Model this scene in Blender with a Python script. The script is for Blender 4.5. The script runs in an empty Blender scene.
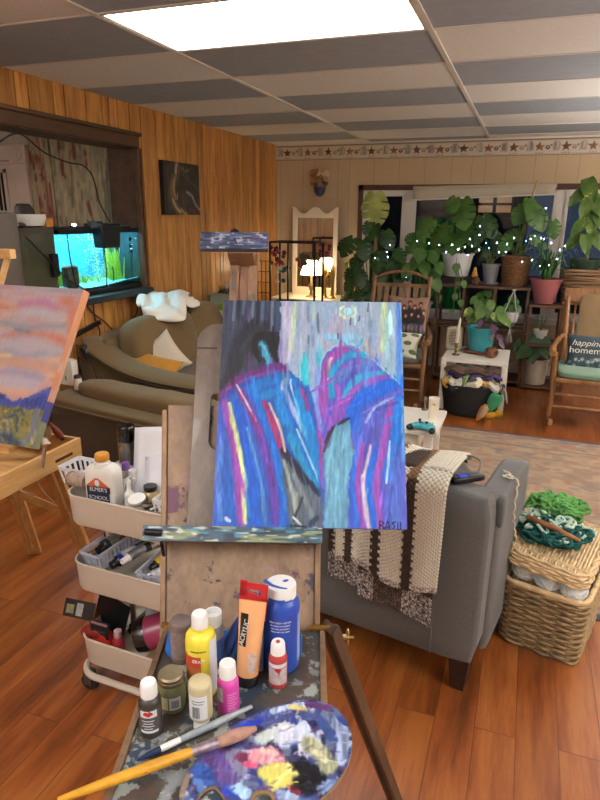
import bpy, bmesh, math, random
import numpy as np
from mathutils import Vector, Matrix, Quaternion
random.seed(7); RNG = np.random.default_rng(7)
SC = bpy.context.scene; COL = SC.collection
pi = math.pi; R = math.radians
V = Vector
# ---------------------------------------------------------------- camera
CAMZ = 1.6; PITCH = R(16.8); YAW = R(19.863); ROLL = R(0.56); FPX = 611.5
_fw = V((-math.sin(YAW)*math.cos(PITCH), math.cos(YAW)*math.cos(PITCH), -math.sin(PITCH)))
_r = V((math.cos(YAW), math.sin(YAW), 0)); _u = _r.cross(_fw)
_r, _u = _r*math.cos(ROLL)+_u*math.sin(ROLL), -_r*math.sin(ROLL)+_u*math.cos(ROLL)
cam = bpy.data.cameras.new('camera'); camo = bpy.data.objects.new('camera', cam); COL.objects.link(camo)
m = Matrix((_r, _u, -_fw)).transposed().to_4x4(); m.translation = V((0, 0, CAMZ)); camo.matrix_world = m
cam.sensor_fit = 'VERTICAL'; cam.sensor_height = 36.0; cam.lens = FPX/800*36; cam.clip_start = .02; cam.clip_end = 100
SC.camera = camo
def _ray(x, y): return _r*((x-300)/FPX) - _u*((y-400)/FPX) + _fw
def onz(x, y, z):        # survey helpers: the place on the horizontal level z / the vertical plane Y (or X) sighted from the camera
    d = _ray(x, y); return V((0, 0, CAMZ)) + d*((z-CAMZ)/d.z)
def ony(x, y, Y):
    d = _ray(x, y); return V((0, 0, CAMZ)) + d*(Y/d.y)
# ---------------------------------------------------------------- colours and materials
def lin(c):
    c = np.asarray(c, float); return np.where(c <= .04045, c/12.92, ((c+.055)/1.055)**2.4)
def C(c):
    if isinstance(c, str): c = [int(c[i:i+2], 16)/255 for i in (1, 3, 5)]
    else: c = [v/255 for v in c]
    return tuple(lin(c))+(1.,)
MATS = {}
def newmat(n):
    mt = bpy.data.materials.new(n); mt.use_nodes = True; nt = mt.node_tree
    return mt, nt, nt.nodes['Principled BSDF']
def N(nt, t, **k):
    n = nt.nodes.new(t)
    for a, b in k.items():
        if a.startswith('i_'): n.inputs[a[2:].replace('_', ' ')].default_value = b
        else: setattr(n, a, b)
    return n
def ramp(nt, fac, stops):
    r = N(nt, 'ShaderNodeValToRGB'); e = r.color_ramp.elements
    while len(e) < len(stops): e.new(.5)
    for i, (p, c) in enumerate(stops): e[i].position = p; e[i].color = c
    nt.links.new(fac, r.inputs[0]); return r.outputs[0]
def coords(nt, scale=(1, 1, 1), rot=(0, 0, 0), src='Object'):
    t = N(nt, 'ShaderNodeTexCoord'); mp = N(nt, 'ShaderNodeMapping')
    mp.inputs['Scale'].default_value = scale; mp.inputs['Rotation'].default_value = rot
    nt.links.new(t.outputs[src], mp.inputs[0]); return mp.outputs[0]
def noise(nt, vec, scale, detail=4, rough=.55):
    n = N(nt, 'ShaderNodeTexNoise'); n.inputs['Scale'].default_value = scale; n.inputs['Detail'].default_value = detail
    n.inputs['Roughness'].default_value = rough; nt.links.new(vec, n.inputs['Vector']); return n.outputs[0]
def bump(nt, bs, h, st, dist=.01):
    b = N(nt, 'ShaderNodeBump'); b.inputs['Strength'].default_value = st; b.inputs['Distance'].default_value = dist
    nt.links.new(h, b.inputs['Height']); nt.links.new(b.outputs[0], bs.inputs['Normal'])
def scl(c, k): return tuple(min(1, v*k) for v in c[:3])+(1.,)
def M(n, col, rough=.55, metal=0, var=.12, vs=9, bmp=0, bs=60, stretch=(1, 1, 1), coat=0, emit=0, ecol=None, trans=0, ior=1.45, alpha=1):
    if n in MATS: return MATS[n]
    mt, nt, b = newmat(n); c = C(col); v = coords(nt, stretch)
    if var:
        o = ramp(nt, noise(nt, v, vs), [(.3, scl(c, 1-var)), (.7, scl(c, 1+var))]); nt.links.new(o, b.inputs['Base Color'])
    else: b.inputs['Base Color'].default_value = c
    b.inputs['Roughness'].default_value = rough; b.inputs['Metallic'].default_value = metal
    b.inputs['Coat Weight'].default_value = coat; b.inputs['Transmission Weight'].default_value = trans; b.inputs['IOR'].default_value = ior
    b.inputs['Alpha'].default_value = alpha
    if bmp: bump(nt, b, noise(nt, v, bs, 3), bmp, .004)
    if emit:
        b.inputs['Emission Color'].default_value = C(ecol or col); b.inputs['Emission Strength'].default_value = emit
    MATS[n] = mt; return mt
def W(n, dark, light, axis='x', sc=1., rough=.5, coat=0, tone=False, bmp=.15, src='Object', lo=.32, hi=.68):
    if n in MATS: return MATS[n]
    mt, nt, b = newmat(n); L = nt.links
    s = {'x': (.12, 1, 1), 'y': (1, .12, 1), 'z': (1, 1, .12)}[axis]
    v = coords(nt, tuple(k*sc for k in s), src=src)
    n1 = noise(nt, v, 14, 6, .65); n2 = noise(nt, v, 70, 3, .6)
    mx = N(nt, 'ShaderNodeMath', operation='MULTIPLY_ADD'); L.new(n2, mx.inputs[0]); mx.inputs[1].default_value = .35
    sb = N(nt, 'ShaderNodeMath', operation='SUBTRACT'); L.new(n1, sb.inputs[0]); sb.inputs[1].default_value = .175; L.new(sb.outputs[0], mx.inputs[2])
    o = ramp(nt, mx.outputs[0], [(lo, C(dark)), (hi, C(light))])
    if tone:
        a = N(nt, 'ShaderNodeAttribute', attribute_name='tone'); mm = N(nt, 'ShaderNodeMixRGB', blend_type='MULTIPLY'); mm.inputs[0].default_value = 1
        L.new(o, mm.inputs[1]); L.new(a.outputs['Color'], mm.inputs[2]); o = mm.outputs[0]
    L.new(o, b.inputs['Base Color']); b.inputs['Roughness'].default_value = rough; b.inputs['Coat Weight'].default_value = coat
    if bmp: bump(nt, b, mx.outputs[0], bmp, .003)
    MATS[n] = mt; return mt
def VC(n, rough=.5, coat=0, bmp=0, bs=200, stretch=(1, 1, 1), grain=.0):
    if n in MATS: return MATS[n]
    mt, nt, b = newmat(n); a = N(nt, 'ShaderNodeAttribute', attribute_name='Col')
    nt.links.new(a.outputs['Color'], b.inputs['Base Color']); b.inputs['Roughness'].default_value = rough; b.inputs['Coat Weight'].default_value = coat
    if bmp: bump(nt, b, noise(nt, coords(nt, stretch), bs, 3), bmp, .003)
    MATS[n] = mt; return mt
def GLASS(n, tint=(255, 255, 255), refl=1.0, ior=1.5):
    if n in MATS: return MATS[n]
    mt, nt, b = newmat(n); nt.nodes.remove(b); L = nt.links
    o = [k for k in nt.nodes if k.type == 'OUTPUT_MATERIAL'][0]
    t = N(nt, 'ShaderNodeBsdfTransparent'); t.inputs[0].default_value = C(tint); g = N(nt, 'ShaderNodeBsdfGlossy'); g.inputs['Roughness'].default_value = .03
    f = N(nt, 'ShaderNodeLayerWeight'); f.inputs[0].default_value = .5; pw_ = N(nt, 'ShaderNodeMath', operation='POWER'); L.new(f.outputs['Facing'], pw_.inputs[0]); pw_.inputs[1].default_value = 4
    ma = N(nt, 'ShaderNodeMath', operation='MULTIPLY_ADD'); L.new(pw_.outputs[0], ma.inputs[0]); ma.inputs[1].default_value = .9; ma.inputs[2].default_value = ((ior-1)/(ior+1))**2*1.6; mx = N(nt, 'ShaderNodeMixShader')
    L.new(ma.outputs[0], mx.inputs[0]); L.new(t.outputs[0], mx.inputs[1]); L.new(g.outputs[0], mx.inputs[2]); L.new(mx.outputs[0], o.inputs[0])
    MATS[n] = mt; return mt
# ---------------------------------------------------------------- objects
def tag(o, label=None, cat=None, group=None, kind=None):
    if label: o['label'] = label
    if cat: o['category'] = cat
    if group: o['group'] = group
    if kind: o['kind'] = kind
    return o
def T(name, label, cat, loc=(0, 0, 0), rz=0, group=None):
    o = bpy.data.objects.new(name, None); COL.objects.link(o); o.location = loc; o.rotation_euler = (0, 0, rz); o.empty_display_size = .05
    return tag(o, label, cat, group)
def smat(a, b):      # frame with x along a->b
    x = (V(b)-V(a)).normalized(); h = V((0, 0, 1)) if abs(x.z) < .95 else V((0, 1, 0))
    y = h.cross(x).normalized(); return Matrix((x, y, x.cross(y))).transposed()
class MB:
    def __init__(s, o=(0, 0, 0)): s.v = []; s.f = []; s.mi = []; s.col = []; s.o = V(o); s.cur = 0; s.c = None
    def add(s, vs, fs, T=None):
        n = len(s.v)
        for p in vs:
            p = V(p)
            if T is not None: p = T @ p
            s.v.append(p); s.col.append(s.c)
        for f in fs: s.f.append([i+n for i in f]); s.mi.append(s.cur)
        return s
    def box(s, c, d, Rm=None):
        x, y, z = (k/2 for k in d); Rm = Rm or Matrix.Identity(3)
        vs = [V(c)+Rm @ V((a*x, b*y, e*z)) for a in (-1, 1) for b in (-1, 1) for e in (-1, 1)]
        return s.add(vs, [(0, 1, 3, 2), (4, 6, 7, 5), (0, 4, 5, 1), (2, 3, 7, 6), (0, 2, 6, 4), (1, 5, 7, 3)])
    def bx(s, a, b): return s.box([(i+j)/2 for i, j in zip(a, b)], [abs(j-i) for i, j in zip(a, b)])
    def bar(s, a, b, w, h=None):
        a, b = V(a), V(b); return s.box((a+b)/2, ((b-a).length, w, h or w), smat(a, b))
    def tube(s, pts, r, n=8, closed=False):
        pts = [V(p) for p in pts]; k = len(pts); rs = r if hasattr(r, '__len__') else [r]*k
        rings = []; up = None
        for i in range(k):
            if closed: t = pts[(i+1) % k]-pts[i-1]
            else: t = pts[min(i+1, k-1)]-pts[max(i-1, 0)]
            t.normalize()
            if up is None: up = t.orthogonal().normalized()
            up = (up-t*up.dot(t)); up = up.normalized() if up.length > 1e-6 else t.orthogonal().normalized()
            sd = t.cross(up); rings.append([pts[i]+(up*math.cos(2*pi*j/n)+sd*math.sin(2*pi*j/n))*rs[i] for j in range(n)])
        vs = [p for q in rings for p in q]; fs = []
        for i in range(k if closed else k-1):
            for j in range(n):
                a = i*n+j; b = i*n+(j+1) % n; i2 = (i+1) % k
                fs.append((a, b, i2*n+(j+1) % n, i2*n+j))
        if not closed: fs += [tuple(reversed(range(n))), tuple(range((k-1)*n, k*n))]
        return s.add(vs, fs)
    def lathe(s, prof, o=(0, 0, 0), n=24, Rm=None, sx=1, sy=1, caps=True):
        Rm = Rm or Matrix.Identity(3); vs = []; fs = []; k = len(prof)
        for r, z in prof:
            for j in range(n): vs.append(V(o)+Rm @ V((r*math.cos(2*pi*j/n)*sx, r*math.sin(2*pi*j/n)*sy, z)))
        for i in range(k-1):
            for j in range(n): fs.append((i*n+j, i*n+(j+1) % n, (i+1)*n+(j+1) % n, (i+1)*n+j))
        if caps: fs += [tuple(reversed(range(n))), tuple(range((k-1)*n, k*n))]
        return s.add(vs, fs)
    def ell(s, c, d, Rm=None, n=16, m=10):
        pr = [(max(1e-4, math.sin(pi*i/m)), -math.cos(pi*i/m)) for i in range(m+1)]
        Rm = Rm or Matrix.Identity(3); S = Matrix.Diagonal(V(d)); return s.lathe(pr, c, n, Rm @ S)
    def prism(s, poly, t, T=None):     # polygon in xy extruded 0..t in z, then T (4x4)
        n = len(poly); vs = [V((x, y, z)) for z in (0, t) for x, y in poly]
        if T is not None: vs = [T @ p for p in vs]
        return s.add(vs, [tuple(reversed(range(n))), tuple(range(n, 2*n))]+[(i, (i+1) % n, n+(i+1) % n, n+i) for i in range(n)])
    def grid(s, fn, nu, nv, cu=False, col=None):
        vs = []; b = len(s.v); oc = s.c
        for j in range(nv+(0 if False else 1)):
            for i in range(nu+(0 if cu else 1)):
                u, v = i/nu, j/nv
                s.v.append(V(fn(u, v))); s.col.append(col(u, v) if col else s.c)
        w = nu if cu else nu+1
        for j in range(nv):
            for i in range(nu):
                a = j*w+i; c = j*w+(i+1) % w
                s.f.append([b+a, b+c, b+c+w, b+a+w]); s.mi.append(s.cur)
        return s
    def sbox(s, c, d, Rm=None, p=6, n=8, fn=None):      # rounded, soft box
        Rm = Rm or Matrix.Identity(3); key = {}; vs = []; fs = []
        def vid(q):
            k = tuple(round(t, 5) for t in q)
            if k not in key:
                key[k] = len(vs); L = sum(abs(t)**p for t in q)**(1/p); w = V([t/L for t in q])
                w = V([w[i]*d[i]/2 for i in range(3)])
                if fn: w = V(fn(w))
                vs.append(V(c)+Rm @ w)
            return key[k]
        g = [math.tan((2*i/n-1)*pi/4*.96)/math.tan(pi/4*.96) for i in range(n+1)]
        for ax in range(3):
            for sg in (-1, 1):
                for i in range(n):
                    for j in range(n):
                        qs = []
                        for a, b in ((i, j), (i+1, j), (i+1, j+1), (i, j+1)):
                            q = [0, 0, 0]; q[ax] = sg; q[(ax+1) % 3] = g[a]; q[(ax+2) % 3] = g[b]; qs.append(vid(q))
                        fs.append(tuple(qs) if sg > 0 else tuple(reversed(qs)))
        return s.add(vs, fs)
    def pillow(s, c, w, h, t, Rm=None, n=16, col=None, sag=0, pinch=.12):
        Rm = Rm or Matrix.Identity(3); c = V(c)
        for sg in (1, -1):
            def fn(u, v, sg=sg):
                x, y = 2*u-1, 2*v-1; e = ((1-x**4)*(1-y**4))**.5 if abs(x) < 1 and abs(y) < 1 else 0
                px = x*(1-pinch*(1-y*y)*0-.0) * (1-pinch*(1-abs(x)**6)*0); k = 1-pinch*(y*y if False else 0)
                ex = x*w/2*(1-pinch*(1-y*y)*abs(x)**3); ey = y*h/2*(1-pinch*(1-x*x)*abs(y)**3)
                return c+Rm @ V((ex, ey, sg*t/2*e))
            if sg > 0: s.grid(fn, n, n, col=col)
            else: s.grid(lambda u, v: fn(1-u, v), n, n, col=(lambda u, v: col(1-u, v)) if col else None)
        return s
    def build(s, name, mats, parent=None, loc=None, rz=0, smooth=True, ang=40, bev=0, sub=0, label=None, cat=None, group=None, kind=None, solid=0):
        me = bpy.data.meshes.new(name); me.from_pydata([tuple(p-s.o) for p in s.v], [], s.f)
        if not isinstance(mats, (list, tuple)): mats = [mats]
        for mt in mats: me.materials.append(mt)
        if len(mats) > 1: me.polygons.foreach_set('material_index', s.mi)
        if any(c is not None for c in s.col):
            a = me.color_attributes.new('Col', 'FLOAT_COLOR', 'POINT')
            a.data.foreach_set('color', np.array([c if c is not None else (1, 1, 1, 1) for c in s.col], np.float32).ravel())
        bm = bmesh.new(); bm.from_mesh(me); bmesh.ops.recalc_face_normals(bm, faces=bm.faces[:]); bm.to_mesh(me); bm.free()
        if smooth:
            me.polygons.foreach_set('use_smooth', [True]*len(me.polygons))
            try: me.set_sharp_from_angle(angle=R(ang))
            except Exception: pass
        o = bpy.data.objects.new(name, me); COL.objects.link(o)
        if parent is not None: o.parent = parent
        else: o.location = loc if loc is not None else s.o; o.rotation_euler = (0, 0, rz)
        if solid: md = o.modifiers.new('thickness', 'SOLIDIFY'); md.thickness = solid; md.offset = 0
        if bev: md = o.modifiers.new('bevel', 'BEVEL'); md.width = bev; md.segments = 2; md.limit_method = 'ANGLE'; md.angle_limit = R(50)
        if sub: md = o.modifiers.new('sub', 'SUBSURF'); md.levels = sub; md.render_levels = sub
        return tag(o, label, cat, group, kind)
def copy_tree(o, parent=None):
    c = o.copy(); COL.objects.link(c)
    if parent is not None: c.parent = parent
    for ch in [k for k in bpy.data.objects if k.parent == o]: copy_tree(ch, c)
    return c
def struct(o): o['kind'] = 'structure'; return o
def rot(ax, a): return Matrix.Rotation(a, 3, ax)
def frame(x, y, z): return Matrix((V(x).normalized(), V(y).normalized(), V(z).normalized())).transposed()
def m4(Rm, t): k = Rm.to_4x4(); k.translation = V(t); return k
def curve(pts, n=24):     # Catmull-Rom through points
    P = [V(p) for p in pts]; P = [P[0]*2-P[1]]+P+[P[-1]*2-P[-2]]; out = []; k = len(P)-3
    for i in range(n+1):
        t = i/n*k; a = min(int(t), k-1); t -= a; p0, p1, p2, p3 = P[a:a+4]
        out.append(.5*((2*p1)+(p2-p0)*t+(2*p0-5*p1+4*p2-p3)*t*t+(3*p1-p0-3*p2+p3)*t**3))
    return out
def text(name, st, size, mt, parent, Tm, bend=0, shear=0, ext=.0003, sx=1, align='CENTER'):
    cu = bpy.data.curves.new(name, 'FONT'); cu.body = st; cu.size = size; cu.align_x = align; cu.align_y = 'CENTER'; cu.shear = shear; cu.extrude = ext
    to = bpy.data.objects.new(name, cu); me = bpy.data.meshes.new_from_object(to); bpy.data.objects.remove(to)
    for v in me.vertices:
        p = v.co.copy(); p.x *= sx
        if bend: a = p.x/bend; p = V((math.sin(a)*(bend+p.z), p.y, math.cos(a)*(bend+p.z)-bend))
        v.co = Tm @ p
    me.materials.clear(); me.materials.append(mt); o = bpy.data.objects.new(name, me); COL.objects.link(o); o.parent = parent; return o
# ---------------------------------------------------------------- a small painter for canvases (sRGB 0..255)
class Paint:
    def __init__(s, w, h, c): s.w, s.h = w, h; s.a = np.ones((h, w, 3))*np.array(c, float); s.Y, s.X = np.mgrid[0:h, 0:w].astype(float)
    def nz(s, sx, sy, seed):   # smooth noise, cell size sx, sy in pixels
        g = np.random.default_rng(seed); gw, gh = int(s.w/sx)+3, int(s.h/sy)+3; n = g.random((gh, gw)); fx = s.X/sx; fy = s.Y/sy
        ix, iy = fx.astype(int), fy.astype(int); tx, ty = fx-ix, fy-iy; tx = tx*tx*(3-2*tx); ty = ty*ty*(3-2*ty)
        return (n[iy, ix]*(1-tx)+n[iy, ix+1]*tx)*(1-ty)+(n[iy+1, ix]*(1-tx)+n[iy+1, ix+1]*tx)*ty
    def mixin(s, m, c, jit=None):
        c = np.array(c, float)
        if jit is not None: c = c*(1+jit[..., None])
        s.a = s.a*(1-m[..., None])+c*m[..., None]
    def stroke(s, pts, w, c, al=.95, soft=.35, streak=.12, seed=None, taper=.0, fade=0):
        seed = seed if seed is not None else int(RNG.integers(1e6)); pts = [(p.x, p.y) for p in curve([(a, b, 0) for a, b in pts], max(6, 5*len(pts)))]
        d = np.full((s.h, s.w), 1e9)
        for i, ((x0, y0), (x1, y1)) in enumerate(zip(pts[:-1], pts[1:])):
            dx, dy = x1-x0, y1-y0; t = np.clip(((s.X-x0)*dx+(s.Y-y0)*dy)/(dx*dx+dy*dy+1e-9), 0, 1)
            pr = (i+t)/(len(pts)-1); k = 1+(fade*8*(np.clip(.14-pr, 0, 1)+np.clip(pr-.86, 0, 1)) if fade else 0); d = np.minimum(d, np.hypot(s.X-x0-t*dx, s.Y-y0-t*dy)*k)
        d = d+(s.nz(2, 14, seed)-.5)*w*.22; m = np.clip((w/2-d)/(w/2*soft+1e-6), 0, 1)*al
        s.mixin(m, c, (s.nz(2.2, 16, seed+1)-.5)*2*streak); return s
    def poly(s, pts, c, al=1, soft=2, streak=.1, seed=None):
        seed = seed if seed is not None else int(RNG.integers(1e6)); n = len(pts); ins = np.zeros((s.h, s.w), bool); d = np.full((s.h, s.w), 1e9)
        for i in range(n):
            (x0, y0), (x1, y1) = pts[i], pts[(i+1) % n]; dx, dy = x1-x0, y1-y0
            cr = ((y0 > s.Y) != (y1 > s.Y)) & (s.X < dx*(s.Y-y0)/(dy if abs(dy) > 1e-9 else 1e-9)+x0); ins ^= cr
            t = np.clip(((s.X-x0)*dx+(s.Y-y0)*dy)/(dx*dx+dy*dy+1e-9), 0, 1); d = np.minimum(d, np.hypot(s.X-x0-t*dx, s.Y-y0-t*dy))
        sd = np.where(ins, d, -d)+(s.nz(4, 6, seed)-.5)*soft*2; m = np.clip(sd/soft+.5, 0, 1)*al
        s.mixin(m, c, (s.nz(2.2, 14, seed+1)-.5)*2*streak); return s
    def disc(s, x, y, r, c, al=1, soft=.3, ry=None):
        d = np.hypot(s.X-x, (s.Y-y)*(r/(ry or r))); s.mixin(np.clip((r-d)/(r*soft), 0, 1)*al, c); return s
    def at(s, u, v):
        i = min(s.w-1, max(0, int(u*s.w))); j = min(s.h-1, max(0, int((1-v)*s.h))); return tuple(lin(np.clip(s.a[j, i]/255, 0, 1)))+(1.,)
def painted(mb, P, fn, nu=None, nv=None):    # grid whose points take the paint
    mb.grid(fn, nu or P.w, nv or P.h, col=P.at); return mb
# ================================================================ THE ROOM
XL, YB, HC = -2.765, 6.8, 2.345; XR, YF = 2.7, -2.4
# floor: laminate boards running towards the window wall
def floor_mat():
    mt, nt, b = newmat('laminate'); L = nt.links
    v = coords(nt, (1, 1, 1), (0, 0, pi/2)); br = N(nt, 'ShaderNodeTexBrick'); L.new(v, br.inputs['Vector'])
    br.offset = .37; br.inputs['Color1'].default_value = (1, 1, 1, 1); br.inputs['Color2'].default_value = (.74, .70, .66, 1); br.inputs['Mortar'].default_value = (.25, .2, .16, 1)
    br.inputs['Scale'].default_value = 1; br.inputs['Mortar Size'].default_value = .0016; br.inputs['Mortar Smooth'].default_value = .3
    br.inputs['Brick Width'].default_value = 1.25; br.inputs['Row Height'].default_value = .128; br.inputs['Bias'].default_value = 0
    sv = N(nt, 'ShaderNodeVectorMath', operation='MULTIPLY'); L.new(coords(nt), sv.inputs[0]); sv.inputs[1].default_value = (1, .1, 1)
    av = N(nt, 'ShaderNodeVectorMath', operation='MULTIPLY_ADD'); L.new(br.outputs['Color'], av.inputs[0]); av.inputs[1].default_value = (7, 7, 7); L.new(sv.outputs[0], av.inputs[2])
    n1 = noise(nt, av.outputs[0], 11, 5, .6); n2 = noise(nt, av.outputs[0], 75, 3, .6)
    w = N(nt, 'ShaderNodeTexWave', wave_type='RINGS'); L.new(av.outputs[0], w.inputs['Vector']); w.inputs['Scale'].default_value = 5; w.inputs['Distortion'].default_value = 6; w.inputs['Detail'].default_value = 2
    m1 = N(nt, 'ShaderNodeMath', operation='MULTIPLY_ADD'); L.new(n2, m1.inputs[0]); m1.inputs[1].default_value = .35; L.new(n1, m1.inputs[2])
    m2 = N(nt, 'ShaderNodeMath', operation='MULTIPLY_ADD'); L.new(w.outputs['Fac'], m2.inputs[0]); m2.inputs[1].default_value = .12; L.new(m1.outputs[0], m2.inputs[2])
    o = ramp(nt, m2.outputs[0], [(.5, C('#5c2f12')), (.68, C('#84451d')), (.9, C('#a05f2b'))])
    mm = N(nt, 'ShaderNodeMixRGB', blend_type='MULTIPLY'); mm.inputs[0].default_value = .75; L.new(o, mm.inputs[1]); L.new(br.outputs['Color'], mm.inputs[2])
    L.new(mm.outputs[0], b.inputs['Base Color']); b.inputs['Roughness'].default_value = .36; b.inputs['Coat Weight'].default_value = .15; b.inputs['Coat Roughness'].default_value = .25
    bump(nt, b, m2.outputs[0], .06, .003); return mt
f = MB(); f.bx((-5.2, YF, -.1), (XR, YB+.1, 0)); struct(f.build('floor', floor_mat(), smooth=False))
# ceiling: 4 x 2 ft panels, plain and dark ones alternating, in light T bars
dk = M('tile_dark', '#959ba3', .85, var=.06, vs=30, bmp=.5, bs=110, stretch=(.5, 1, 1)); lt = M('tile_light', '#dad7d2', .85, var=.07, vs=60, bmp=.6, bs=140)
tb = M('ceiling_bar', '#cfc9bf', .5, var=.03)
GX, GY, WX, WY = -1.697, 2.288, 1.2145, .604
c = MB()
for i in range(-1, 4):
    for j in range(-8, 8):
        if (i, j) in ((0, 0), (0, -5)): continue
        x0, x1 = GX+WX*i, GX+WX*(i+1); y0, y1 = GY+WY*j, GY+WY*(j+1)
        x0, x1 = max(x0, XL-.02), min(x1, XR); y0, y1 = max(y0, YF), min(y1, YB)
        if x1 <= x0 or y1 <= y0: continue
        c.cur = 0 if (i+j) % 2 else 1; c.bx((x0, y0, HC+.004), (x1, y1, HC+.02))
c.cur = 2
for i in range(0, 4): x = GX+WX*i; c.bx((x-.012, YF, HC-.002), (x+.012, YB, HC+.006))
for j in range(-7, 8): y = GY+WY*j; c.bx((XL, y-.006, HC-.0005), (XR, y+.006, HC+.006))
c.bx((XL-.02, YF, HC+.2), (XR, YB, HC+.22))
struct(c.build('ceiling', [dk, lt, tb], smooth=False))
LAMP = M('lamp_diffuser', '#fffaf4', .4, var=0, emit=10.5, ecol=(255, 250, 244))
def ceiling_light(i, j, label):
    x0, x1, y0, y1 = GX+WX*i+.013, GX+WX*(i+1)-.013, GY+WY*j+.008, GY+WY*(j+1)-.008
    t = T('ceiling_light', label, 'ceiling light', ((x0+x1)/2, (y0+y1)/2, HC), group='fluorescent ceiling panels')
    a = MB(t.location); a.bx((x0+.012, y0+.012, HC+.006), (x1-.012, y1-.012, HC+.012)); a.build('diffuser', LAMP, t, smooth=False)
    a = MB(t.location)
    for p, q in (((x0, y0), (x1, y0+.012)), ((x0, y1-.012), (x1, y1)), ((x0, y0), (x0+.012, y1)), ((x1-.012, y0), (x1, y1))): a.bx((*p, HC), (*q, HC+.03))
    a.build('frame', tb, t, smooth=False)
ceiling_light(0, 0, 'large glowing fluorescent panel set in the ceiling above the couches')
ceiling_light(0, -5, 'second fluorescent ceiling panel further back on the panelled wall side')  # assumed unseen panel behind the camera, added to light the foreground from the front
# left wall: tongue and groove panelling round a cased opening
OY0, OY1, OZ0, OZ1 = .6, 4.075, 1.05, 2.06
pw = W('panelling', '#8f5c2b', '#cf9a58', 'z', .8, .38, coat=.15, tone=True, bmp=.1)
w = MB(); y = YF; rr = random.Random(3)
while y < YB:
    d = rr.choice((.1, .1, .135, .16, .2, .07)); y2 = min(y+d, YB); k = rr.uniform(.66, 1.18); w.c = (k, k*rr.uniform(.93, 1.0), k*rr.uniform(.82, .98), 1)
    for a, b in ([(0, HC+.01)] if y > OY1 or y2 < OY0 else [(0, OZ0), (OZ1, HC+.01)]):
        w.bx((XL-.02, y+.005, a), (XL, y2-.005, b))
    y = y2
for a in w.col: pass
o = w.build('wall_left', pw, smooth=False, bev=.003); struct(o)
o.data.color_attributes[0].name = 'tone'
pl = M('plaster', '#b3a08c', .8, var=.08); gr = M('groove_dark', '#2c1a0d', .8, var=.05)
b = MB(); b.bx((XL-.24, YF, 0), (XL-.021, OY0, HC)); b.bx((XL-.24, OY1+.02, 0), (XL-.021, YB, HC)); b.bx((XL-.24, OY0, 0), (XL-.021, OY1+.02, OZ0-.02)); b.bx((XL-.24, OY0, OZ1+.02), (XL-.021, OY1+.02, HC))
struct(b.build('wall_left_core', gr, smooth=False))
br = W('brown_trim', '#3a2414', '#553820', 'y', .6, .65, bmp=.08)
t = MB(); t.bx((XL-.245, OY1, OZ0), (XL-.02, OY1+.02, OZ1+.02)); t.bx((XL-.245, OY0, OZ1), (XL-.02, OY1, OZ1+.02))      # jamb and head lining
t.bx((XL-.02, OY0, OZ1), (XL+.022, OY1+.03, OZ1+.075)); t.bx((XL-.02, OY0, OZ1+.075), (XL+.04, OY1+.045, OZ1+.1))
t.bx((XL-.02, OY1, OZ0), (XL+.02, OY1+.032, OZ1)); struct(t.build('trim_1', br, smooth=False, bev=.006))
# the next room, seen through the opening: a stripped wall with an old door case
s = MB(); P = Paint(110, 150, (168, 150, 118)); nn = P.nz(6, 30, 4); n2 = P.nz(3, 7, 9)
P.mixin(np.clip((nn-.45)*4, 0, 1)*.7, (128, 122, 105)); P.mixin(np.clip((n2-.55)*5, 0, 1)*.6, (196, 178, 140)); P.mixin(np.clip((P.nz(2, 22, 6)-.68)*8, 0, 1)*.6, (92, 84, 66))
for q, wd in (([(8, 0), (14, 40), (22, 92)], 17), ([(3, 30), (10, 70), (14, 110)], 9), ([(38, 0), (41, 30), (44, 48)], 8), ([(56, 0), (58, 34)], 9), ([(24, 55), (26, 90)], 6), ([(70, 70), (76, 84)], 7), ([(72, 30), (73, 40)], 6)): P.stroke(q, wd*.8, (122, 58, 48), .85, .7, .3); P.mixin(np.clip((P.nz(3, 5, int(wd*7))-.55)*8, 0, 1)*np.clip(1-np.abs(P.X-q[0][0]-P.Y*.1)/12, 0, 1)*.8, (176, 160, 132))
P.stroke([(27, 0), (29, 120)], 1.6, (60, 55, 48), .9)
P.mixin(((P.X > 97)*.75), (132, 130, 124))
YW = 4.19; XA = ony(110, 200, YW).x; XD = ony(33, 200, YW).x
painted(s, P, lambda u, v: (XD+(XL-.24-XD)*u, YW, .9+1.45*v)); struct(s.build('wall_next_room', VC('peeling', .85, bmp=.6, bs=40), smooth=False))
s = MB(); s.bx((-5.2, YW+.01, 0), (XL-.23, YW+.06, HC+.2)); s.bx((-5.25, YF, 0), (-5.2, YW, HC+.2)); s.bx((-5.2, YF-.05, 0), (XL-.2, YF, HC+.2)); s.bx((-5.2, YF, HC), (XL-.2, YW, HC+.05)); struct(s.build('wall_next_room_shell', M('next_shell', '#b9a99a', .8), smooth=False))
pk = M('old_pink_paint', '#c9b3a6', .5, var=.05)
d = MB(); XC = ony(19, 200, YW).x; zt = ony(20, 160, YW).z
d.bx((XC, YW-.035, 0), (XD, YW, zt-.03)); d.bx((XC-.012, YW-.045, zt-.03), (XD+.012, YW, zt+.11)); d.bx((-5.2, YW-.035, zt+.0), (XC, YW, zt+.11)); d.bx((-5.2, YW-.03, zt-.035), (XC, YW, zt-.012))
rc = V(((XC+XD)/2, YW-.045, zt+.045)); d.lathe([(.055, 0), (.052, .008), (.04, .006), (.034, .012), (.022, .008), (.014, .014), (.002, .015)], rc, 20, rot('X', pi/2))
d.bx((-5.2, YW-.02, 0), (XC, YW, zt-.035)); struct(d.build('door_1', pk, bev=.004))
d = MB(); xg = ony(9, 200, YW).x; zg = ony(5, 173, YW).z; d.bx((xg-.4, YW-.026, 1.1), (xg, YW-.0205, zg)); struct(d.build('door_pane', M('dark_pane', '#17130f', .15, var=0)))
d = MB(); q = xg-.4
for k in range(9): d.bx((q+.045*k, YW-.032, 1.1), (q+.045*k+.008, YW-.026, zg))
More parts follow.
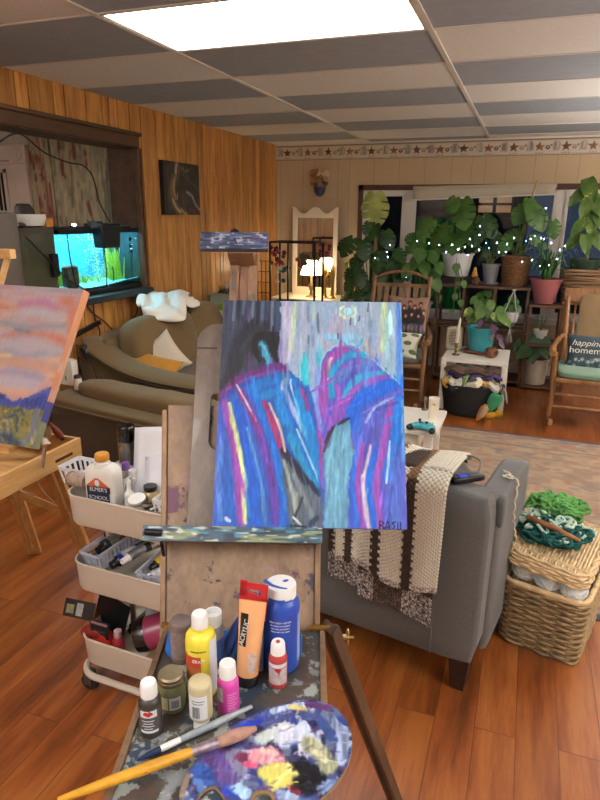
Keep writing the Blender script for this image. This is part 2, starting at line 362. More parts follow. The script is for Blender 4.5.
d.bx((xg, YW-.034, 1.1), (xg+.03, YW-.02, zg+.03)); d.bx((xg-.4, YW-.034, zg), (xg+.03, YW-.02, zg+.03)); struct(d.build('door_pane_frame', pk, smooth=False))
# window wall
WX0, WX1, WZ0, WZ1 = -1.80, 1.7, .60, 1.92
bw = M('wall_beige', '#bda88c', .75, var=.04, vs=4, bmp=.15, bs=90)
b = MB(); b.bx((XL, YB, 0), (XR, YB+.12, WZ0)); b.bx((XL, YB, WZ1), (XR, YB+.12, HC+.02)); b.bx((XL, YB, WZ0), (WX0, YB+.12, WZ1)); b.bx((WX1, YB, WZ0), (XR, YB+.12, WZ1))
b2 = b; rr = random.Random(5); x = XL+.05
struct(b.build('wall_back', bw, smooth=False))
g = MB()
while x < XR:
    for a, e in (([(0, 2.18)]) if x < WX0 or x > WX1 else [(0, WZ0), (WZ1, 2.18)]): g.bx((x, YB-.0012, a), (x+.005, YB+.001, e))
    x += rr.choice((.2, .13, .27))
struct(g.build('wall_back_grooves', M('groove_beige', '#9c8a76', .8, var=0), smooth=False))
b = MB(); b.bx((XR, YF, 0), (XR+.1, YB, HC+.2)); struct(b.build('wall_right', bw, smooth=False))
b = MB(); b.bx((XL, YF-.1, 0), (XR, YF, HC+.2)); struct(b.build('wall_front', M('wall_cream', '#c2b09a', .8), smooth=False))
# wallpaper border with stars, crocks and hearts
Lb = 5.3; P = Paint(1000, 32, (196, 186, 172)); rr = random.Random(2); x = 8; k = 0
P.a[:3] = (112, 96, 88); P.a[3:5] = (170, 158, 146); P.a[27:] = (205, 198, 190); P.a[29:30] = (150, 138, 128); P.a[31:] = (120, 105, 95)
def star(cx, cy, r, c):
    P.poly([(cx+(r if i % 2 == 0 else r*.45)*math.sin(i*pi/5), cy-(r if i % 2 == 0 else r*.45)*math.cos(i*pi/5)) for i in range(10)], c, .95, .8, .25)
while x < 990:
    P.poly([(x-5, 23), (x-6, 10), (x-3, 6), (x+4, 5), (x+7, 10), (x+6, 23)], (148, 143, 138), .9, 1, .3)
    star(x+17, 16, 9.5, ((88, 52, 44), (128, 84, 64))[k % 2]); P.disc(x+31, 17, 4.5, ((132, 120, 112), (74, 52, 46))[k % 2]); P.disc(x+31, 16.5, 2, (190, 180, 168)); P.disc(x+37, 13, 2, (84, 62, 56))
    for q in (12, 17, 22): P.disc(x+q, 28, 2, (150, 140, 128))
    x += 45; k += 1
g = MB(); painted(g, P, lambda u, v: (XL+Lb*u, YB-.004, 2.182+.153*v)); struct(g.build('trim_2', VC('border_paper', .7), smooth=False))
g = MB(); g.bx((XL, YB-.02, 2.333), (XR, YB, 2.348)); struct(g.build('trim_3', tb, smooth=False))
g = MB(); g.bx((XL, YB-.015, 0), (XR, YB, .1)); struct(g.build('baseboard_back', M('white_trim', '#cfcac2', .4, var=.03), smooth=False, bev=.004))
# windows
wf = M('window_white', '#d6d3d0', .35, var=.02); bk = M('trim_dark', '#4b352a', .5, var=.1)
g = MB(); g.bx((WX0, YB-.02, WZ0), (WX0+.05, YB, WZ1)); g.bx((WX0, YB-.02, WZ1-.055), (WX1, YB, WZ1)); struct(g.build('trim_4', bk, smooth=False))
g = MB(); g.bx((WX0-.03, YB-.10, WZ0-.05), (WX1+.03, YB, WZ0)); struct(g.build('window_sill', M('sill_white', '#bfc2c6', .4, var=.03), smooth=False))
gl = GLASS('window_glass', (235, 240, 245), ior=1.3)
def win(n, x0, x1, fw_l, fw_r, fz=.06, z1=WZ1-.055):
    t = MB()
    t.bx((x0, YB+.005, WZ0), (x0+fw_l, YB+.07, z1)); t.bx((x1-fw_r, YB+.005, WZ0), (x1, YB+.07, z1)); t.bx((x0+fw_l, YB+.005, z1-fz), (x1-fw_r, YB+.07, z1)); t.bx((x0+fw_l, YB+.005, WZ0), (x1-fw_r, YB+.07, WZ0+fz))
    for p, q in (((x0+fw_l-.02, WZ0+.03), (x0+fw_l+.012, z1-fz)), ((x1-fw_r-.012, WZ0+.03), (x1-fw_r+.02, z1-fz)), ((x0+fw_l-.02, z1-fz+.001), (x1-fw_r+.02, z1-fz+.02))): t.bx((p[0], YB-.006, p[1]), (q[0], YB+.004, q[1]))
    o = struct(t.build('window_%d' % n, wf, smooth=False))
    p = MB(); p.bx((x0+fw_l, YB+.045, WZ0+fz), (x1-fw_r, YB+.049, z1-fz)); struct(p.build('pane', gl, o, smooth=False))
win(1, WX0+.05, -1.21, .09, .1); win(2, -1.21, .235, .03, .045, .03); win(3, .235, WX1, .07, .05)
# night outside: dark yard, an added green shape and glowing house imitating reflections in the glass
g = MB(); g.bx((-9, YB+.3, -.3), (9, 22, -.25)); struct(g.build('ground_outside', M('night_lawn', '#20261c', .9)))
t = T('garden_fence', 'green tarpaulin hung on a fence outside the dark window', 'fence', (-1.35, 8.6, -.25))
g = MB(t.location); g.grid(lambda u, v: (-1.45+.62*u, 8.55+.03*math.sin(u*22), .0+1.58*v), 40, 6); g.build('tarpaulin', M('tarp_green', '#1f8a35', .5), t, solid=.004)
g = MB(t.location)
for k in (1,): g.bx((-1.45, 8.6, -.25), (-1.39, 8.66, 1.5))
g.build('post', M('fence_wood', '#4a4038', .8), t)
lp = bpy.data.lights.new('yard_light', 'POINT'); lp.energy = 3; lp.color = (.75, 1, .8); lp.shadow_soft_size = .1; lo = bpy.data.objects.new('yard_light', lp); lo.location = (-1.9, 7.7, 2.6); COL.objects.link(lo)  # added unseen lamp that lights the green reflection stand-in
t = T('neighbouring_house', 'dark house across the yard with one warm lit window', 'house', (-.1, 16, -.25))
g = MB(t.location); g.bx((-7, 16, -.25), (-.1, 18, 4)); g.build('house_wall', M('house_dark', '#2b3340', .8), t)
g = MB(t.location); g.bx((-1.25, 15.97, 1.70), (-.5, 15.99, 2.1)); g.build('lit_window', M('lit_window', '#e0a878', .5, var=.3, vs=4, emit=.3), t)  # added glow in place of a warm room reflection in the glass
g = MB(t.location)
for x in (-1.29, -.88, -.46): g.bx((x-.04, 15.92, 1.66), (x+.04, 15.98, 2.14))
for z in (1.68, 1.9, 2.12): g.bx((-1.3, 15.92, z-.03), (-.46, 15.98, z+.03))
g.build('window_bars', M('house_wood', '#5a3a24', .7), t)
# roller blind
t = T('roller_blind', 'cream roller blind rolled up at the top of the wide window', 'blind', (-.5, YB-.05, 1.89))
g = MB(t.location); g.tube([(-1.2, YB-.05, 1.872), (.19, YB-.05, 1.90)], .028, 14); g.build('roll', M('blind_cream', '#b9b2a2', .7, var=.04), t)
g = MB(t.location); g.grid(lambda u, v: (-1.2+1.38*u, YB-.08+.006*math.sin(9*u), (1.77+.055*u)*(1-v)+(1.875+.028*u)*v), 20, 4); g.build('blind_fabric', M('blind_cream', '#b9b2a2'), t, solid=.004)
g = MB(t.location); g.bar((-1.2, YB-.08, 1.766), (.18, YB-.08, 1.82), .012, .016); g.build('bottom_bar', wf, t)
# rug
P = Paint(230, 200, (150, 126, 104)); 
P.mixin(np.clip((P.nz(7, 7, 1)-.5)*6, 0, 1)*.55, (172, 150, 124)); P.mixin(np.clip((P.nz(4, 4, 2)-.6)*8, 0, 1)*.6, (112, 92, 84)); P.mixin(np.clip((P.nz(5, 3, 3)-.66)*8, 0, 1)*.55, (88, 92, 104)); P.mixin(np.clip((P.nz(4, 5, 8)-.68)*8, 0, 1)*.6, (146, 84, 70))
g_ = random.Random(4)
for k in range(170):
    x, y = g_.uniform(0, 230), g_.uniform(0, 200); r = g_.uniform(2.5, 5); P.stroke([(x, y), (x+r, y+g_.uniform(-4, 4)), (x+g_.uniform(-2, 6), y+r)], 1.6, g_.choice([(104, 84, 78), (182, 160, 132), (92, 94, 106), (140, 86, 72)]), .8)
P.a = P.a*.55+np.array((150, 128, 106.))*.45; e = np.minimum(np.minimum(P.X, 229-P.X), np.minimum(P.Y, 199-P.Y)); P.mixin((e < 3)*.9, (64, 72, 92)); P.mixin(((e >= 22) & (e < 24))*.8, (84, 78, 86)); P.mixin(((e >= 6) & (e < 8))*.7, (104, 92, 88))
g = MB((.45, 3.55, 0)); RX0, RX1, RY0, RY1 = -1.3, 2.3, 2.46, 4.72
painted(g, P, lambda u, v: (RX0+(RX1-RX0)*u, RY0+(RY1-RY0)*v, .009)); g.c = C((80, 76, 84)); g.bx((RX0, RY0, .001), (RX1, RY1, .0085))
g.build('area_rug', VC('rug_pile', .95, bmp=.6, bs=260), smooth=False, label='faded beige oriental patterned rug with blue edge on the wooden floor', cat='rug')
# ================================================================ THE EASEL IN FRONT
EY = .3334; EX = V((-.367, 1.082, 0)); _a = V((math.cos(EY), math.sin(EY), 0)); _b = V((-math.sin(EY), math.cos(EY), 0))
def ew(a, b, z): return EX+_a*a+_b*b+V((0, 0, z))
SN, CS = math.sin(R(31.1)), math.cos(R(31.1))
def pl3(u, v, w): return V((u, v*SN-w*CS, .977+v*CS+w*SN))          # easel frame: across, up the leaning back, out towards the painter
def slab(mb, u0, u1, v0, v1, w0, w1):
    vs = [pl3(u, v, w) for u in (u0, u1) for v in (v0, v1) for w in (w0, w1)]
    return mb.add(vs, [(0, 1, 3, 2), (4, 6, 7, 5), (0, 4, 5, 1), (2, 3, 7, 6), (0, 2, 6, 4), (1, 5, 7, 3)])
Mlean = Matrix(((1, 0, 0), (0, SN, -CS), (0, CS, SN)))            # columns: u, v, w
def mlean(u, v, w): return m4(Mlean, pl3(u, v, w))
easel = T('box_easel', 'paint-stained wooden box easel standing in the foreground holding the robed figures canvas', 'easel', EX, EY)
ply = W('plywood', '#6b5443', '#8f745b', 'z', 1.6, .6, bmp=.1)
def paintsplat(n, dark, light, cols, sc=6, th=.6, axis='z', rough=.55):
    if n in MATS: return MATS[n]
    mt = W(n, dark, light, axis, 1.5, rough, bmp=.1); nt = mt.node_tree; L = nt.links; b = nt.nodes['Principled BSDF']
    src = b.inputs['Base Color'].links[0].from_socket
    for k, c in enumerate(cols):
        v = coords(nt, (1, 1, 1), (k*1.3, k*.7, k*2.1)); n1 = noise(nt, v, sc*(1+.35*k), 5, .65); fac = ramp(nt, n1, [(th, (0, 0, 0, 1)), (th+.035, (1, 1, 1, 1))])
        mm = N(nt, 'ShaderNodeMixRGB'); L.new(fac, mm.inputs[0]); L.new(src, mm.inputs[1]); mm.inputs[2].default_value = C(c); src = mm.outputs[0]
    L.new(src, b.inputs['Base Color']); return mt
lidm = paintsplat('easel_lid_wood', '#6a5342', '#8d735a', ['#5a3346', '#3c3340', '#8a6f72', '#2e2a2c'], 9, .62)
deck = paintsplat('easel_deck_wood', '#38342d', '#504a40', ['#39453f', '#2c3a4a', '#75787a', '#4a3a33', '#8a9088'], 8, .55, 'x')
bw2 = W('easel_beech', '#6b4f38', '#94724f', 'z', 1.2, .5); bw2x = W('easel_beech_x', '#5a4433', '#84674a', 'x', 1.2, .5)
brass = M('brass', '#b98d4a', .35, 1, .1)
g = MB(); g.prism([(-.292, -.222), (.012, -.222), (.012, .268), (-.322, .268)], .012, mlean(0, 0, -.046)); g.build('lid', lidm, easel, smooth=False, bev=.002)
for p in ([(-.304, -.225), (-.2925, -.225), (-.3225, .256), (-.334, .256)], [(.0125, -.225), (.024, -.225), (.024, .256), (.0125, .256)]): g = MB(); g.prism(p, .02, mlean(0, 0, -.05)); g.build('lid_edge', bw2, easel, smooth=False, bev=.002)
g = MB()
for u in (-.2, -.155): slab(g, u, u+.022, -.02, .655, -.075, -.058)
slab(g, -.178, -.155, .0, .65, -.073, -.066); g.build('mast', W('mast_wood', '#6e5140', '#a07a5c', 'z', 1.2, .5), easel, smooth=False, bev=.0015)
for q in ((-.192, -.186, .56, .61), (-.15, -.142, .52, .545)): g = MB(); slab(g, *q, -.058, -.056); g.build('mast_plate', M('steel', '#9a948c', .35, 1), easel)
P = Paint(150, 40, (58, 66, 92)); 
P.mixin(np.clip((P.nz(18, 4, 3)-.45)*4, 0, 1)*.8, (92, 108, 142)); P.mixin(np.clip((P.nz(14, 3, 5)-.62)*6, 0, 1)*.8, (34, 36, 52)); P.mixin(np.clip((P.nz(9, 3, 6)-.7)*8, 0, 1)*.8, (170, 176, 190)); P.stroke([(110, 20), (125, 10), (132, 22)], 4, (110, 60, 120), .8); P.stroke([(75, 14), (80, 26)], 4, (24, 24, 34)); P.stroke([(2, 32), (148, 33)], 2, (18, 20, 30), .8)
g = MB(); painted(g, P, lambda u, v: pl3(-.262+.158*u, .628+.042*v, .0205)); g.c = C((70, 80, 108)); slab(g, -.262, -.104, .628, .670, .004, .02); g.build('top_clamp', VC('clamp_paint', .45, bmp=.4, bs=90), easel, smooth=False)
g = MB(); slab(g, -.2, -.14, .625, .665, -.06, .0035); g.build('clamp_block', bw2, easel, smooth=False)
g = MB(); g.lathe([(.011, 0), (.011, .006), (.004, .007), (.004, .012)], pl3(-.183, .670, .012), 12, Mlean @ rot('X', -pi/2)); g.build('clamp_knob', M('dark_metal', '#2b2a2e', .45, .8), easel)
# ledge that carries the canvas
P = Paint(170, 40, (56, 82, 98)); 
P.mixin(np.clip((P.nz(14, 5, 13)-.45)*4, 0, 1)*.8, (38, 46, 56)); P.mixin(np.clip((P.nz(16, 4, 15)-.6)*6, 0, 1)*.75, (150, 158, 110)); P.mixin(np.clip((P.nz(10, 4, 16)-.66)*8, 0, 1)*.8, (70, 130, 160)); P.mixin(np.clip((P.nz(7, 3, 19)-.7)*8, 0, 1)*.8, (190, 196, 180))
g = MB(); painted(g, P, lambda u, v: pl3(-.34+.366*u, -.001-.0*v, .0)+(pl3(0, 0, .03)-pl3(0, 0, -.03))*(.5-v) if v > .55 else pl3(-.34+.366*u, -.001-.03*(.55-v)/.55, .0305))
g.c = C((52, 66, 76)); slab(g, -.34, .026, -.032, -.0015, -.034, .03); g.build('ledge', VC('ledge_paint', .4, bmp=.4, bs=80), easel, smooth=False)
g = MB(); g.tube([pl3(-.335, -.014, .034), pl3(-.30, -.016, .034)], .007, 10); g.tube([pl3(-.30, -.035, .03), pl3(-.30, -.06, .0)], .004, 8); g.build('ledge_screw', M('dark_metal', '#2b2a2e'), easel)
# fold-out wooden palette slotted behind the canvas, with its long hand slot
def arc(cx, cy, r, a0, a1, n=6): return [(cx+r*math.cos(R(a0+(a1-a0)*i/n)), cy+r*math.sin(R(a0+(a1-a0)*i/n))) for i in range(n+1)]
pal2 = T('wooden_panel', 'rounded brown wooden palette board with a long slot wedged behind the figures canvas', 'palette board', ew(*pl3(-.2, 0, -.028)), EY)
loc = pl3(-.2, 0, -.028)
out = [(-.264, 0)]+list(reversed(arc(-.218, .413, .046, 90, 180)))
out = [(-.262, 0)]+arc(-.216, .414, .046, 180, 90)+[(-.06, .46), (-.06, .292)]+arc(-.212, .28, .012, 90, 180, 4)+arc(-.204, .187, .02, 180, 270, 5)+[(-.06, .16), (-.06, 0)]
g = MB(loc); g.prism(out, .006, mlean(0, 0, -.0285)); g.build('board', W('palette_board', '#54453c', '#6e5e51', 'z', 1.4, .35, coat=.2), pal2, smooth=False, bev=.0015)
g = MB(loc); slab(g, -.2615, -.216, .398, .4015, -.0224, -.0221); g.build('pencil_line', M('dark_line', '#2c2430', .6), pal2)
# box with its deck and legs
g = MB(); g.bx((-.282, -.51, .778), (.022, -.085, .79)); g.build('deck', deck, easel, smooth=False)
g = MB(); g.bx((-.294, -.52, .70), (-.282, -.078, .796)); g.bx((.022, -.52, .70), (.034, -.078, .794)); g.bx((-.282, -.52, .70), (.022, -.51, .788)); g.bx((-.282, -.086, .70), (.022, -.078, .788)); g.build('box_side', bw2x, easel, smooth=False, bev=.002)
for x in (-.3, .002): g = MB(); g.tube([(x, -.083, .796), (x+.043, -.083, .796)], .0055, 8); g.build('hinge', brass, easel)
lw = W('easel_leg_wood', '#3a2a1f', '#5e4532', 'z', 1, .5)
def leg(p, q, rails=2):
    g = MB(); d = V(q)-V(p); s = d.cross(V((0, 0, 1))).normalized()
    for k in ((-.012, .012) if rails == 2 else (0,)): g.bar(V(p)+s*k, V(q)+s*k, .011, .026)
    g.bar(V(p)+d*.0, V(p)+d*.06, .034, .02); return g.build('leg', lw, easel, smooth=False, bev=.0015)
leg((.042, -.085, .80), (.262, .19, .0)); leg((-.27, -.07, .70), (-.22, .22, .0)); leg((-.13, -.49, .70), (-.13, -.93, .0))
g = MB(); wc = V((.066, -.058, .755)); g.lathe([(.006, 0), (.006, .02)], wc, 10, rot('Y', pi/2))
for s in (-1, 1): g.ell(wc+V((.017, .0, s*.011)), (.004, .006, .01), n=8, m=6)
g.tube([wc, wc+V((.03, 0, 0))], .003, 8); g.build('wing_nut', M('wing_nut_brass', '#c8b27a', .35, .9), easel)
# ---- the main canvas
def cv(x, y):    # sketchbook units -> canvas pixels
    v = (y-58)/618; return ((x-(68-35*v))/(485+47*v)*260, v*325)
P = Paint(260, 325, (158, 166, 200))
def S(pts, w, c, **k): k.setdefault('soft', .6); k.setdefault('fade', .22); P.stroke([cv(*p) for p in pts], w*.68, c, **k)
def PO(pts, c, **k): P.poly([cv(*p) for p in pts], c, **k)
P.mixin(np.clip((P.nz(9, 60, 1)-.45)*3, 0, 1)*.6, (176, 172, 188)); P.mixin(np.clip((P.nz(6, 50, 2)-.55)*4, 0, 1)*.6, (142, 160, 206))
S([(240, 60), (245, 150), (240, 230)], 26, (186, 172, 200)); S([(262, 65), (258, 130), (250, 200)], 14, (196, 208, 170), al=.8); S([(312, 62), (312, 110)], 16, (190, 205, 190), al=.8); S([(506, 65), (508, 130), (505, 200)], 20, (196, 210, 160), al=.9); S([(520, 100), (515, 250)], 22, (150, 180, 214), al=.8)
S([(545, 60), (547, 160), (545, 280)], 16, (84, 120, 222)); S([(530, 70), (532, 200)], 10, (170, 182, 226)); S([(380, 110), (360, 160), (350, 190)], 40, (176, 158, 178), al=.7); S([(460, 170), (470, 230), (500, 270)], 36, (176, 164, 166), al=.8)
S([(340, 160), (390, 165), (435, 160)], 26, (140, 178, 226), al=.8); S([(350, 170), (420, 175)], 10, (110, 168, 230), al=.8)
S([(395, 72), (380, 88), (400, 105)], 10, (216, 220, 176)); S([(420, 70), (430, 92), (410, 106)], 9, (206, 214, 190)); P.disc(*cv(408, 86), 8, (160, 200, 240)); P.disc(*cv(408, 84), 5, (184, 216, 244))
S([(415, 105), (414, 125)], 5, (96, 90, 120)); S([(440, 100), (436, 115)], 4, (90, 96, 130)); S([(465, 60), (462, 85)], 5, (80, 84, 120)); S([(430, 135), (455, 125)], 4, (190, 190, 220)); S([(300, 160), (299, 182)], 5, (50, 50, 70)); S([(328, 110), (326, 140)], 5, (110, 110, 150)); S([(510, 250), (508, 280)], 7, (110, 106, 126)); S([(380, 150), (381, 165)], 5, (90, 90, 130))
PO([(60, 50), (222, 50), (222, 250), (150, 262), (95, 300), (50, 330)], (66, 70, 90), soft=3)
for x in range(72, 222, 13): S([(x, 55), (x-4, 140+40*math.sin(x))], 9, [(98, 106, 134), (70, 78, 104), (120, 126, 150), (40, 42, 58)][x % 4], al=.85)
S([(150, 120), (110, 180), (80, 280)], 36, (36, 35, 42), al=.6); S([(180, 130), (120, 230), (60, 310)], 34, (40, 36, 42), al=.6); S([(75, 80), (66, 200), (58, 300)], 14, (66, 68, 84), al=.8); S([(215, 60), (214, 150)], 12, (78, 88, 120))
S([(222, 150), (224, 235)], 14, (150, 140, 200)); 
PO([(150, 160), (170, 148), (215, 148), (222, 162), (214, 200), (216, 235), (196, 242), (160, 230), (145, 195)], (22, 20, 24), soft=2); S([(158, 160), (150, 200), (165, 232)], 14, (18, 17, 20)); S([(190, 160), (200, 210)], 18, (30, 28, 34)); S([(172, 186), (182, 215), (198, 246)], 22, (84, 158, 214), fade=0); S([(178, 190), (186, 215)], 6, (140, 196, 232))
# left robe
PO([(50, 330), (110, 280), (160, 258), (205, 240), (262, 272), (300, 300), (330, 400), (338, 590), (300, 570), (230, 480), (224, 560), (245, 676), (25, 680)], (46, 92, 190), soft=2)
S([(48, 345), (100, 292), (150, 268), (215, 250), (240, 264)], 26, (120, 44, 120)); S([(70, 318), (140, 282), (215, 262)], 12, (140, 70, 150)); S([(60, 345), (120, 300), (200, 280)], 16, (60, 70, 170)); S([(130, 320), (200, 285), (260, 290)], 34, (26, 108, 200)); S([(160, 340), (230, 310)], 24, (40, 120, 206)); S([(48, 360), (40, 480), (30, 670)], 34, (74, 84, 190)); S([(60, 440), (50, 560), (55, 660)], 16, (92, 120, 214))
S([(68, 352), (88, 450), (105, 560), (112, 672)], 24, (176, 66, 156)); S([(80, 355), (100, 440), (118, 540), (122, 668)], 15, (214, 212, 150)); S([(100, 350), (132, 480), (150, 670)], 28, (22, 88, 204)); S([(130, 420), (165, 560), (178, 672)], 10, (100, 132, 214)); S([(118, 322), (165, 440), (198, 560), (205, 670)], 28, (112, 66, 164)); S([(105, 310), (130, 370), (170, 430)], 15, (150, 50, 120)); S([(102, 302), (125, 345), (155, 400)], 5, (206, 190, 190)); S([(150, 330), (200, 450), (232, 600), (236, 672)], 26, (28, 106, 214)); S([(176, 350), (205, 420), (228, 492)], 17, (190, 44, 104)); S([(190, 350), (215, 410), (230, 460)], 6, (210, 170, 150)); S([(215, 340), (245, 420), (280, 500)], 28, (24, 120, 210)); S([(236, 285), (230, 310), (262, 380), (296, 445)], 17, (176, 170, 222)); S([(250, 285), (252, 310), (285, 420)], 6, (204, 204, 236)); S([(270, 320), (300, 430), (328, 560)], 32, (24, 126, 214)); S([(278, 310), (292, 345), (296, 370)], 13, (168, 66, 140)); S([(290, 215), (286, 255), (292, 292)], 22, (52, 176, 224)); S([(294, 210), (296, 260)], 9, (140, 222, 236)); S([(331, 188), (328, 215), (330, 240)], 15, (58, 166, 226)); S([(318, 340), (328, 440), (334, 570)], 11, (184, 62, 142)); S([(300, 330), (318, 420)], 12, (64, 90, 190)); S([(245, 440), (275, 500), (318, 575)], 20, (40, 140, 214)); S([(265, 420), (300, 500), (325, 560)], 6, (160, 190, 232))
PO([(222, 500), (240, 492), (290, 545), (335, 590), (340, 676), (246, 678), (228, 560)], (96, 102, 116), soft=2); S([(230, 505), (245, 560), (262, 640)], 10, (150, 152, 150)); S([(255, 540), (290, 610), (310, 660)], 14, (122, 126, 132)); S([(265, 590), (262, 650)], 9, (150, 150, 116)); S([(280, 600), (255, 660)], 7, (60, 64, 82)); S([(228, 478), (255, 510), (292, 560)], 22, (28, 30, 56)); S([(300, 560), (325, 590)], 16, (34, 44, 74)); S([(240, 672), (290, 676)], 10, (44, 52, 76)); S([(300, 668), (320, 650)], 14, (52, 66, 96)); S([(255, 650), (275, 668)], 6, (204, 204, 200))
# right robe
PO([(322, 330), (340, 215), (380, 190), (430, 200), (490, 245), (556, 300), (565, 678), (335, 678), (336, 470), (330, 400)], (96, 92, 198), soft=2)
S([(334, 380), (345, 300), (350, 240), (392, 200), (430, 200)], 26, (184, 74, 164)); S([(352, 285), (354, 240), (362, 222)], 9, (206, 190, 190)); S([(362, 330), (364, 265), (400, 218), (452, 212)], 20, (40, 144, 216)); S([(380, 280), (420, 240), (480, 232)], 32, (104, 116, 204)); S([(395, 335), (430, 280), (500, 262)], 20, (64, 152, 222)); S([(390, 250), (440, 232)], 9, (150, 90, 180)); S([(385, 380), (425, 315), (480, 284), (516, 280)], 24, (184, 76, 166)); S([(375, 300), (382, 340), (370, 390)], 18, (168, 84, 178)); S([(410, 410), (432, 345), (490, 308), (556, 290)], 46, (20, 100, 224), fade=0); S([(448, 440), (470, 370), (548, 310)], 20, (96, 92, 200)); S([(455, 400), (480, 360), (530, 330)], 8, (150, 160, 226)); S([(440, 420), (425, 520), (415, 600)], 30, (84, 96, 206)); S([(526, 345), (505, 440), (482, 570), (490, 672)], 20, (180, 78, 172)); S([(548, 340), (540, 420), (515, 540)], 30, (18, 112, 222), fade=0); S([(556, 340), (556, 500)], 12, (100, 140, 224)); S([(540, 470), (530, 600), (540, 672)], 34, (88, 104, 208)); S([(520, 450), (510, 560)], 7, (176, 190, 232)); S([(446, 462), (428, 560), (446, 672)], 18, (180, 72, 168)); S([(466, 462), (446, 560), (460, 672)], 13, (212, 188, 200)); S([(484, 465), (462, 560), (478, 672)], 16, (14, 104, 226)); S([(425, 480), (420, 580), (430, 672)], 12, (36, 108, 220)); S([(408, 560), (418, 672)], 14, (60, 90, 206)); S([(345, 380), (362, 420), (345, 450)], 28, (150, 84, 184)); S([(400, 340), (380, 400)], 20, (150, 80, 180)); S([(410, 420), (420, 480)], 12, (110, 90, 200))
PO([(338, 470), (352, 430), (375, 405), (408, 392), (414, 440), (424, 480), (408, 540), (402, 676), (336, 678), (342, 560)], (106, 142, 186), soft=2)
for x in range(348, 405, 12): S([(x+8, 430), (x, 560), (x-2, 670)], 8, [(122, 160, 200), (92, 126, 172), (134, 150, 190)][x % 3], al=.7)
S([(345, 455), (366, 416), (408, 390)], 10, (48, 42, 66)); S([(338, 480), (352, 448)], 7, (110, 50, 100)); S([(328, 290), (336, 225), (370, 188), (420, 182), (476, 226), (548, 292)], 5, (136, 186, 238), al=.8); S([(262, 266), (300, 300), (326, 380)], 5, (120, 160, 226), al=.8); S([(322, 260), (318, 330), (330, 420)], 12, (120, 140, 224), al=.8); S([(396, 178), (412, 196), (440, 206)], 6, (56, 124, 190)); S([(446, 166), (436, 186), (420, 196)], 8, (70, 150, 222))
S([(45, 400), (36, 560), (30, 676)], 6, (60, 130, 226)); S([(70, 655), (80, 662)], 10, (210, 200, 230)); S([(36, 672), (240, 674)], 8, (60, 90, 200), al=.6)
gd = random.Random(21)
for k in range(280):      # loose dabs that break up the broad strokes
    x, y = gd.uniform(40, 560), gd.uniform(60, 675); i, j = [int(t) for t in cv(x, y)]
    if not (0 <= i < 260 and 0 <= j < 325): continue
    c = P.a[j, i]*gd.uniform(.78, 1.24)+np.array([gd.uniform(-10, 10), gd.uniform(-8, 12), gd.uniform(-6, 14)]); L = gd.uniform(18, 46)
    if y < 290: dx, dy = gd.uniform(-.06, .06), 1
    elif x < 335: dx, dy = .22+gd.uniform(-.08, .08), 1
    else: dx, dy = (-.18+gd.uniform(-.1, .1), 1) if y > 380 else (.9, -.5+gd.uniform(-.2, .2))
    S([(x-dx*L, y-dy*L), (x+gd.uniform(-3, 3), y), (x+dx*L, y+dy*L)], gd.uniform(4, 11), c.clip(0, 255), al=gd.uniform(.35, .8), fade=.5)
for q in ([(491, 656), (490, 679)], [(491, 656), (501, 660), (492, 667)], [(492, 667), (503, 673), (490, 679)], [(505, 679), (512, 656), (519, 679)], [(507, 671), (517, 671)], [(533, 658), (524, 661), (532, 668), (524, 677)], [(540, 660), (539, 678)], [(548, 660), (547, 677), (556, 677)]): S(q, 3.4, (24, 20, 44), streak=0, fade=0)
P.a[..., 0] *= .94; P.a = (122+(P.a-128)*1.16).clip(4, 250)*.94; sat_ = np.clip((P.a[..., 2]-P.a[..., 0]-30)/100, 0, 1); P.a[..., 2] *= 1-.08*sat_; P.a[..., 1] *= 1+.08*sat_; mg_ = np.clip((P.a[..., 0]-P.a[..., 1]-40)/60, 0, 1)*np.clip((P.a[..., 2]-P.a[..., 1]-20)/50, 0, 1); P.a[..., 0] *= 1-.14*mg_; P.a[..., 1] += 10*mg_; P.a *= (1+(P.nz(1.3, 5, 77)-.5)*.12)[..., None]
cvs = T('canvas_painting', 'large unframed painting of two striped-robed figures in blue and magenta resting on the easel', 'painting', ew(*pl3(-.0, 0, 0)), EY)
loc = pl3(0, 0, 0); g = MB(loc); painted(g, P, lambda u, v: pl3(-.203+.406*u, .508*v, .0002)); g.build('painted_face', VC('acrylic_paint', .55, bmp=.3, bs=160, stretch=(1, .4, .4)), cvs, smooth=False)
g = MB(loc); slab(g, -.203, .203, .0, .508, -.021, -.0002); g.build('canvas_edge', M('canvas_side', '#3b57a8', .6, var=.45, vs=12), cvs, smooth=False)
# ================================================================ ON THE EASEL DECK
DZ = .7905
capw = M('cap_white', '#d9d8d6', .4, var=.02); blk = M('plastic_black', '#17171a', .35, var=.05); lab_w = M('label_white', '#c9cdd2', .5, var=.03)
def patch(mb, r, z0, z1, a0, a1, o=(0, 0, 0), n=14):   # part of a cylinder wall, angles from the painter's side
    mb.grid(lambda u, v: V(o)+V((r*math.sin(a0+(a1-a0)*u), -r*math.cos(a0+(a1-a0)*u), z0+(z1-z0)*v)), n, 1); return mb
TXT = lambda r, z, up=1: m4(frame((1, 0, 0), (0, 0, 1), (0, -1, 0)), (0, -r, z))
def bottle(name, label, cat, a, b, prof, body, capprof, cap, labels=(), rz=0, group=None, z=DZ, W0=None, capname='cap', tilt=None):
    p = W0 if W0 is not None else ew(a, b, z); t = T(name, label, cat, p, EY+rz, group)
    if tilt: t.rotation_euler = tilt
    g = MB(); g.lathe(prof, (0, 0, 0), 28); g.build('body', body, t, ang=50)
    if capprof: g = MB(); g.lathe(capprof, (0, 0, 0), 24); g.build(capname, cap, t, ang=35)
    for (r, z0, z1, a0, a1, mt) in labels: g = MB(); patch(g, r, z0, z1, a0, a1); g.build('label', mt, t)
    return t
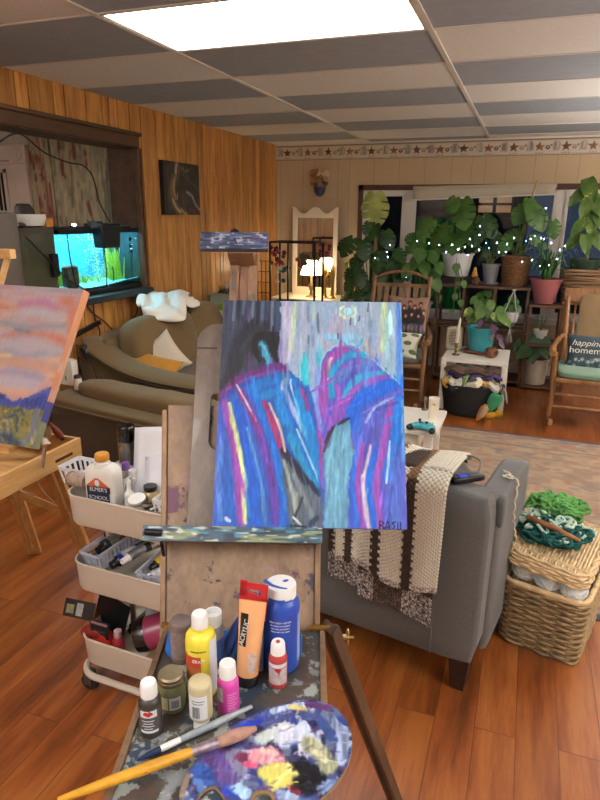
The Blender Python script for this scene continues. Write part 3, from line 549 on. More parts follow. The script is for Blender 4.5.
def ribs(r, z0, z1, n=2): return [(r, z0), (r, z1), (r*.93, z1+.001), (r*.05, z1+.0012)]
def round_prof(R_, h, sh=.012, nk=.012, hn=.006): return [(R_*.82, 0), (R_*.97, .002), (R_, .006), (R_, h-sh), (R_*.95, h-sh*.5), (R_*.75, h-sh*.12), (nk, h), (nk, h+hn)]
# charcoal craft bottle with the red apple on its label
t = bottle('paint_bottle', 'small charcoal craft paint bottle with white cap and red apple on its label', 'paint bottle', -.255, -.345, round_prof(.0185, .072), M('paint_charcoal', '#35302f', .4), [(.0105, .072), (.0135, .073), (.0132, .094), (.0118, .098), (.0005, .0985)], capw, [(.0188, .012, .058, -1.2, 1.2, M('label_grey', '#4a4545', .5))], rz=.1)
g = MB(); patch(g, .019, .043, .056, -.75, .75); g.build('label_band', lab_w, t)
red = M('apple_red', '#b3221f', .5); g = MB()
for dx, dz, s in ((-.004, .0515, .0042), (.0035, .0515, .0042), (0, .049, .004)): g.ell((dx, -.0192, dz), (s, .0006, s*.85), n=10, m=6)
g.build('apple_mark', red, t); g = MB(); g.ell((.0015, -.0194, .056), (.0022, .0005, .001), rot('Y', .6), 8, 6); g.build('leaf_mark', M('mark_green', '#3d7a3a', .5), t)
g = MB()
for k, (w_, z) in enumerate(((.9, .036), (.7, .031), (.9, .026), (.6, .021))): patch(g, .0191, z, z+.0016, -w_*.7, w_*.5)
patch(g, .0191, .0135, .018, -.8, .8); g.build('label_text', lab_w, t)
# glass jar
t = bottle('glass_jar', 'squat olive-green glass jar with bronze lid behind the charcoal bottle', 'jar', -.232, -.291, [(.021, 0), (.023, .003), (.0235, .01), (.0235, .045), (.021, .052), (.019, .055)], M('jar_olive', '#6f7350', .15, var=.1, coat=.5), [(.0205, .053), (.0218, .054), (.0218, .060), (.021, .061), (.0218, .062), (.0218, .067), (.019, .070), (.0005, .0715)], M('lid_bronze', '#8a7d62', .4, .7), capname='lid')
g = MB(); patch(g, .0238, .012, .036, -1.05, -.1); g.build('label', M('label_cream', '#b9b58c', .5), t); g = MB(); patch(g, .0238, .012, .036, 0, .85); g.build('label', lab_w, t)
g = MB(); [patch(g, .024, .016+.0022*k, .0172+.0022*k, .15, .7) for k in range(7)]; g.build('barcode', blk, t)
# yellow
yl = M('paint_yellow', '#d8c93f', .4, var=.05)
t = bottle('paint_bottle', 'tall yellow paint bottle with white cap and red label in the middle of the deck', 'paint bottle', -.187, -.253, round_prof(.0265, .128, .02, .013, .01), yl, [(.0135, .134), (.0145, .135), (.014, .156), (.012, .160), (.0005, .161)], capw)
g = MB(); patch(g, .0268, .068, .09, -1.25, .15); g.build('label_band', M('label_red', '#b8462e', .5), t)
text('label_text', 'CRAFT', .0085, capw, t, TXT(.0271, .081), bend=.0271, sx=.9); text('label_text', 'ACRYLIC PAINT', .004, blk, t, TXT(.0269, .1), bend=.027)
g = MB(); patch(g, .0268, .01, .118, .75, 1.7); g.build('label', lab_w, t); g = MB(); patch(g, .0268, .035, .068, -1.25, .15); g.build('label_lower', M('label_rust', '#a8622e', .5), t)
# taupe bottle, white cap down
bottle('paint_bottle', 'upside-down taupe paint bottle standing behind the yellow bottle', 'paint bottle', -.233, -.199, [(.013, .018), (.019, .022), (.0205, .028), (.0205, .098), (.0195, .103), (.017, .106), (.0005, .1065)], M('paint_taupe', '#6d5e5a', .45), [(.012, 0), (.013, .001), (.013, .018)], capw, [(.0208, .035, .09, -1, 1, M('label_taupe', '#7d706c', .5, var=.25, vs=120))])
# blue-labelled pot with open white neck
bottle('paint_bottle', 'slim grey bottle with blue label and open white cap behind the yellow one', 'paint bottle', -.173, -.2, round_prof(.0185, .098, .01, .013, .004), M('paint_grey', '#7c7c80', .4), [(.0145, .098), (.0155, .1), (.0155, .124), (.013, .124), (.0125, .112), (.0005, .111)], capw, [(.0188, .02, .075, -1.4, 1.4, M('label_blue', '#3b5a9c', .5, var=.3, vs=60))])
# beige bottle standing on its cap
t = bottle('paint_bottle', 'beige paint bottle standing upside down on its white cap near the brushes', 'paint bottle', -.175, -.333, [(.0115, .018), (.016, .021), (.019, .026), (.0192, .084), (.0185, .089), (.016, .092), (.0005, .0922)], M('paint_beige', '#b5aa86', .45), [(.0125, 0), (.0135, .001), (.013, .018), (.010, .0185)], capw, [(.0195, .03, .075, -.95, .75, lab_w)])
g = MB(); [patch(g, .0197, .033, .055, -.6+.085*k, -.56+.085*k+(.02 if k % 3 else 0), n=2) for k in range(8)]; patch(g, .0197, .06, .0615, -.6, .4); patch(g, .0197, .065, .0665, -.6, .5); g.build('barcode', M('print_grey', '#55575c', .5), t)
# pink
t = bottle('paint_bottle', 'bright pink craft paint bottle with plain white cap', 'paint bottle', -.135, -.297, round_prof(.0182, .07), M('paint_pink', '#c8479f', .4, var=.04), [(.0115, .07), (.0142, .071), (.0138, .094), (.0125, .0965), (.0005, .097)], capw)
g = MB(); patch(g, .0186, .03, .058, -1.3, -.35); g.build('label', M('label_pale', '#cfc3c9', .5, var=.35, vs=150), t); g = MB(); [patch(g, .0186, .012+.0055*k, .0145+.0055*k, .05, .95-.2*(k % 2)) for k in range(7)]; g.build('label_text', M('label_pink', '#dd86c2', .5), t)
# peach acrylic tube standing on its cap
pe = M('paint_peach', '#d9a06f', .4, var=.05)
t = T('paint_tube', 'tall peach acrylic tube with red hang tab standing on its black cap', 'paint tube', ew(-.111, -.231, DZ), EY-.25); t.rotation_euler = (R(-4), R(4), EY-.1)
def tub(u, v):
    z = .022+.142*v; k = v**1.6; a = 2*pi*u; rx = .0205+.004*k; ry = .0205*(1-k)+.0012*k; return V((rx*math.cos(a), ry*math.sin(a), z))
g = MB(); g.grid(tub, 28, 14, cu=True); g.build('body', pe, t); g = MB(); g.lathe([(.018, 0), (.0205, .002), (.0205, .021), (.019, .024), (.0005, .0245)], n=26); g.build('cap', blk, t)
g = MB(); q = lambda x, z: ((x), (z)); tabp = [(-.0245, .128), (.0245, .118), (.0245, .178), (-.0245, .190)]; hole = None
g.prism([(-.0248, .134), (.0248, .124), (.0248, .160), (-.0248, .172)], .0016, m4(frame((1, 0, 0), (0, 0, 1), (0, -1, 0)), (0, .0035, 0)))
g.prism([(-.0248, .172), (.0248, .16), (.0248, .170), (.010, .1735), (-.008, .178), (-.0248, .188)], .0016, m4(frame((1, 0, 0), (0, 0, 1), (0, -1, 0)), (0, .0035, 0)))
g.bx((-.0248, .0019, .17), (-.012, .0035, .2)); g.bx((.012, .0019, .16), (.0248, .0035, .186)); g.bx((-.0248, .0019, .184), (.0248, .0035, .196)); g.build('hang_tab', M('tab_red', '#b3262a', .45, var=.05), t, smooth=False)
tm = lambda x, z, r: m4(frame((1, 0, -.24), (.24, 0, 1), (0, -1, 0)), (x, r, z)); text('tab_text', 'AMSTERDAM', .0068, capw, t, tm(0, .152, .0016), sx=.95); text('tab_text', 'standard', .005, capw, t, tm(.004, .141, .0016))
g = MB(); g.grid(lambda u, v: tub(.61+.11*u, .42+.42*v)*1.0+V((-.0004, -.0009, 0)), 6, 8); g.build('label', blk, t)
text('label_text', 'ACRYLIC', .0125, capw, t, m4(frame((.15, .05, 1), (-1, .35, .15), (.33, -1, 0)), (-.0085, -.0188, .112)), sx=.98)
g = MB(); g.grid(lambda u, v: tub(.76+.13*u, .08+.26*v)*1.0+V((.0005, -.0008, 0)), 6, 6); g.build('label', M('label_peachgrey', '#b9a59c', .5, var=.2, vs=150), t)
# blue half litre
bl = M('paint_blue', '#2747a3', .35, var=.06)
t = bottle('paint_bottle', 'large ultramarine blue paint jar with paint-smeared white lid at right of the deck', 'paint jar', -.051, -.181, [(.03, 0), (.0335, .003), (.0345, .01), (.0345, .122), (.034, .134), (.031, .144), (.027, .148), (.026, .151)], bl, [(.0255, .149), (.0275, .15), (.0275, .172), (.0265, .174), (.0005, .1745)], capw, capname='lid')
g = MB(); g.ell((.008, .006, .1747), (.006, .004, .0008), rot('Z', .5), 10, 6); g.tube([(-.03, .002, .1765), (-.015, -.012, .1762), (.0, -.018, .1755), (.012, -.02, .1752)], [.0035, .0022, .0018, .001], 8); patch(g, .0278, .150, .156, -.9, .3); patch(g, .0278, .15, .153, .2, .8); g.build('paint_smear', M('smear_blue', '#2b56a8', .35), t)
for k, s in enumerate(('HEAVY BODY ACRYLIC', 'for artists and students', 'non toxic permanent', 'mixes well with water', '500 ml')): text('label_text', s, .0044, lab_w, t, TXT(.0347, .113-.0062*k-(.008 if k == 4 else 0)), bend=.0347, sx=.9)
g = MB(); patch(g, .0348, .02, .12, 1.05, 1.5); g.build('label', M('label_bluegrey', '#7f8fc0', .5), t)
# small red
t = bottle('paint_bottle', 'small red paint bottle with red-stained white cap in front of the blue jar', 'paint bottle', -.054, -.235, round_prof(.0165, .068, .01), M('paint_red', '#a93a36', .4, var=.08), [(.0105, .068), (.0135, .069), (.0125, .087), (.011, .0905), (.0005, .091)], capw, [(.0168, .012, .045, -1.2, 1.2, M('label_redgrey', '#b8a9aa', .5, var=.25, vs=90)), (.0169, .047, .055, -1.2, 1.2, lab_w)])
g = MB(); g.ell((0, 0, .091), (.004, .005, .0006), n=8, m=6); g.build('paint_smear', M('smear_red', '#a53028', .4), t); g = MB(); g.prism([(-.006, .045), (.007, .045), (.004, .04), (.003, .03), (.001, .038), (-.003, .04)], .0008, m4(frame((1, 0, 0), (0, 0, 1), (0, -1, 0)), (0, -.0164, 0))); g.build('label_mark', M('smear_red', '#a53028'), t)
# blue-ended brush standing behind, tubes and the blue cloth along the hinge
t = T('paintbrush', 'upright brush with blue paint-covered tip standing between peach tube and blue jar', 'paintbrush', ew(-.088, -.2, DZ), EY); g = MB(); g.tube([(0, 0, 0), (.002, .012, .13)], .0055, 10); g.build('handle', M('handle_paleblue', '#8fa6c4', .4), t); g = MB(); g.tube([(.002, .012, .13), (.002, .0135, .15), (.002, .015, .162)], [.0068, .0075, .003], 10); g.build('tip', M('tip_blue', '#1f5fa8', .4), t)
clo = M('cloth_blue', '#1d62b5', .7, var=.3, vs=25, bmp=.4, bs=40)
g = MB(ew(-.15, -.1, DZ)); rr = random.Random(4)
def clf(u, v):
    x = -.275+.262*u; k = .5+.5*math.sin(u*9+1)*math.sin(u*23); y = -.108-.07*v*(.45+.55*k); z = DZ+.004+.03*math.sin(pi*v)*(.35+.65*k)+.006*math.sin(u*60+v*7)*v*(1-v)*4
    return ew(x, y, z)
g.grid(clf, 80, 12); g.build('cleaning_cloth', clo, solid=.002, label='crumpled bright blue cloth pushed along the back of the easel deck behind the bottles', cat='cloth')
for k, (a0, b0, a1, b1, z1, c) in enumerate(((-.162, -.205, -.128, -.135, .06, '#1c3f86'), (-.15, -.19, -.12, -.15, .02, '#4a6f9c'))):
    t = T('paint_tube', ['dark blue paint tube leaning on the blue cloth behind the pink bottle', 'pale blue paint tube lying under the leaning dark blue tube'][k], 'paint tube', ew(a0, b0, DZ+.012)); g = MB(t.location); p, q = ew(a0, b0, DZ+.013), ew(a1, b1, DZ+.013+z1)
    g.tube([p, p.lerp(q, .3), p.lerp(q, .7), q], [.012, .0125, .011, .004], 12); g.build('body', M('tube_%d' % k, c, .4), t); g = MB(t.location); d = (q-p).normalized(); g.tube([p-d*.016, p], .008, 10); g.build('cap', blk if k else capw, t)
# ---- palette
pts = [(-.173, -.405), (-.159, -.38), (-.14, -.36), (-.117, -.332), (-.081, -.306), (-.043, -.288), (-.002, -.278), (.029, -.283), (.054, -.302), (.071, -.347), (.065, -.398), (.043, -.44), (.01, -.474), (-.03, -.492), (-.075, -.497), (-.108, -.487), (-.124, -.462), (-.138, -.45), (-.152, -.458), (-.16, -.474), (-.176, -.478), (-.186, -.462), (-.184, -.435)]
sm = [(p.x, p.y) for p in curve([(a, b, 0) for a, b in pts+[pts[0]]], 90)][:-1]
PZ = DZ+.001; pal = T('artist_palette', 'kidney-shaped wooden palette loaded with thick white, yellow, pink and blue paint', 'palette', ew(-.05, -.39, PZ), EY); po = V((-.05, -.39, PZ))
hole = [(-.064+.013*math.cos(a), -.466+.009*math.sin(a)) for a in np.linspace(0, 2*pi, 20, endpoint=False)]
def inside(x, y, pg):
    s = False; n = len(pg)
    for i in range(n):
        (x0, y0), (x1, y1) = pg[i], pg[(i+1) % n]
        if (y0 > y) != (y1 > y) and x < (x1-x0)*(y-y0)/(y1-y0)+x0: s = not s
    return s
g = MB(po); n = len(sm); bm_ = bmesh.new()
vo = [bm_.verts.new((x, y, 0)) for x, y in sm]; vh = [bm_.verts.new((x, y, 0)) for x, y in hole]
ed = [bm_.edges.new((l[i], l[(i+1) % len(l)])) for l in (vo, vh) for i in range(len(l))]
bmesh.ops.triangle_fill(bm_, use_beauty=True, edges=ed); bm_.verts.index_update()
P = Paint(150, 130, (64, 74, 118)); A0, B0, AW, BW = -.19, -.5, .265, .225
def pp(a, b): return ((a-A0)/AW*150, (1-(b-B0)/BW)*130)
def SP(q, w, c, **k): P.stroke([pp(*p) for p in q], w/AW*150, c, **k)
P.mixin(np.clip((P.nz(12, 8, 1)-.45)*4, 0, 1)*.8, (40, 56, 130)); P.mixin(np.clip((P.nz(9, 7, 2)-.58)*6, 0, 1)*.8, (96, 110, 132)); P.mixin(np.clip((P.nz(7, 6, 3)-.64)*7, 0, 1)*.9, (166, 176, 200)); P.mixin(np.clip((P.nz(8, 8, 4)-.66)*7, 0, 1)*.9, (30, 34, 60)); P.mixin(np.clip((P.nz(6, 5, 5)-.72)*8, 0, 1)*.9, (84, 44, 96))
SP([(-.165, -.4), (-.13, -.36), (-.08, -.32), (-.03, -.295)], .02, (70, 86, 140), streak=.3); SP([(-.135, -.365), (-.11, -.345), (-.08, -.325)], .02, (24, 52, 150)); SP([(-.06, -.305), (-.02, -.292), (.01, -.29)], .014, (170, 184, 214), streak=.3); SP([(-.11, -.35), (-.08, -.34)], .012, (28, 40, 80)); SP([(-.03, -.295), (-.005, -.3)], .01, (206, 190, 110)); SP([(.0, -.288), (.035, -.295)], .018, (92, 52, 100)); SP([(.03, -.31), (.055, -.35), (.05, -.4)], .022, (140, 156, 186), streak=.35); SP([(.02, -.32), (.04, -.36)], .02, (58, 76, 130))
SP([(-.15, -.4), (-.125, -.415), (-.12, -.435)], .04, (92, 70, 132), streak=.3); SP([(-.165, -.42), (-.15, -.44)], .025, (50, 84, 160)); SP([(-.115, -.395), (-.1, -.42)], .03, (122, 122, 150)); SP([(-.12, -.455), (-.085, -.46)], .02, (34, 60, 160)); SP([(-.105, -.452), (-.09, -.46)], .022, (150, 186, 214)); SP([(-.105, -.397), (-.085, -.402)], .022, (110, 46, 76)); SP([(-.095, -.41), (-.082, -.412)], .014, (206, 80, 120))
SP([(-.075, -.36), (-.05, -.352), (-.04, -.34)], .032, (196, 208, 206), streak=.1); SP([(-.035, -.36), (-.01, -.35), (.0, -.37)], .045, (200, 206, 224), streak=.12); SP([(-.01, -.33), (-.005, -.345)], .02, (190, 200, 220)); SP([(.0, -.372), (.018, -.385), (.03, -.41)], .036, (150, 152, 120), streak=.3); SP([(.01, -.385), (.025, -.4)], .012, (196, 196, 160)); SP([(-.08, -.395), (-.06, -.392), (-.05, -.405)], .036, (204, 140, 150), streak=.2); SP([(-.07, -.385), (-.052, -.39)], .014, (220, 176, 170)); SP([(-.06, -.425), (-.04, -.42), (-.025, -.43), (-.05, -.44)], .036, (214, 204, 100), streak=.1); SP([(-.035, -.415), (-.02, -.42)], .02, (218, 210, 120)); SP([(-.01, -.41), (.005, -.425), (.015, -.44), (-.01, -.44)], .036, (16, 16, 20), streak=.3); SP([(-.04, -.46), (-.02, -.47)], .02, (140, 160, 190)); SP([(-.025, -.45), (-.015, -.455)], .014, (120, 32, 44)); SP([(-.18, -.43), (-.182, -.465)], .012, (130, 112, 92)); SP([(-.165, -.44), (-.155, -.455)], .016, (70, 110, 170)); SP([(.02, -.45), (.035, -.44)], .02, (120, 140, 180))
gd = random.Random(8)
for k in range(200):
    x, y = gd.uniform(4, 146), gd.uniform(4, 126); c = (P.a[int(y), int(x)]*gd.uniform(.7, 1.35)+np.array([gd.uniform(-14, 14), gd.uniform(-12, 12), gd.uniform(-10, 20)])).clip(6, 235); a_ = gd.uniform(-.3, 1.6); L = gd.uniform(3, 9)
    P.stroke([(x-L*math.cos(a_), y+L*math.sin(a_)), (x+gd.uniform(-1, 1), y), (x+L*math.cos(a_), y-L*math.sin(a_))], gd.uniform(1.5, 4), c, gd.uniform(.4, .9), .6, .15, fade=.4)
lum = P.a.mean(2); hgt = .0014*np.clip(P.nz(5, 5, 9), 0, 1)+.0012*P.nz(2.5, 3, 12)+.0022*np.clip((np.abs(lum-90)-30)/80, 0, 1)
from mathutils.geometry import closest_point_on_tri
for z0, z1, zz in ((0, .004, None),):
    vs = [tuple(v.co) for v in bm_.verts]; fs = [tuple(v.index for v in f.verts) for f in bm_.faces]; bm_.free()
    k = len(vs); nn = len(sm); nh = len(hole)
    g.add([(x, y, PZ) for x, y, _ in vs]+[(x, y, PZ+.004) for x, y, _ in vs], [tuple(reversed(f)) for f in fs]+[tuple(i+k for i in f) for f in fs]+[(i, (i+1) % nn, k+(i+1) % nn, k+i) for i in range(nn)]+[(nn+(i+1) % nh, nn+i, k+nn+i, k+nn+(i+1) % nh) for i in range(nh)])
g.build('board', M('palette_wood', '#8a6f55', .5), pal, smooth=False)
g = MB(po); idx = {}; hb = [(-.064+(x+.064)*1.35, -.466+(y+.466)*1.35) for x, y in hole]
for j in range(P.h):
    for i in range(P.w):
        a = A0+AW*(i+.5)/P.w; b = B0+BW*(1-(j+.5)/P.h)
        if inside(a, b, sm) and not inside(a, b, hb): idx[(i, j)] = len(g.v); g.v.append(V((a, b, PZ+.0045+hgt[j, i]))); g.col.append(tuple(lin(P.a[j, i].clip(0, 255)/255))+(1.,))
for (i, j) in list(idx):
    q = [(i, j), (i, j+1), (i+1, j+1), (i+1, j)]
    if all(k in idx for k in q): g.f.append([idx[k] for k in q]); g.mi.append(0)
g.build('paint_layer', VC('palette_paint', .28, coat=.3), pal)
# ---- brushes across the palette
def brush(name, label, p, q, spec):
    t = T(name, label, 'paintbrush', ew(*p)); p, q = ew(*p), ew(*q); d = q-p
    for nm, a, b, rs, mt in spec: g = MB(t.location); n = len(rs); g.tube([p+d*(a+(b-a)*i/(n-1)) for i in range(n)], rs, 12); g.build(nm, mt, t)
    return t
hy = paintsplat('handle_yellow', '#a8761c', '#c9972c', ['#3a2c20', '#5a4a30'], 40, .66, 'x', .35)
brush('paintbrush', 'long yellow-handled brush with pinkish bristles lying across the palette', (-.345, -.5, .824), (-.083, -.356, .811), [('handle', 0, .66, (.0045, .0075, .0085, .0072), hy), ('ferrule', .64, .79, (.0074, .008, .0086), M('ferrule', '#9a8a92', .35, .7, .5, 60)), ('bristles', .78, 1, (.0086, .0105, .0095, .004), M('bristles', '#a07a6a', .7, var=.3, vs=40, bmp=.6, bs=200))])
brush('paintbrush', 'slim grey brush with white sleeve and dark tip lying behind the yellow brush', (-.262, -.408, .7975), (-.095, -.302, .803), [('tip', 0, .2, (.002, .0048, .0052), M('tip_navy', '#1b2a4a', .4)), ('sleeve', .19, .36, (.0052, .0055, .005), capw), ('handle', .35, 1, (.005, .0062, .0058, .003), M('handle_grey', '#8b9196', .3, var=.3, vs=40))])
# ================================================================ GREY ARMCHAIR WITH THE CROCHETED THROW
CH = R(10); Cs = V((-.045, 1.835, 0)); _cu = V((math.cos(CH), -math.sin(CH), 0)); _cn = V((math.sin(CH), math.cos(CH), 0))
def cw(u, v, z): return Cs+_cu*u+_cn*v+V((0, 0, z))
def fabric(n, c, sc=260, var=.18, rough=.9):
    if n in MATS: return MATS[n]
    mt, nt, b = newmat(n); L = nt.links; cc = C(c); v = coords(nt)
    w1 = noise(nt, v, sc, 2, .6); o = ramp(nt, w1, [(.3, scl(cc, 1-var)), (.7, scl(cc, 1+var))]); L.new(o, b.inputs['Base Color']); b.inputs['Roughness'].default_value = rough
    b.inputs['Sheen Weight'].default_value = .15; bump(nt, b, w1, .5, .003); MATS[n] = mt; return mt
gf = fabric('grey_upholstery', '#545352'); 
ch = T('armchair', 'grey upholstered armchair seen from behind with a striped throw over its back', 'armchair', Cs, -CH)
g = MB(); g.sbox((-.415, .062, .44), (.87, .125, .64), p=18, n=10); g.build('back', gf, ch, ang=70)
g = MB()
for x in (-.135,): g.tube([(x, -.0015, .13), (x, -.002, .5), (x+.004, -.002, .745)], .0028, 6)
g.build('seam', M('grey_seam', '#5b5958', .9), ch)
g = MB(); g.sbox((-.43, .21, .58), (.66, .20, .39), p=6, n=12); g.build('back_cushion', gf, ch)
for nm, x in (('right', -.018), ('left', -.80)):
    g = MB(); g.sbox((x, .37, .4), (.105, .54, .57), p=16, n=10, fn=lambda w: V((w.x, w.y, w.z-.012*(w.y+.27)))); g.build('arm', gf, ch, ang=70)
g = MB(); g.sbox((.030, .135, .665), (.03, .07, .11), p=4, n=6); g.build('wing_join', gf, ch)
g = MB(); g.sbox((-.41, .42, .2), (.75, .44, .16), p=12, n=8); g.build('seat_base', gf, ch, ang=70)
g = MB(); g.sbox((-.41, .45, .355), (.68, .40, .17), p=6, n=10); g.build('seat_cushion', gf, ch)
lg = W('chair_leg_dark', '#20140e', '#38241a', 'z', 1, .45)
for x, y in ((-.035, .045), (-.79, .045), (-.035, .6), (-.79, .6)):
    g = MB(); g.prism([(-.035, -.035), (.035, -.035), (.035, .035), (-.035, .035)], .001, None) if 0 else None
    k = [(x+a*s, y+b*s, z) for z, s in ((0, .024), (.13, .036)) for a, b in ((-1, -1), (1, -1), (1, 1), (-1, 1))]
    g.add(k, [(3, 2, 1, 0), (4, 5, 6, 7)]+[(i, (i+1) % 4, 4+(i+1) % 4, 4+i) for i in range(4)]); g.build('leg', lg, ch, smooth=False, bev=.003)
# throw
CRM, DBR, LIT_BR = (214, 207, 190), (70, 54, 44), (128, 98, 66)
def throw_layer(name, u0, u1, zbot, off, vtop, stripe, rows, cols, seed):
    zt = .772+off; rad = .045; path_top = vtop-rad+off; drop = lambda u: zt-rad-zbot(u)
    def pos(u, v):
        x = u0+(u1-u0)*u; sway = .006*math.sin(u*17+seed)*v+.01*math.sin(u*7+v*3+seed); arcl = rad*pi/2; tot = path_top+arcl+drop(u); s = v*tot
        if s < path_top: y, z, n = vtop-s*(1 if s > .05 else .6+8*s), zt+.012*math.sin(u*9+seed)*min(1, s*6)-.035*max(0, 1-s/.07)**2, V((0, 0, 1))
        elif s < path_top+arcl: a = (s-path_top)/rad; y, z, n = -off+rad-rad*math.sin(a), zt-rad+rad*math.cos(a), V((0, -math.sin(a), math.cos(a)))
        else: y, z, n = -off, zt-rad-(s-path_top-arcl), V((0, -1, 0))
        a, b = u*cols*pi, v*rows*pi; h = abs(math.sin(a))*abs(math.sin(b+(pi/2 if int(u*cols) % 2 else 0)))
        skew = .03*v*(1 if name == 'upper_layer' else .6)
        return V((x+sway*.5+skew*(1-u)*0, y, z))+n*(.0055*h+.004+sway*.6)
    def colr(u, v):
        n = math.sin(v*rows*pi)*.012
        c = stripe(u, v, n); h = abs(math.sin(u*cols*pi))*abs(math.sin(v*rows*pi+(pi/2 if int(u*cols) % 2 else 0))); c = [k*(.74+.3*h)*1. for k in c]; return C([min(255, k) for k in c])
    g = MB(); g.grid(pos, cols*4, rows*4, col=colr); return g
def stripeA(u, v, n):
    x = -.5+.38*u+n*.35
    for c, wd, cc in ((-.232, .017, DBR), (-.345, .015, DBR), (-.45, .016, DBR)):
        if abs(x-c) < wd: return LIT_BR if v < .42 else cc  # upper stripes take the paler lit brown, lamplight put into the colour
    if v > .965: return random.choice([(190, 184, 178), (120, 104, 98), (205, 198, 188)])
    return CRM
def stripeB(u, v, n):
    x = -.53+.40*u; 
    if v > .86: return random.choice([(176, 168, 162), (104, 90, 86), (70, 58, 56), (196, 190, 184)]) if (u < .45 or u > .72) else random.choice([(84, 66, 56), (120, 100, 88), (70, 54, 46)])
    for c in (-.505, -.43, -.365): 
        if abs(x-c-n*.3) < .0075: return CRM if int(v*70) % 2 else (92, 74, 62)
    return (66, 52, 44)
th = T('crocheted_throw', 'cream and brown striped crocheted throw hanging over the back of the grey armchair', 'throw', cw(-.32, .0, .77), -CH); tl = V((-.32, 0, .77))
def shift(g): g.o = tl; return g
random.seed(3)
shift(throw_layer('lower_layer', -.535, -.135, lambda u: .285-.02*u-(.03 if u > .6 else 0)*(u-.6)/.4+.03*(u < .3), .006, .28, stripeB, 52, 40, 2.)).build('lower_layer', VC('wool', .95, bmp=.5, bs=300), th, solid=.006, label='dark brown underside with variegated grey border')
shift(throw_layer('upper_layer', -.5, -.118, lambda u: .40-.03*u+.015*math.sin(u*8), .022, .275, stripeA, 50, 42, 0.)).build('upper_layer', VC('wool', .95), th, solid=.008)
# remote with its dark case and a loop of cord
t = T('remote_control', 'black remote control with small lit screen resting on the armchair back', 'remote', cw(-.085, .095, .762), -CH+R(50)); g = MB(); g.sbox((0, 0, .011), (.125, .042, .02), p=8, n=6); g.build('body', blk, t, ang=60)
g = MB(); g.bx((-.03, -.012, .0205), (.0, .012, .0215)); g.build('screen', M('remote_screen', '#3a4bb8', .3, var=0, emit=.4), t); g = MB()
for i in range(5):
    for j in range(2): g.box((.012+.009*i, -.008+.016*j, .0212), (.006, .009, .0015))
g.build('buttons', M('button_grey', '#77797d', .5), t); g = MB(); g.lathe([(.006, 0), (.006, .003)], (-.045, 0, .0198), 12); g.build('dial', M('button_grey', '#77797d'), t)
g = MB(cw(-.08, .14, .77)); g.tube(curve([cw(-.14, .13, .775), cw(-.12, .19, .81), cw(-.07, .20, .80), cw(-.06, .13, .772)], 20), .0035, 8); g.build('charging_cord', M('cord_grey', '#6d6a66', .6), label='loop of grey cord behind the remote on the armchair', cat='cord')
# strand of cream yarn over the arm
g = MB(cw(0, .35, .68)); ps = [cw(-.03, .42, .692), cw(.0, .40, .692), cw(-.02, .37, .692), cw(.015, .36, .692), cw(.0, .39, .692), cw(.03, .36, .692), cw(.04, .34, .68), cw(.044, .30, .60), cw(.05, .31, .53), cw(.06, .33, .47)]
cs = curve(ps, 90); g.tube([p+V((.003*math.sin(i*1.3), .003*math.cos(i*1.3), 0)) for i, p in enumerate(cs)], .0028, 6); g.build('yarn_strand', M('yarn_cream', '#c9bda4', .9, var=.2, vs=200), label='loose cream yarn strand trailing over the grey armchair arm to the green crochet work', cat='yarn')
# ---- wicker basket
BZ = R(-16); B0 = V((.05, 2.20, 0)); bk = T('wicker_basket', 'square natural wicker basket with lid propped open beside the grey armchair', 'basket', B0, BZ)
wk = M('wicker', '#8c7450', .6, var=.35, vs=35, bmp=.3, bs=200, stretch=(1, 1, .6)); wk2 = M('wicker_lid', '#ccb084', .55, var=.25, vs=35)
def perim(n, w, d, r):   # rounded rectangle from the origin corner
    o = arc(w-r, d-r, r, 0, 90, n)+arc(r, d-r, r, 90, 180, n)+arc(r, r, r, 180, 270, n)+arc(w-r, r, r, 270, 360, n); return o
def along(o, k):
    P_ = [V((x, y, 0)) for x, y in o]; L = [0]
    for i in range(len(P_)): L.append(L[-1]+(P_[(i+1) % len(P_)]-P_[i]).length)
    res = []
    for j in range(k):
        s = L[-1]*j/k
        for i in range(len(P_)):
            if L[i] <= s <= L[i+1]: t = (s-L[i])/max(1e-9, L[i+1]-L[i]); a, b = P_[i], P_[(i+1) % len(P_)]; res.append((a.lerp(b, t), (b-a).normalized())); break
    return res
def weave(g, w, d, r, z0, z1, rows, stakes, amp=.005, rad=.0062, x0=0, y0=0, flare=0):
    pts = along(perim(6, w, d, r), stakes*4)
    for j in range(rows):
        z = z0+(z1-z0)*(j+.5)/rows; ring = []
        for i, (p, t) in enumerate(pts):
            n = V((t.y, -t.x, 0)); k = 1+flare*(z-z0); q = V(((p.x-w/2)*k+w/2+x0, (p.y-d/2)*k+d/2+y0, 0)); ring.append(q+n*amp*math.sin(pi*i/4*2/2*1+(pi if j % 2 else 0))+V((0, 0, z+.0015*math.sin(i*1.7+j))))
        g.tube(ring, rad, 6, closed=True)
    for i in range(0, len(pts), 4):
        p, t = pts[i]; k = 1+flare*(z1-z0); g.tube([V((p.x+x0, p.y+y0, z0)), V(((p.x-w/2)*k+w/2+x0, (p.y-d/2)*k+d/2+y0, z1))], .005, 6)
bwid, bdep = .285, .355
g = MB(); g.bx((.02, .02, .004), (bwid-.02, bdep-.02, .012)); weave(g, bwid, bdep, .04, .008, .27, 21, 22, flare=.25); g.build('basket_body', wk, bk)
g = MB(); o = [(p.x, p.y) for p, t in along(perim(6, bwid+.016, bdep+.016, .045), 60)]; g.tube([V((x-.008, y-.008, .276)) for x, y in o], .011, 8, closed=True)
for i in range(0, 60, 3): x, y = o[i]; g.tube([V((x-.008, y-.008, .262)), V((x-.008+(.012 if x > .15 else -.012)*0, y-.008, .29))], .0035, 5)
g.build('basket_rim', wk2, bk)
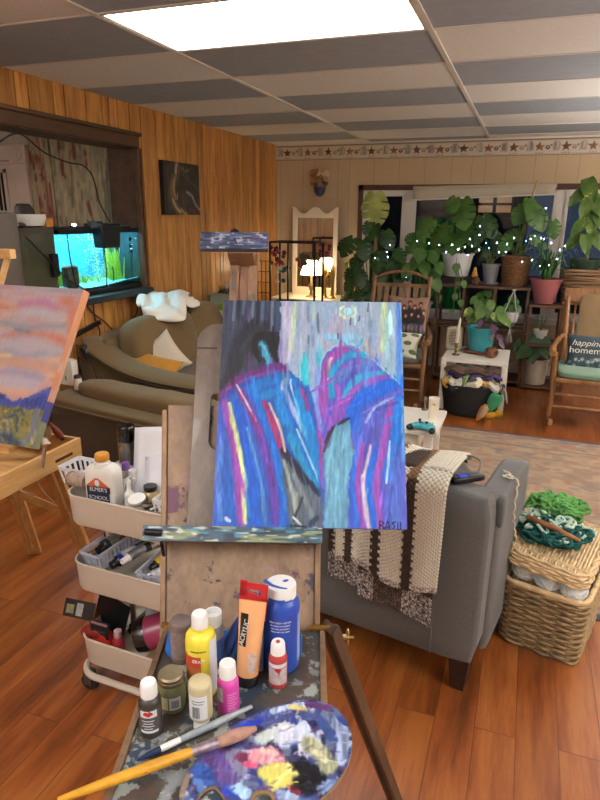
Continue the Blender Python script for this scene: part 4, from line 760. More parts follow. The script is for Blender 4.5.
# lid: woven dome edge, tipped up on the yarn
lid = MB(); tip = Matrix.Rotation(R(-3), 4, 'Y') @ Matrix.Rotation(R(3), 4, 'X')
LT = m4(rot('X', R(5)) @ rot('Y', R(6)), (-.012, -.02, .378))
lw_, ld_ = .30, .385
tmp = MB(); prm = along(perim(6, lw_, ld_, .05), 80)
for j in range(5):
    z = -.012+.011*j; k = 1-.012*j*j*.35; tmp.tube([V(((p.x-lw_/2)*k+lw_/2, (p.y-ld_/2)*k+ld_/2, z)) + V((t.y, -t.x, 0))*.004*math.sin(pi*i/2+(pi if j % 2 else 0)) for i, (p, t) in enumerate(prm)], .0065, 6, closed=True)
for i in range(24):
    x = .022+(lw_-.044)*i/23; tmp.tube([V((x, .012+(ld_-.024)*k/36, .044+.004*math.sin(pi*k/3+(pi if i % 2 else 0))-.03*((k-18)/18)**8)) for k in range(37)], .006, 5)
for k in range(9): y = .04+(ld_-.08)*k/8; tmp.tube([V((.014, y, .04)), V((lw_-.014, y, .04))], .005, 5)
lid.add(tmp.v, tmp.f, LT); lid.build('lid', wk2, bk)
yw = M('yarn_white', '#e2e8e8', .9, var=.12, vs=60, bmp=.7, bs=150)
def yarn_ball(c, r, label, mt, group=None, seed=1, sq=.85):
    g = MB(c); rr = random.Random(seed); g.ell(c, (r*.93, r*.93, r*.93*sq), n=16, m=10)
    for k in range(26):
        ax = V((rr.gauss(0, 1), rr.gauss(0, 1), rr.gauss(0, 1))).normalized(); a = ax.orthogonal().normalized(); b = ax.cross(a); h = rr.uniform(-.5, .5)
        g.tube([V(c)+V(tuple((ax*h+(a*math.cos(s)+b*math.sin(s))*math.sqrt(1-h*h))[i]*r*(1, 1, sq)[i] for i in range(3))) for s in np.linspace(0, 2*pi, 18, endpoint=False)], .0032, 4, closed=True)
    return g.build('yarn_ball', mt, label=label, cat='yarn', group=group)
def bwld(x, y, z): return B0+rot('Z', BZ) @ V((x, y, 0))+V((0, 0, z))
for k, (x, y, z, r, l) in enumerate(((.06, .05, .318, .05, 'white yarn ball at the armchair side of the open wicker basket'), (.145, .042, .31, .05, 'white yarn ball in the middle of the front row in the wicker basket'), (.235, .045, .30, .048, 'white yarn ball at the outer right corner of the wicker basket'))): yarn_ball(bwld(x, y, z), r, l, yw, 'white yarn balls in the wicker basket', k+3)
# green crochet work in progress on the lid
gt = T('crochet_work', 'bundle of green, teal and white crochet work with wooden hook on the wicker basket', 'crochet', bwld(.105, .175, .418), BZ); gt.scale = (1.15, 1.15, 1.1)
rr = random.Random(9); bc = V((.12, .22, .43))
for nm, c, sc, N_, mt in (('pale_green_section', (.105, .31, .455), (.105, .085, .045), 60, M('yarn_green', '#589048', .9, var=.35, vs=18)), ('teal_section', (.13, .18, .432), (.12, .10, .035), 60, M('yarn_teal', '#0f4d47', .9, var=.35, vs=25)), ('white_edging', (.12, .2, .440), (.125, .105, .036), 26, M('yarn_mint', '#a9bfae', .9, var=.2, vs=25))):
    g = MB(bc); g.o = V((.12, .21, .41))
    if nm != 'white_edging': g.ell(c, (sc[0]*.85, sc[1]*.85, sc[2]*.8), n=16, m=8)
    for k in range(N_):
        a = rr.uniform(0, 2*pi); q = math.sqrt(rr.random()); x, y = math.cos(a)*q, math.sin(a)*q; z = math.sqrt(max(0, 1-q*q))
        p = V((c[0]+x*sc[0], c[1]+y*sc[1], c[2]+z*sc[2])); t1 = V((rr.gauss(0, 1), rr.gauss(0, 1), rr.gauss(0, .3))).normalized(); t2 = V((0, 0, 1)).cross(t1).normalized(); L = rr.uniform(.012, .026)
        g.tube([p+t1*L*math.cos(s)+t2*L*.6*math.sin(s)+V((0, 0, .004*math.sin(2*s))) for s in np.linspace(0, 2*pi, 12, endpoint=False)], .0052, 6, closed=True)
    g.build(nm, mt, gt)
g = MB(); g.o = V((.12, .21, .41)); g.tube([V((.05, .155, .482)), V((.14, .135, .478)), V((.225, .125, .462))], [.009, .011, .007], 10); g.build('wooden_hook', W('hook_wood', '#6b3d20', '#a06a3c', 'x', 2, .4), gt)
# ---- white coffee table with mug-like tumbler and game controller
wt = M('table_white', '#dcd6cb', .4, var=.03)
TX0, TX1, TY0, TY1, TZ = -1.25, -.378, 3.36, 3.80, .42
t = T('coffee_table', 'low white coffee table half hidden behind the figures canvas', 'coffee table', (-.8, 3.58, 0)); g = MB(t.location); g.bx((TX0, TY0, TZ-.03), (TX1, TY1, TZ)); g.build('tabletop', wt, t, smooth=False, bev=.004)
for x in (TX0+.03, TX1-.08):
    for y in (TY0+.03, TY1-.08): g = MB(t.location); g.bx((x, y, .0095), (x+.05, y+.05, TZ-.03)); g.build('leg', wt, t, smooth=False, bev=.003)
g = MB(t.location); g.bx((TX0+.2, TY0+.08, TZ-.16), (TX1-.12, TY1-.08, TZ-.031)); g.build('drawer', wt, t, smooth=False, bev=.003); g = MB(t.location); g.bx((TX0+.04, TY0+.04, .1), (TX1-.04, TY1-.04, .12)); g.build('shelf', wt, t, smooth=False)
t = T('paper_cup', 'tall white printed paper cup standing on the white coffee table', 'cup', onz(433, 418, TZ)); g = MB(); g.lathe([(.026, 0), (.028, .002), (.033, .125), (.0345, .127), (.0335, .129), (.031, .127), (.026, .01), (.0005, .009)], n=24); g.build('body', M('cup_white', '#dfd5c4', .45, var=.06, vs=30), t); g = MB(); g.ell((.004, -.0325, .095), (.01, .001, .008), n=10, m=6); g.build('print', M('print_yellow', '#c9a94e', .5), t)
t = T('game_controller', 'blue-green game controller with black grips lying on the coffee table corner', 'game controller', onz(424, 430, TZ)+V((0, 0, .001)), R(-15))
ct = M('controller_teal', '#4aa3ae', .35, var=.3, vs=30); g = MB(); g.sbox((0, 0, .028), (.15, .075, .034), p=3.5, n=10, fn=lambda w: V((w.x, w.y-.028*(abs(w.x)/.075)**2, w.z-.008*(abs(w.x)/.075)**2))); g.build('body', ct, t)
for s in (-1, 1): g = MB(); g.ell((s*.066, -.042, .019), (.02, .033, .018), rot('Z', s*.35), 12, 8); g.build('grip', blk, t)
for x, y in ((-.035, .012), (.018, -.012)): g = MB(); g.lathe([(.006, .04), (.006, .05), (.009, .052), (.009, .056), (.0005, .056)], (x, y, 0), 12); g.build('thumbstick', blk, t)
g = MB(); g.box((-.018, -.012, .0455), (.02, .007, .004)); g.box((-.018, -.012, .0455), (.007, .02, .004)); g.build('direction_pad', blk, t)
for k in range(4): g = MB(); a = k*pi/2; g.ell((.038+.01*math.cos(a), .012+.01*math.sin(a), .0455), (.004, .004, .003), n=8, m=6); g.build('button', M('button_lime', '#9ac63e', .4), t)
t = T('trinket', 'small dark figurine on a little stand behind the paper cup on the coffee table', 'figurine', onz(428, 413, TZ)+V((-.03, .06, 0))); g = MB(); g.lathe([(.02, 0), (.02, .006), (.006, .012), (.006, .05), (.013, .06), (.014, .075), (.006, .088), (.0005, .092)], n=16); g.build('body', M('trinket_brown', '#6a5a4c', .5), t); g = MB(); g.lathe([(.0205, .0), (.0215, .003), (.0205, .006)], n=16); g.build('base', blk, t)
# ================================================================ CREAM TROLLEY WITH PAINT SUPPLIES
KR = R(-2); K0 = V((-1.30, 1.395, 0)); KW, KD = .46, .35
def kw(x, y, z): return K0+rot('Z', KR) @ V((x, y, 0))+V((0, 0, z))
cr = M('trolley_cream', '#b5ab9c', .42, var=.04)
kt = T('utility_trolley', 'cream metal three-tier trolley crammed with paint supplies beside the easel', 'trolley', K0, KR)
TIERS = (.655, .415, .125)
def tray(z, fl, h=.10, r=.055):
    o = perim(6, KW, KD, r); n = len(o); g = MB(); rows = [(0, .965), (.004, .985), (h, 1.0)]; cx, cy = KW/2, KD/2
    def ring(z_, k, ins): return [V((cx+(x-cx)*(k-ins/KW*2), cy+(y-cy)*(k-ins/KD*2), z+z_)) for x, y in o]
    rs = [ring(0, .97, 0), ring(.008, .985, 0), ring(h, 1, 0), ring(h, 1, .003), ring(fl+.005, .985, .003), ring(fl, .97, .003)]
    vs = [p for q in rs for p in q]; fs = [(j*n+i, j*n+(i+1) % n, (j+1)*n+(i+1) % n, (j+1)*n+i) for j in range(5) for i in range(n)]+[tuple(reversed(range(n))), tuple(range(5*n, 6*n))]
    g.add(vs, fs); g.tube([V((x, y, z+h)) for x, y in o], .004, 6, closed=True); return g.build('tray', cr, kt)
for z, fl in zip(TIERS, (.045, .03, .012)): tray(z, fl)
for x in (.062, KW-.062):
    for y in (.13, .22): g = MB(); g.tube([(x, y, .09), (x, y, .66)], .011, 10); g.build('post', cr, kt)
g = MB(); g.tube([V((.5*KW+(x-KW/2)*1.04, KD/2+(y-KD/2)*1.04, .085)) for x, y in perim(6, KW, KD, .07)], .0115, 8, closed=True); g.build('base_frame', cr, kt)
for x, y in ((.03, .03), (KW-.03, .03), (.03, KD-.03), (KW-.03, KD-.03)):
    g = MB(); g.lathe([(.012, -.011), (.03, -.011), (.033, -.007), (.033, .007), (.03, .011), (.012, .011)], (x-.012, y-.01, .0335), 18, rot('X', pi/2)); g.build('caster', M('caster_dark', '#26221f', .45), kt)
    g = MB(); g.box((x-.012, y-.025, .05), (.03, .003, .045)); g.box((x-.012, y+.005, .05), (.03, .003, .045)); g.box((x-.012, y-.01, .074), (.03, .033, .004)); g.build('caster_fork', M('caster_grey', '#5e5852', .4, .6), kt)
clear = GLASS('clear_plastic', (225, 228, 228))
def lathe_thing(name, label, cat, p, parts, rz=0, tilt=None, group=None, n=22):
    t = T(name, label, cat, p, rz, group)
    if tilt: t.rotation_euler = tilt
    for nm, prof, mt in parts: g = MB(); g.lathe(prof, n=n); g.build(nm, mt, t, ang=40)
    return t
def slot_basket(label, p, rz, L_, W_, H_, mt, nsl=9, tilt=None, flare=1.12):
    t = T('plastic_basket', label, 'basket', p, rz)
    if tilt: t.rotation_euler = tilt
    g = MB(); g.bx((-L_/2/flare, -W_/2/flare, 0), (L_/2/flare, W_/2/flare, .003)); g.build('bottom', mt, t)
    for ax in range(4):
        g = MB(); horiz = ax < 2; s = 1 if ax % 2 else -1; ln = (L_ if horiz else W_); dp = (W_ if horiz else L_); ns = max(3, int(nsl*ln/L_))
        def P3(a, z): k = (1/flare)+(1-1/flare)*z/H_; return V((a*ln*k, s*dp/2*k, z)) if horiz else V((s*dp/2*k, a*ln*k, z))
        def strip(a0, a1, z0, z1):
            out = V((0, s, 0)) if horiz else V((s, 0, 0)); vs = [P3(a, z)+out*e for a in (a0, a1) for z in (z0, z1) for e in (-.0012, .0012)]
            g.add(vs, [(0, 1, 3, 2), (4, 6, 7, 5), (0, 4, 5, 1), (2, 3, 7, 6), (0, 2, 6, 4), (1, 5, 7, 3)])
        strip(-.5, .5, H_*.78, H_); strip(-.5, .5, 0, H_*.2)
        for k in range(ns+1): a = -.5+k/ns; strip(max(-.5, a-.22/ns), min(.5, a+.22/ns), H_*.19, H_*.8)
        g.build('side', mt, t, smooth=False)
    return t
wp = M('basket_white', '#cfd0d4', .4, var=.02); wp2 = M('basket_lilac', '#c6cada', .4, var=.02)
z0 = TIERS[0]+.046
# school glue jug
t = T('glue_bottle', 'large white jug of school glue with orange cap on the top trolley tray', 'glue bottle', kw(.115, .068, z0), KR+.12)
glue = M('glue_white', '#d3d2cc', .4, var=.02); g = MB()
g.sbox((0, 0, .075), (.105, .062, .15), p=7, n=12, fn=lambda w: V((w.x*(1-.55*max(0, (w.z-.045)/.03)**2*.35), w.y*(1-.25*max(0, (w.z-.045)/.03)**2), w.z))); g.lathe([(.028, .14), (.024, .155), (.019, .158), (.019, .165)], n=20); g.build('body', glue, t)
g = MB(); g.lathe([(.021, .162), (.0225, .164), (.0225, .18), (.02, .184), (.0005, .1845)], n=22); g.build('cap', M('cap_orange', '#c98a2c', .4), t)
lb = lambda: MB(); FR = lambda x, z, e=0: m4(frame((1, 0, 0), (0, 0, 1), (0, -1, 0)), (x, -.0312-e, z))
g = MB(); g.bx((-.042, -.0318, .02), (.036, -.029, .082)); g.build('label_navy', M('label_navy', '#20243f', .5), t); g = MB(); g.prism([(-.042, .065), (.04, .065), (.04, .083), (.0, .112), (-.01, .112), (-.042, .087)], .001, FR(0, 0, .0)); g.build('label_orange', M('label_orange', '#c05a30', .5), t)
g = MB(); g.prism([(-.042, .064), (.04, .064), (.04, .084), (-.042, .084)], .001, FR(0, 0, .0008)); g.build('label_band', M('label_navy', '#20243f'), t); text('label_text', "ELMER'S", .019, lab_w, t, FR(-.001, .074, .002), sx=.92); text('label_text', 'SCHOOL', .018, lab_w, t, FR(-.003, .046, .001), sx=.95)
g = MB(); g.ell((-.004, -.0325, .096), (.009, .001, .011), n=10, m=6); g.build('label_mark', lab_w, t)
slot_basket('white slotted basket of craft bits overhanging the left rim behind the glue jug', kw(.03, .155, .73), KR, .27, .10, .06, wp, 12)
lathe_thing('spray_can', 'steel and black spray can standing upright at the back of the top tray', 'spray can', kw(.03, .30, z0), [('body', [(.03, 0), (.032, .003), (.032, .13), (.029, .14), (.0005, .141)], M('can_steel', '#8f8a84', .25, .9)), ('cap', [(.0315, .135), (.0325, .137), (.0315, .185), (.029, .19), (.0005, .191)], M('cap_gloss_black', '#0d0d10', .12, var=0, coat=.6))])
lathe_thing('spray_can', 'dark spray can with glossy black dome cap right of the steel spray can', 'spray can', kw(.12, .295, z0), [('body', [(.031, 0), (.033, .003), (.033, .115), (.03, .125)], M('can_grey', '#857c74', .4, .3)), ('cap', [(.034, .11), (.035, .113), (.031, .165), (.026, .175), (.0005, .177)], M('cap_gloss_black', '#0d0d10'))])
for k, (x, y, z, c1, c2, h, l) in enumerate(((.125, .165, .738, '#c9bda6', '#7a4a9a', .07, 'small cream paint bottle with purple label in the white basket'), (.155, .16, .736, '#c8c2bc', '#cfcaca', .055, 'small white-capped bottle beside the purple-labelled one in the basket'), (.0, .155, .736, '#bfa58a', '#d6d2cb', .05, 'small tan bottle with white cap at the left end of the basket'))):
    lathe_thing('craft_bottle', l, 'paint bottle', kw(x, y, z), [('body', [(.015, 0), (.0165, .003), (.0165, h*.68), (.01, h*.8)], M('cb%d' % k, c1, .45)), ('cap', [(.011, h*.78), (.0135, h*.8), (.0125, h*1.15), (.0005, h*1.16)], capw if k else M('cb_purple', '#7a4f9e', .45))])
t = T('twine_spool', 'spool of striped twine lying on its side at the front corner of the top tray', 'spool', kw(-.005, .075, .772), KR); g = MB(); g.lathe([(.024, -.003), (.024, .003)], (-.02, 0, 0), 18, rot('Y', pi/2)); g.build('end_disc', M('cork', '#8d7350', .8, var=.3, vs=90), t); g = MB(); g.lathe([(.022, 0), (.0225, .02), (.022, .04), (.0225, .06)], (-.017, 0, 0), 18, rot('Y', pi/2)); g.build('twine', M('twine_mix', '#a08a7c', .8, var=.35, vs=60, stretch=(4, 1, 1)), t)
lathe_thing('glass_jar', 'small clear jar of amber medium with black lid beside the glue jug', 'jar', kw(.255, .115, z0), [('body', [(.024, 0), (.029, .004), (.03, .01), (.03, .05), (.022, .062), (.018, .066)], M('amber_jar', '#a89560', .2, var=.1, coat=.4)), ('lid', [(.02, .064), (.0215, .066), (.0215, .08), (.0005, .081)], blk)])
lathe_thing('craft_bottle', 'slim white bottle tucked between the glue jug and the amber jar', 'paint bottle', kw(.195, .085, z0), [('body', [(.014, 0), (.016, .003), (.016, .055), (.007, .065), (.006, .09)], glue), ('cap', [(.008, .088), (.008, .098), (.003, .104), (.0005, .105)], glue)])
lathe_thing('jar_lid', 'white plastic lid lying in front of the amber jar', 'lid', kw(.245, .058, .752), [('rim', [(.026, 0), (.0275, .002), (.0275, .01), (.025, .011), (.0005, .008)], capw)], tilt=(R(14), 0, 0))
t = slot_basket('white slotted basket with dark bottles at the easel end of the top tray', kw(.395, .10, .712), KR+.0, .14, .15, .075, wp, 7)
for k, (x, y, l) in enumerate(((.36, .1, 'clear bottle with black cap at the front of the easel-side white basket'), (.4, .14, 'grey bottle with black cap behind the clear one in the easel-side basket'))): lathe_thing('craft_bottle', l, 'paint bottle', kw(x, y, .716), [('body', [(.016, 0), (.018, .003), (.018, .06), (.012, .07)], M('bottle_grey%d' % k, ('#8f9394', '#77797b')[k], .25)), ('cap', [(.0135, .068), (.0145, .07), (.014, .094), (.0005, .095)], blk)])
for k, (x, y, z, rx, ry, rzz, l) in enumerate(((.25, .24, .80, 58, 6, 24, 'large white paper sheet propped upright against the trolley contents'), (.30, .19, .765, 42, -6, 30, 'smaller folded white sheet slumped in front of the large sheet'))):
    t = T('paper_sheet', l, 'paper', kw(x, y, z)); Rm = rot('Z', R(rzz)) @ rot('X', R(rx)) @ rot('Y', R(ry)); g = MB(t.location); g.grid(lambda u, v: V(t.location)+Rm @ V(((u-.5)*.24*(1-.2*k), (v-.5)*.25*(1-.2*k), .02*math.sin(u*3)+.012*v*v)), 10, 10); g.build('sheet', M('paper_white', '#cfd0d6', .7, var=.02), t, solid=.001)
for k in range(7):
    x = .27+.012*k; t = T('wrapped_pastel', ['foil-wrapped pastel stick in the loose heap by the amber jar', 'dark pastel stick in the loose heap by the amber jar'][k % 2], 'pastel', kw(x, .05+.006*(k % 3), .742+.004*(k % 2)), KR+.3*k, 'loose pastels in the top tray'); g = MB(); g.tube([(-.025, 0, 0), (.025, 0, .004)], .006, 8); g.build('stick', M('foil%d' % (k % 2), ('#8d8a80', '#3f3a36')[k % 2], .35, .5), t)
# ---- tubes: one maker for all the collapsible paint tubes
def paint_tube(label, p, q, r, body, cap, lab=None, group=None):
    p, q = V(p), V(q); t = T('paint_tube', label, 'paint tube', p, 0, group); Rm = smat(p, q); L_ = (q-p).length
    def f(u, v): k = max(0, v-.25)/.75; k = k**1.4; a = 2*pi*u; return p+Rm @ V((L_*(.16+.84*v), r*(1+.25*k)*math.cos(a), r*(1-k*.93)*math.sin(a)))
    g = MB(p); g.grid(f, 16, 8, cu=True); g.build('body', body, t)
    g = MB(p); g.tube([p, p+Rm @ V((L_*.13, 0, 0)), p+Rm @ V((L_*.17, 0, 0))], [r*.62, r*.7, r*.98], 14); g.build('cap', cap, t)
    if lab: g = MB(p); g.grid(lambda u, v: p+(f(u, .12+.4*v)-p)+Rm @ V((0, .0004*math.cos(2*pi*u)*2, .0008*math.sin(2*pi*u))), 16, 3, cu=True); g.build('label', lab, t)
    return t
z1 = TIERS[1]+.05
slot_basket('pale slotted basket standing lengthwise at the left of the middle trolley tray', kw(.075, .15, z1+.02), 0, .22, .09, .06, wp2, 13, tilt=(R(-6), R(-6), KR+R(80)))
slot_basket('second pale basket lying at the easel end of the middle tray', kw(.30, .14, z1+.015), 0, .22, .10, .05, wp2, 11, tilt=(R(-6), R(-6), KR+R(85)))
mm = lambda n, c, m_=0, r=.4: M('tb_'+n, c, r, m_, .06)
alu = mm('alu', '#9b9c9e', .7, .35); bt = [('blue and white paint tube nose-down between the two baskets', (.145, .03, .08), (.19, .19, .10), .02, mm('blue', '#22398c'), blk, mm('w', '#aeb2ba')),
 ('silver paint tube with white cap beside the blue one', (.185, .035, .10), (.225, .2, .12), .016, alu, capw, None), ('black and silver tube lying over the second basket rim', (.215, .07, .125), (.30, .24, .13), .015, mm('bs', '#2a2a2d'), alu, alu), ('pale grey paint tube at the back between the baskets', (.16, .15, .125), (.24, .27, .13), .018, mm('wt', '#a9adb4'), mm('gc', '#55575c'), None),
 ('black paint tube lying nose-out in the left basket', (.07, .06, .10), (.085, .22, .11), .022, mm('dg', '#2c2c30'), blk, alu), ('fat black tube across the back of the left basket', (.045, .21, .13), (.13, .26, .135), .03, mm('bk', '#1d1c1f'), blk, None), ('maroon paint tube behind the fat black tube', (.10, .24, .15), (.16, .29, .15), .016, mm('mr', '#5e2a32'), blk, None), ('brown paint tube at the far left of the middle tray', (.04, .14, .11), (.045, .28, .12), .017, mm('br', '#5a3a2a'), blk, alu),
 ('yellow paint tube in the second basket', (.275, .06, .085), (.30, .2, .10), .015, mm('yl', '#b99a26'), blk, None), ('green paint tube in front of the yellow one in the second basket', (.31, .05, .08), (.33, .2, .09), .017, mm('gn', '#1e6b55'), capw, None), ('white paint tube next to the green one in the second basket', (.275, .045, .07), (.345, .1, .075), .013, mm('wh2', '#b9bcc2'), alu, None), ('charcoal tube lying along the back wall of the middle tray', (.2, .27, .11), (.33, .29, .11), .018, mm('ch', '#3a3b3f'), alu, None)]
for l, a, b, r, bd, cp, lab in bt: paint_tube(l, kw(a[0], a[1], z1+a[2]-.03), kw(b[0], b[1], z1+b[2]-.03), r, bd, cp, lab)
g = MB(kw(.06, .15, z1)); g.tube([kw(.0+.03, .05, z1+.06), kw(.13, .26, z1+.115)], .006, 8); g.build('paintbrush', W('brush_wood', '#7a5a3c', '#a3835c', 'x', 1, .5), label='bare wooden brush handle leaning along the left of the middle tray', cat='paintbrush')
g = MB(kw(.05, .15, z1)); g.tube([kw(.045, .05, z1+.05), kw(.16, .25, z1+.12)], .005, 8); g.build('paintbrush', W('brush_dark', '#4a3526', '#6f523c', 'x', 1, .5), label='dark brush handle next to the bare wooden one in the middle tray', cat='paintbrush')
# bottom tray
z2 = TIERS[2]+.013
t = T('art_supply_packet', 'black hanging packet of brushes sticking out left over the bottom tray', 'packet', kw(-.02, .06, z2+.145), KR); Rm = rot('Z', R(6)) @ rot('X', R(62)); g = MB(t.location); o_ = V(t.location); 
for nm, x0, x1, y0, y1, mt, e in (('card', -.075, .045, -.03, .03, blk, 0), ('print', -.065, -.035, -.018, .012, M('print_olive', '#6d6a4c', .5, var=.4, vs=60), .0012), ('print', -.025, .0, -.022, .02, M('print_light', '#8d8f88', .5, var=.4, vs=80), .0012)):
    g = MB(t.location); g.box(o_+Rm @ V(((x0+x1)/2, (y0+y1)/2, e)), (x1-x0, y1-y0, .002), Rm); g.build(nm, mt, t, smooth=False)
t = T('paint_pouch', 'red paint pouch with black hang card standing in the bottom tray', 'pouch', kw(.075, .04, z2), KR); g = MB(); g.sbox((0, 0, .055), (.07, .035, .11), p=5, n=8); g.build('pouch', M('pouch_red', '#b02a24', .35, var=.1), t); g = MB(); g.prism([(-.036, .085), (.036, .085), (.042, .15), (-.036, .15)], .004, m4(frame((1, 0, 0), (0, 0, 1), (0, -1, 0)), (0, -.012, 0))); g.build('card', blk, t, smooth=False); text('card_text', 'PERMANENT', .009, M('print_grey', '#55575c'), t, m4(frame((1, 0, 0), (0, 0, 1), (0, -1, 0)), (0, -.0165, .11))); text('card_text', 'ACRYLIC', .009, M('print_grey', '#55575c'), t, m4(frame((1, 0, 0), (0, 0, 1), (0, -1, 0)), (0, -.0165, .098))); g = MB(); g.bx((-.03, -.018, .138), (.034, -.0162, .147)); g.build('card_stripe', M('stripe_pink', '#8c6f70', .5), t)
t = T('paint_pouch', 'dark red paint pouch slumped at the left corner of the bottom tray', 'pouch', kw(.035, .045, z2+.075), KR); g = MB(); g.sbox((0, 0, .012), (.10, .05, .035), rot('Y', R(-14)), p=4, n=8); g.build('pouch', M('pouch_darkred', '#7a2222', .35, var=.2), t)
t = T('art_supply_packet', 'plain black packet leaning behind the red pouch in the bottom tray', 'packet', kw(.05, .12, z2+.03), KR); g = MB(); g.box((0, 0, .075), (.13, .004, .15), rot('Y', R(18))); g.build('card', blk, t, smooth=False)
lathe_thing('paint_bottle', 'small red bottle with pale cap beside the red pouch in the bottom tray', 'paint bottle', kw(.135, .045, z2+.02), [('body', [(.018, 0), (.02, .004), (.02, .06), (.011, .075)], M('bot_red', '#9e2f33', .4)), ('cap', [(.012, .073), (.0135, .075), (.013, .098), (.0005, .099)], M('cap_pinkish', '#b99a98', .4))])
lathe_thing('paint_bottle', 'white translucent bottle standing at the back of the bottom tray', 'paint bottle', kw(.16, .22, z2), [('body', [(.03, 0), (.034, .004), (.034, .13), (.03, .14), (.018, .145)], M('bot_white', '#aeb0b8', .4)), ('cap', [(.02, .143), (.02, .16), (.0005, .161)], M('bot_white', '#aeb0b8'))])
paint_tube('orange paint tube with black band at the back of the bottom tray', kw(.28, .24, z2+.16), kw(.2, .14, z2+.1), .02, M('tube_orange', '#c2531c', .4), M('tube_orange', '#c2531c'), blk)
t = T('paint_jar', 'large maroon jar with black lid lying on its side in the bottom tray', 'paint jar', kw(.2, .07, z2+.105), KR); ax = rot('Z', R(25)) @ rot('Y', R(72)); g = MB(); g.lathe([(.052, 0), (.056, .004), (.056, .12), (.05, .13)], (.03, 0, .01), 26, ax); g.build('body', M('jar_maroon', '#7c2c48', .3, var=.08), t); g = MB(); g.lathe([(.03, -.03), (.053, -.028), (.058, 0), (.0565, .012)], (.03, 0, .01), 26, ax); g.build('lid', M('lid_gloss_black', '#121013', .2, var=0, coat=.4), t)
paint_tube('black and gold paint tube along the front rim of the bottom tray', kw(.19, .022, z2+.03), kw(.33, .03, z2+.045), .016, mm('bg', '#24211e'), alu, mm('gd', '#9a8450'))
paint_tube('dark tube under the black packet at the back left of the bottom tray', kw(.09, .16, z2+.02), kw(.1, .27, z2+.03), .02, mm('ol', '#4c4a3c'), blk, None)
t = T('cardboard_tray', 'low kraft cardboard tray under the maroon jar in the bottom tier', 'box', kw(.3, .08, z2), KR); g = MB(); g.bx((-.09, -.055, 0), (.09, .1, .006)); g.bx((-.09, -.055, 0), (.09, -.051, .05)); g.bx((-.09, .096, 0), (.09, .1, .05)); g.build('tray', M('kraft', '#8a6a4a', .8), t, smooth=False)
# ================================================================ SECOND EASEL WITH THE SUNSET CANVAS (left)
BX0, BX1, BY0, BY1, BZ1 = -1.93, -1.495, 1.14, 1.735, .80
pine = W('pine', '#b98a4f', '#dcb478', 'y', 1.3, .45); pinex = W('pine_x', '#a87a45', '#cfa468', 'x', 1.3, .45); pinez = W('pine_z', '#a87a45', '#c99d62', 'z', 1.3, .45)
et = T('box_easel', 'light pine box easel at the left edge holding the sunset landscape', 'easel', (-1.71, 1.44, 0)); eo = V(et.location)
def ep(nm, a, b, mt, bev=.002): g = MB(eo); g.bx(a, b); return g.build(nm, mt, et, smooth=False, bev=bev)
ep('box_side', (BX1-.014, BY0, BZ1-.078), (BX1, BY1, BZ1), pine); ep('box_side', (BX0, BY0, BZ1-.078), (BX0+.014, BY1, BZ1), pine); ep('box_side', (BX0+.014, BY1-.014, BZ1-.078), (BX1-.014, BY1, BZ1), pinex); ep('box_side', (BX0+.014, BY0, BZ1-.078), (BX1-.014, BY0+.014, BZ1), pinex)
ep('box_bottom', (BX0+.014, BY0+.014, BZ1-.078), (BX1-.014, BY1-.014, BZ1-.07), pinex)
ep('finger_slot', (BX1-.002, BY1-.14, BZ1-.05), (BX1+.001, BY1-.05, BZ1-.038), M('slot_dark', '#3a2413', .8))
g = MB(eo)
for k in range(6): g.bx((BX1-.012, BY1-.002, BZ1-.076+.013*k), (BX1+.0008, BY1+.001, BZ1-.071+.013*k))
g.build('finger_joint', M('slot_dark', '#3a2413'), et)
for p, q in (((-1.62, 1.69, .722), (-1.79, 2.06, .0)), ((-1.85, 1.69, .722), (-2.12, 2.06, 0))):
    g = MB(eo); d = V(q)-V(p); s = d.cross(V((0, 0, 1))).normalized()
    for k in (-.018, .018): g.bar(V(p)+s*k, V(q)+s*k, .02, .03)
    g.bar(V(q)-d*.06, V(q), .05, .03); g.build('leg', pinez, et, smooth=False)
ep('leg', (-1.74, 1.17, .0), (-1.69, 1.2, .73), pinez)
g = MB(eo); g.bar(ony(-25, 476, 1.6), ony(66, 513, 1.85), .014, .03); g.build('stretcher', pinex, et, smooth=False)
g = MB(eo); g.bar(ony(22, 494.5, 1.73), ony(32, 498.5, 1.755), .016, .034); g.build('stretcher_hinge', M('hinge_steel', '#8d8578', .4, .8), et)
g = MB(eo); g.tube(curve([ony(33, 468, 1.68), ony(36, 480, 1.7), ony(45, 494, 1.76), ony(54, 503, 1.8)], 14), .005, 6); g.build('strap', M('strap_cream', '#b7a88e', .8), et)
cdir = V((.045, .28, .5)).normalized(); cb = V((-1.50, 1.50, .842)); xw = V((1, 0, 0)); cup = (cdir-xw*cdir.dot(xw)).normalized(); cn = xw.cross(cup)
def lp3(u, v, w): return cb+xw*(u-.62)+cup*v+cn*w+xw*.075*v      # u across from the hidden left edge
g = MB(eo); g.bar(lp3(.1, -.05, -.04), lp3(.1, .70, -.04), .035, .02); g.build('mast', pinez, et, smooth=False)
hp = ony(10, 254, 1.84); g = MB(eo); g.bar(hp+V((-.25, 0, .0)), hp+V((.015, 0, .0)), .03, .035); g.bar(hp+V((-.012, 0, -.01)), hp+V((-.075, -.03, -.19)), .02, .02); g.build('top_clamp', pine, et, smooth=False, bev=.003)
g = MB(eo); g.bar(lp3(-.02, -.012, .0), lp3(.55, -.012, .0), .045, .02); g.build('ledge', pinex, et, smooth=False)
g = MB(eo); g.bar(ony(45, 447, 1.45), ony(42, 468, 1.42), .008, .01); g.build('ledge_peg', W('peg_wood', '#5c4029', '#7d5a3b', 'z', 1, .5), et, smooth=False)
P = Paint(240, 230, (200, 158, 140))
SK = lambda q, w, c, **k: P.stroke([(a*240, b*230) for a, b in q], w*390, c, **dict(dict(soft=.95, fade=.15, al=.8, streak=.04), **k))
gg = random.Random(5)
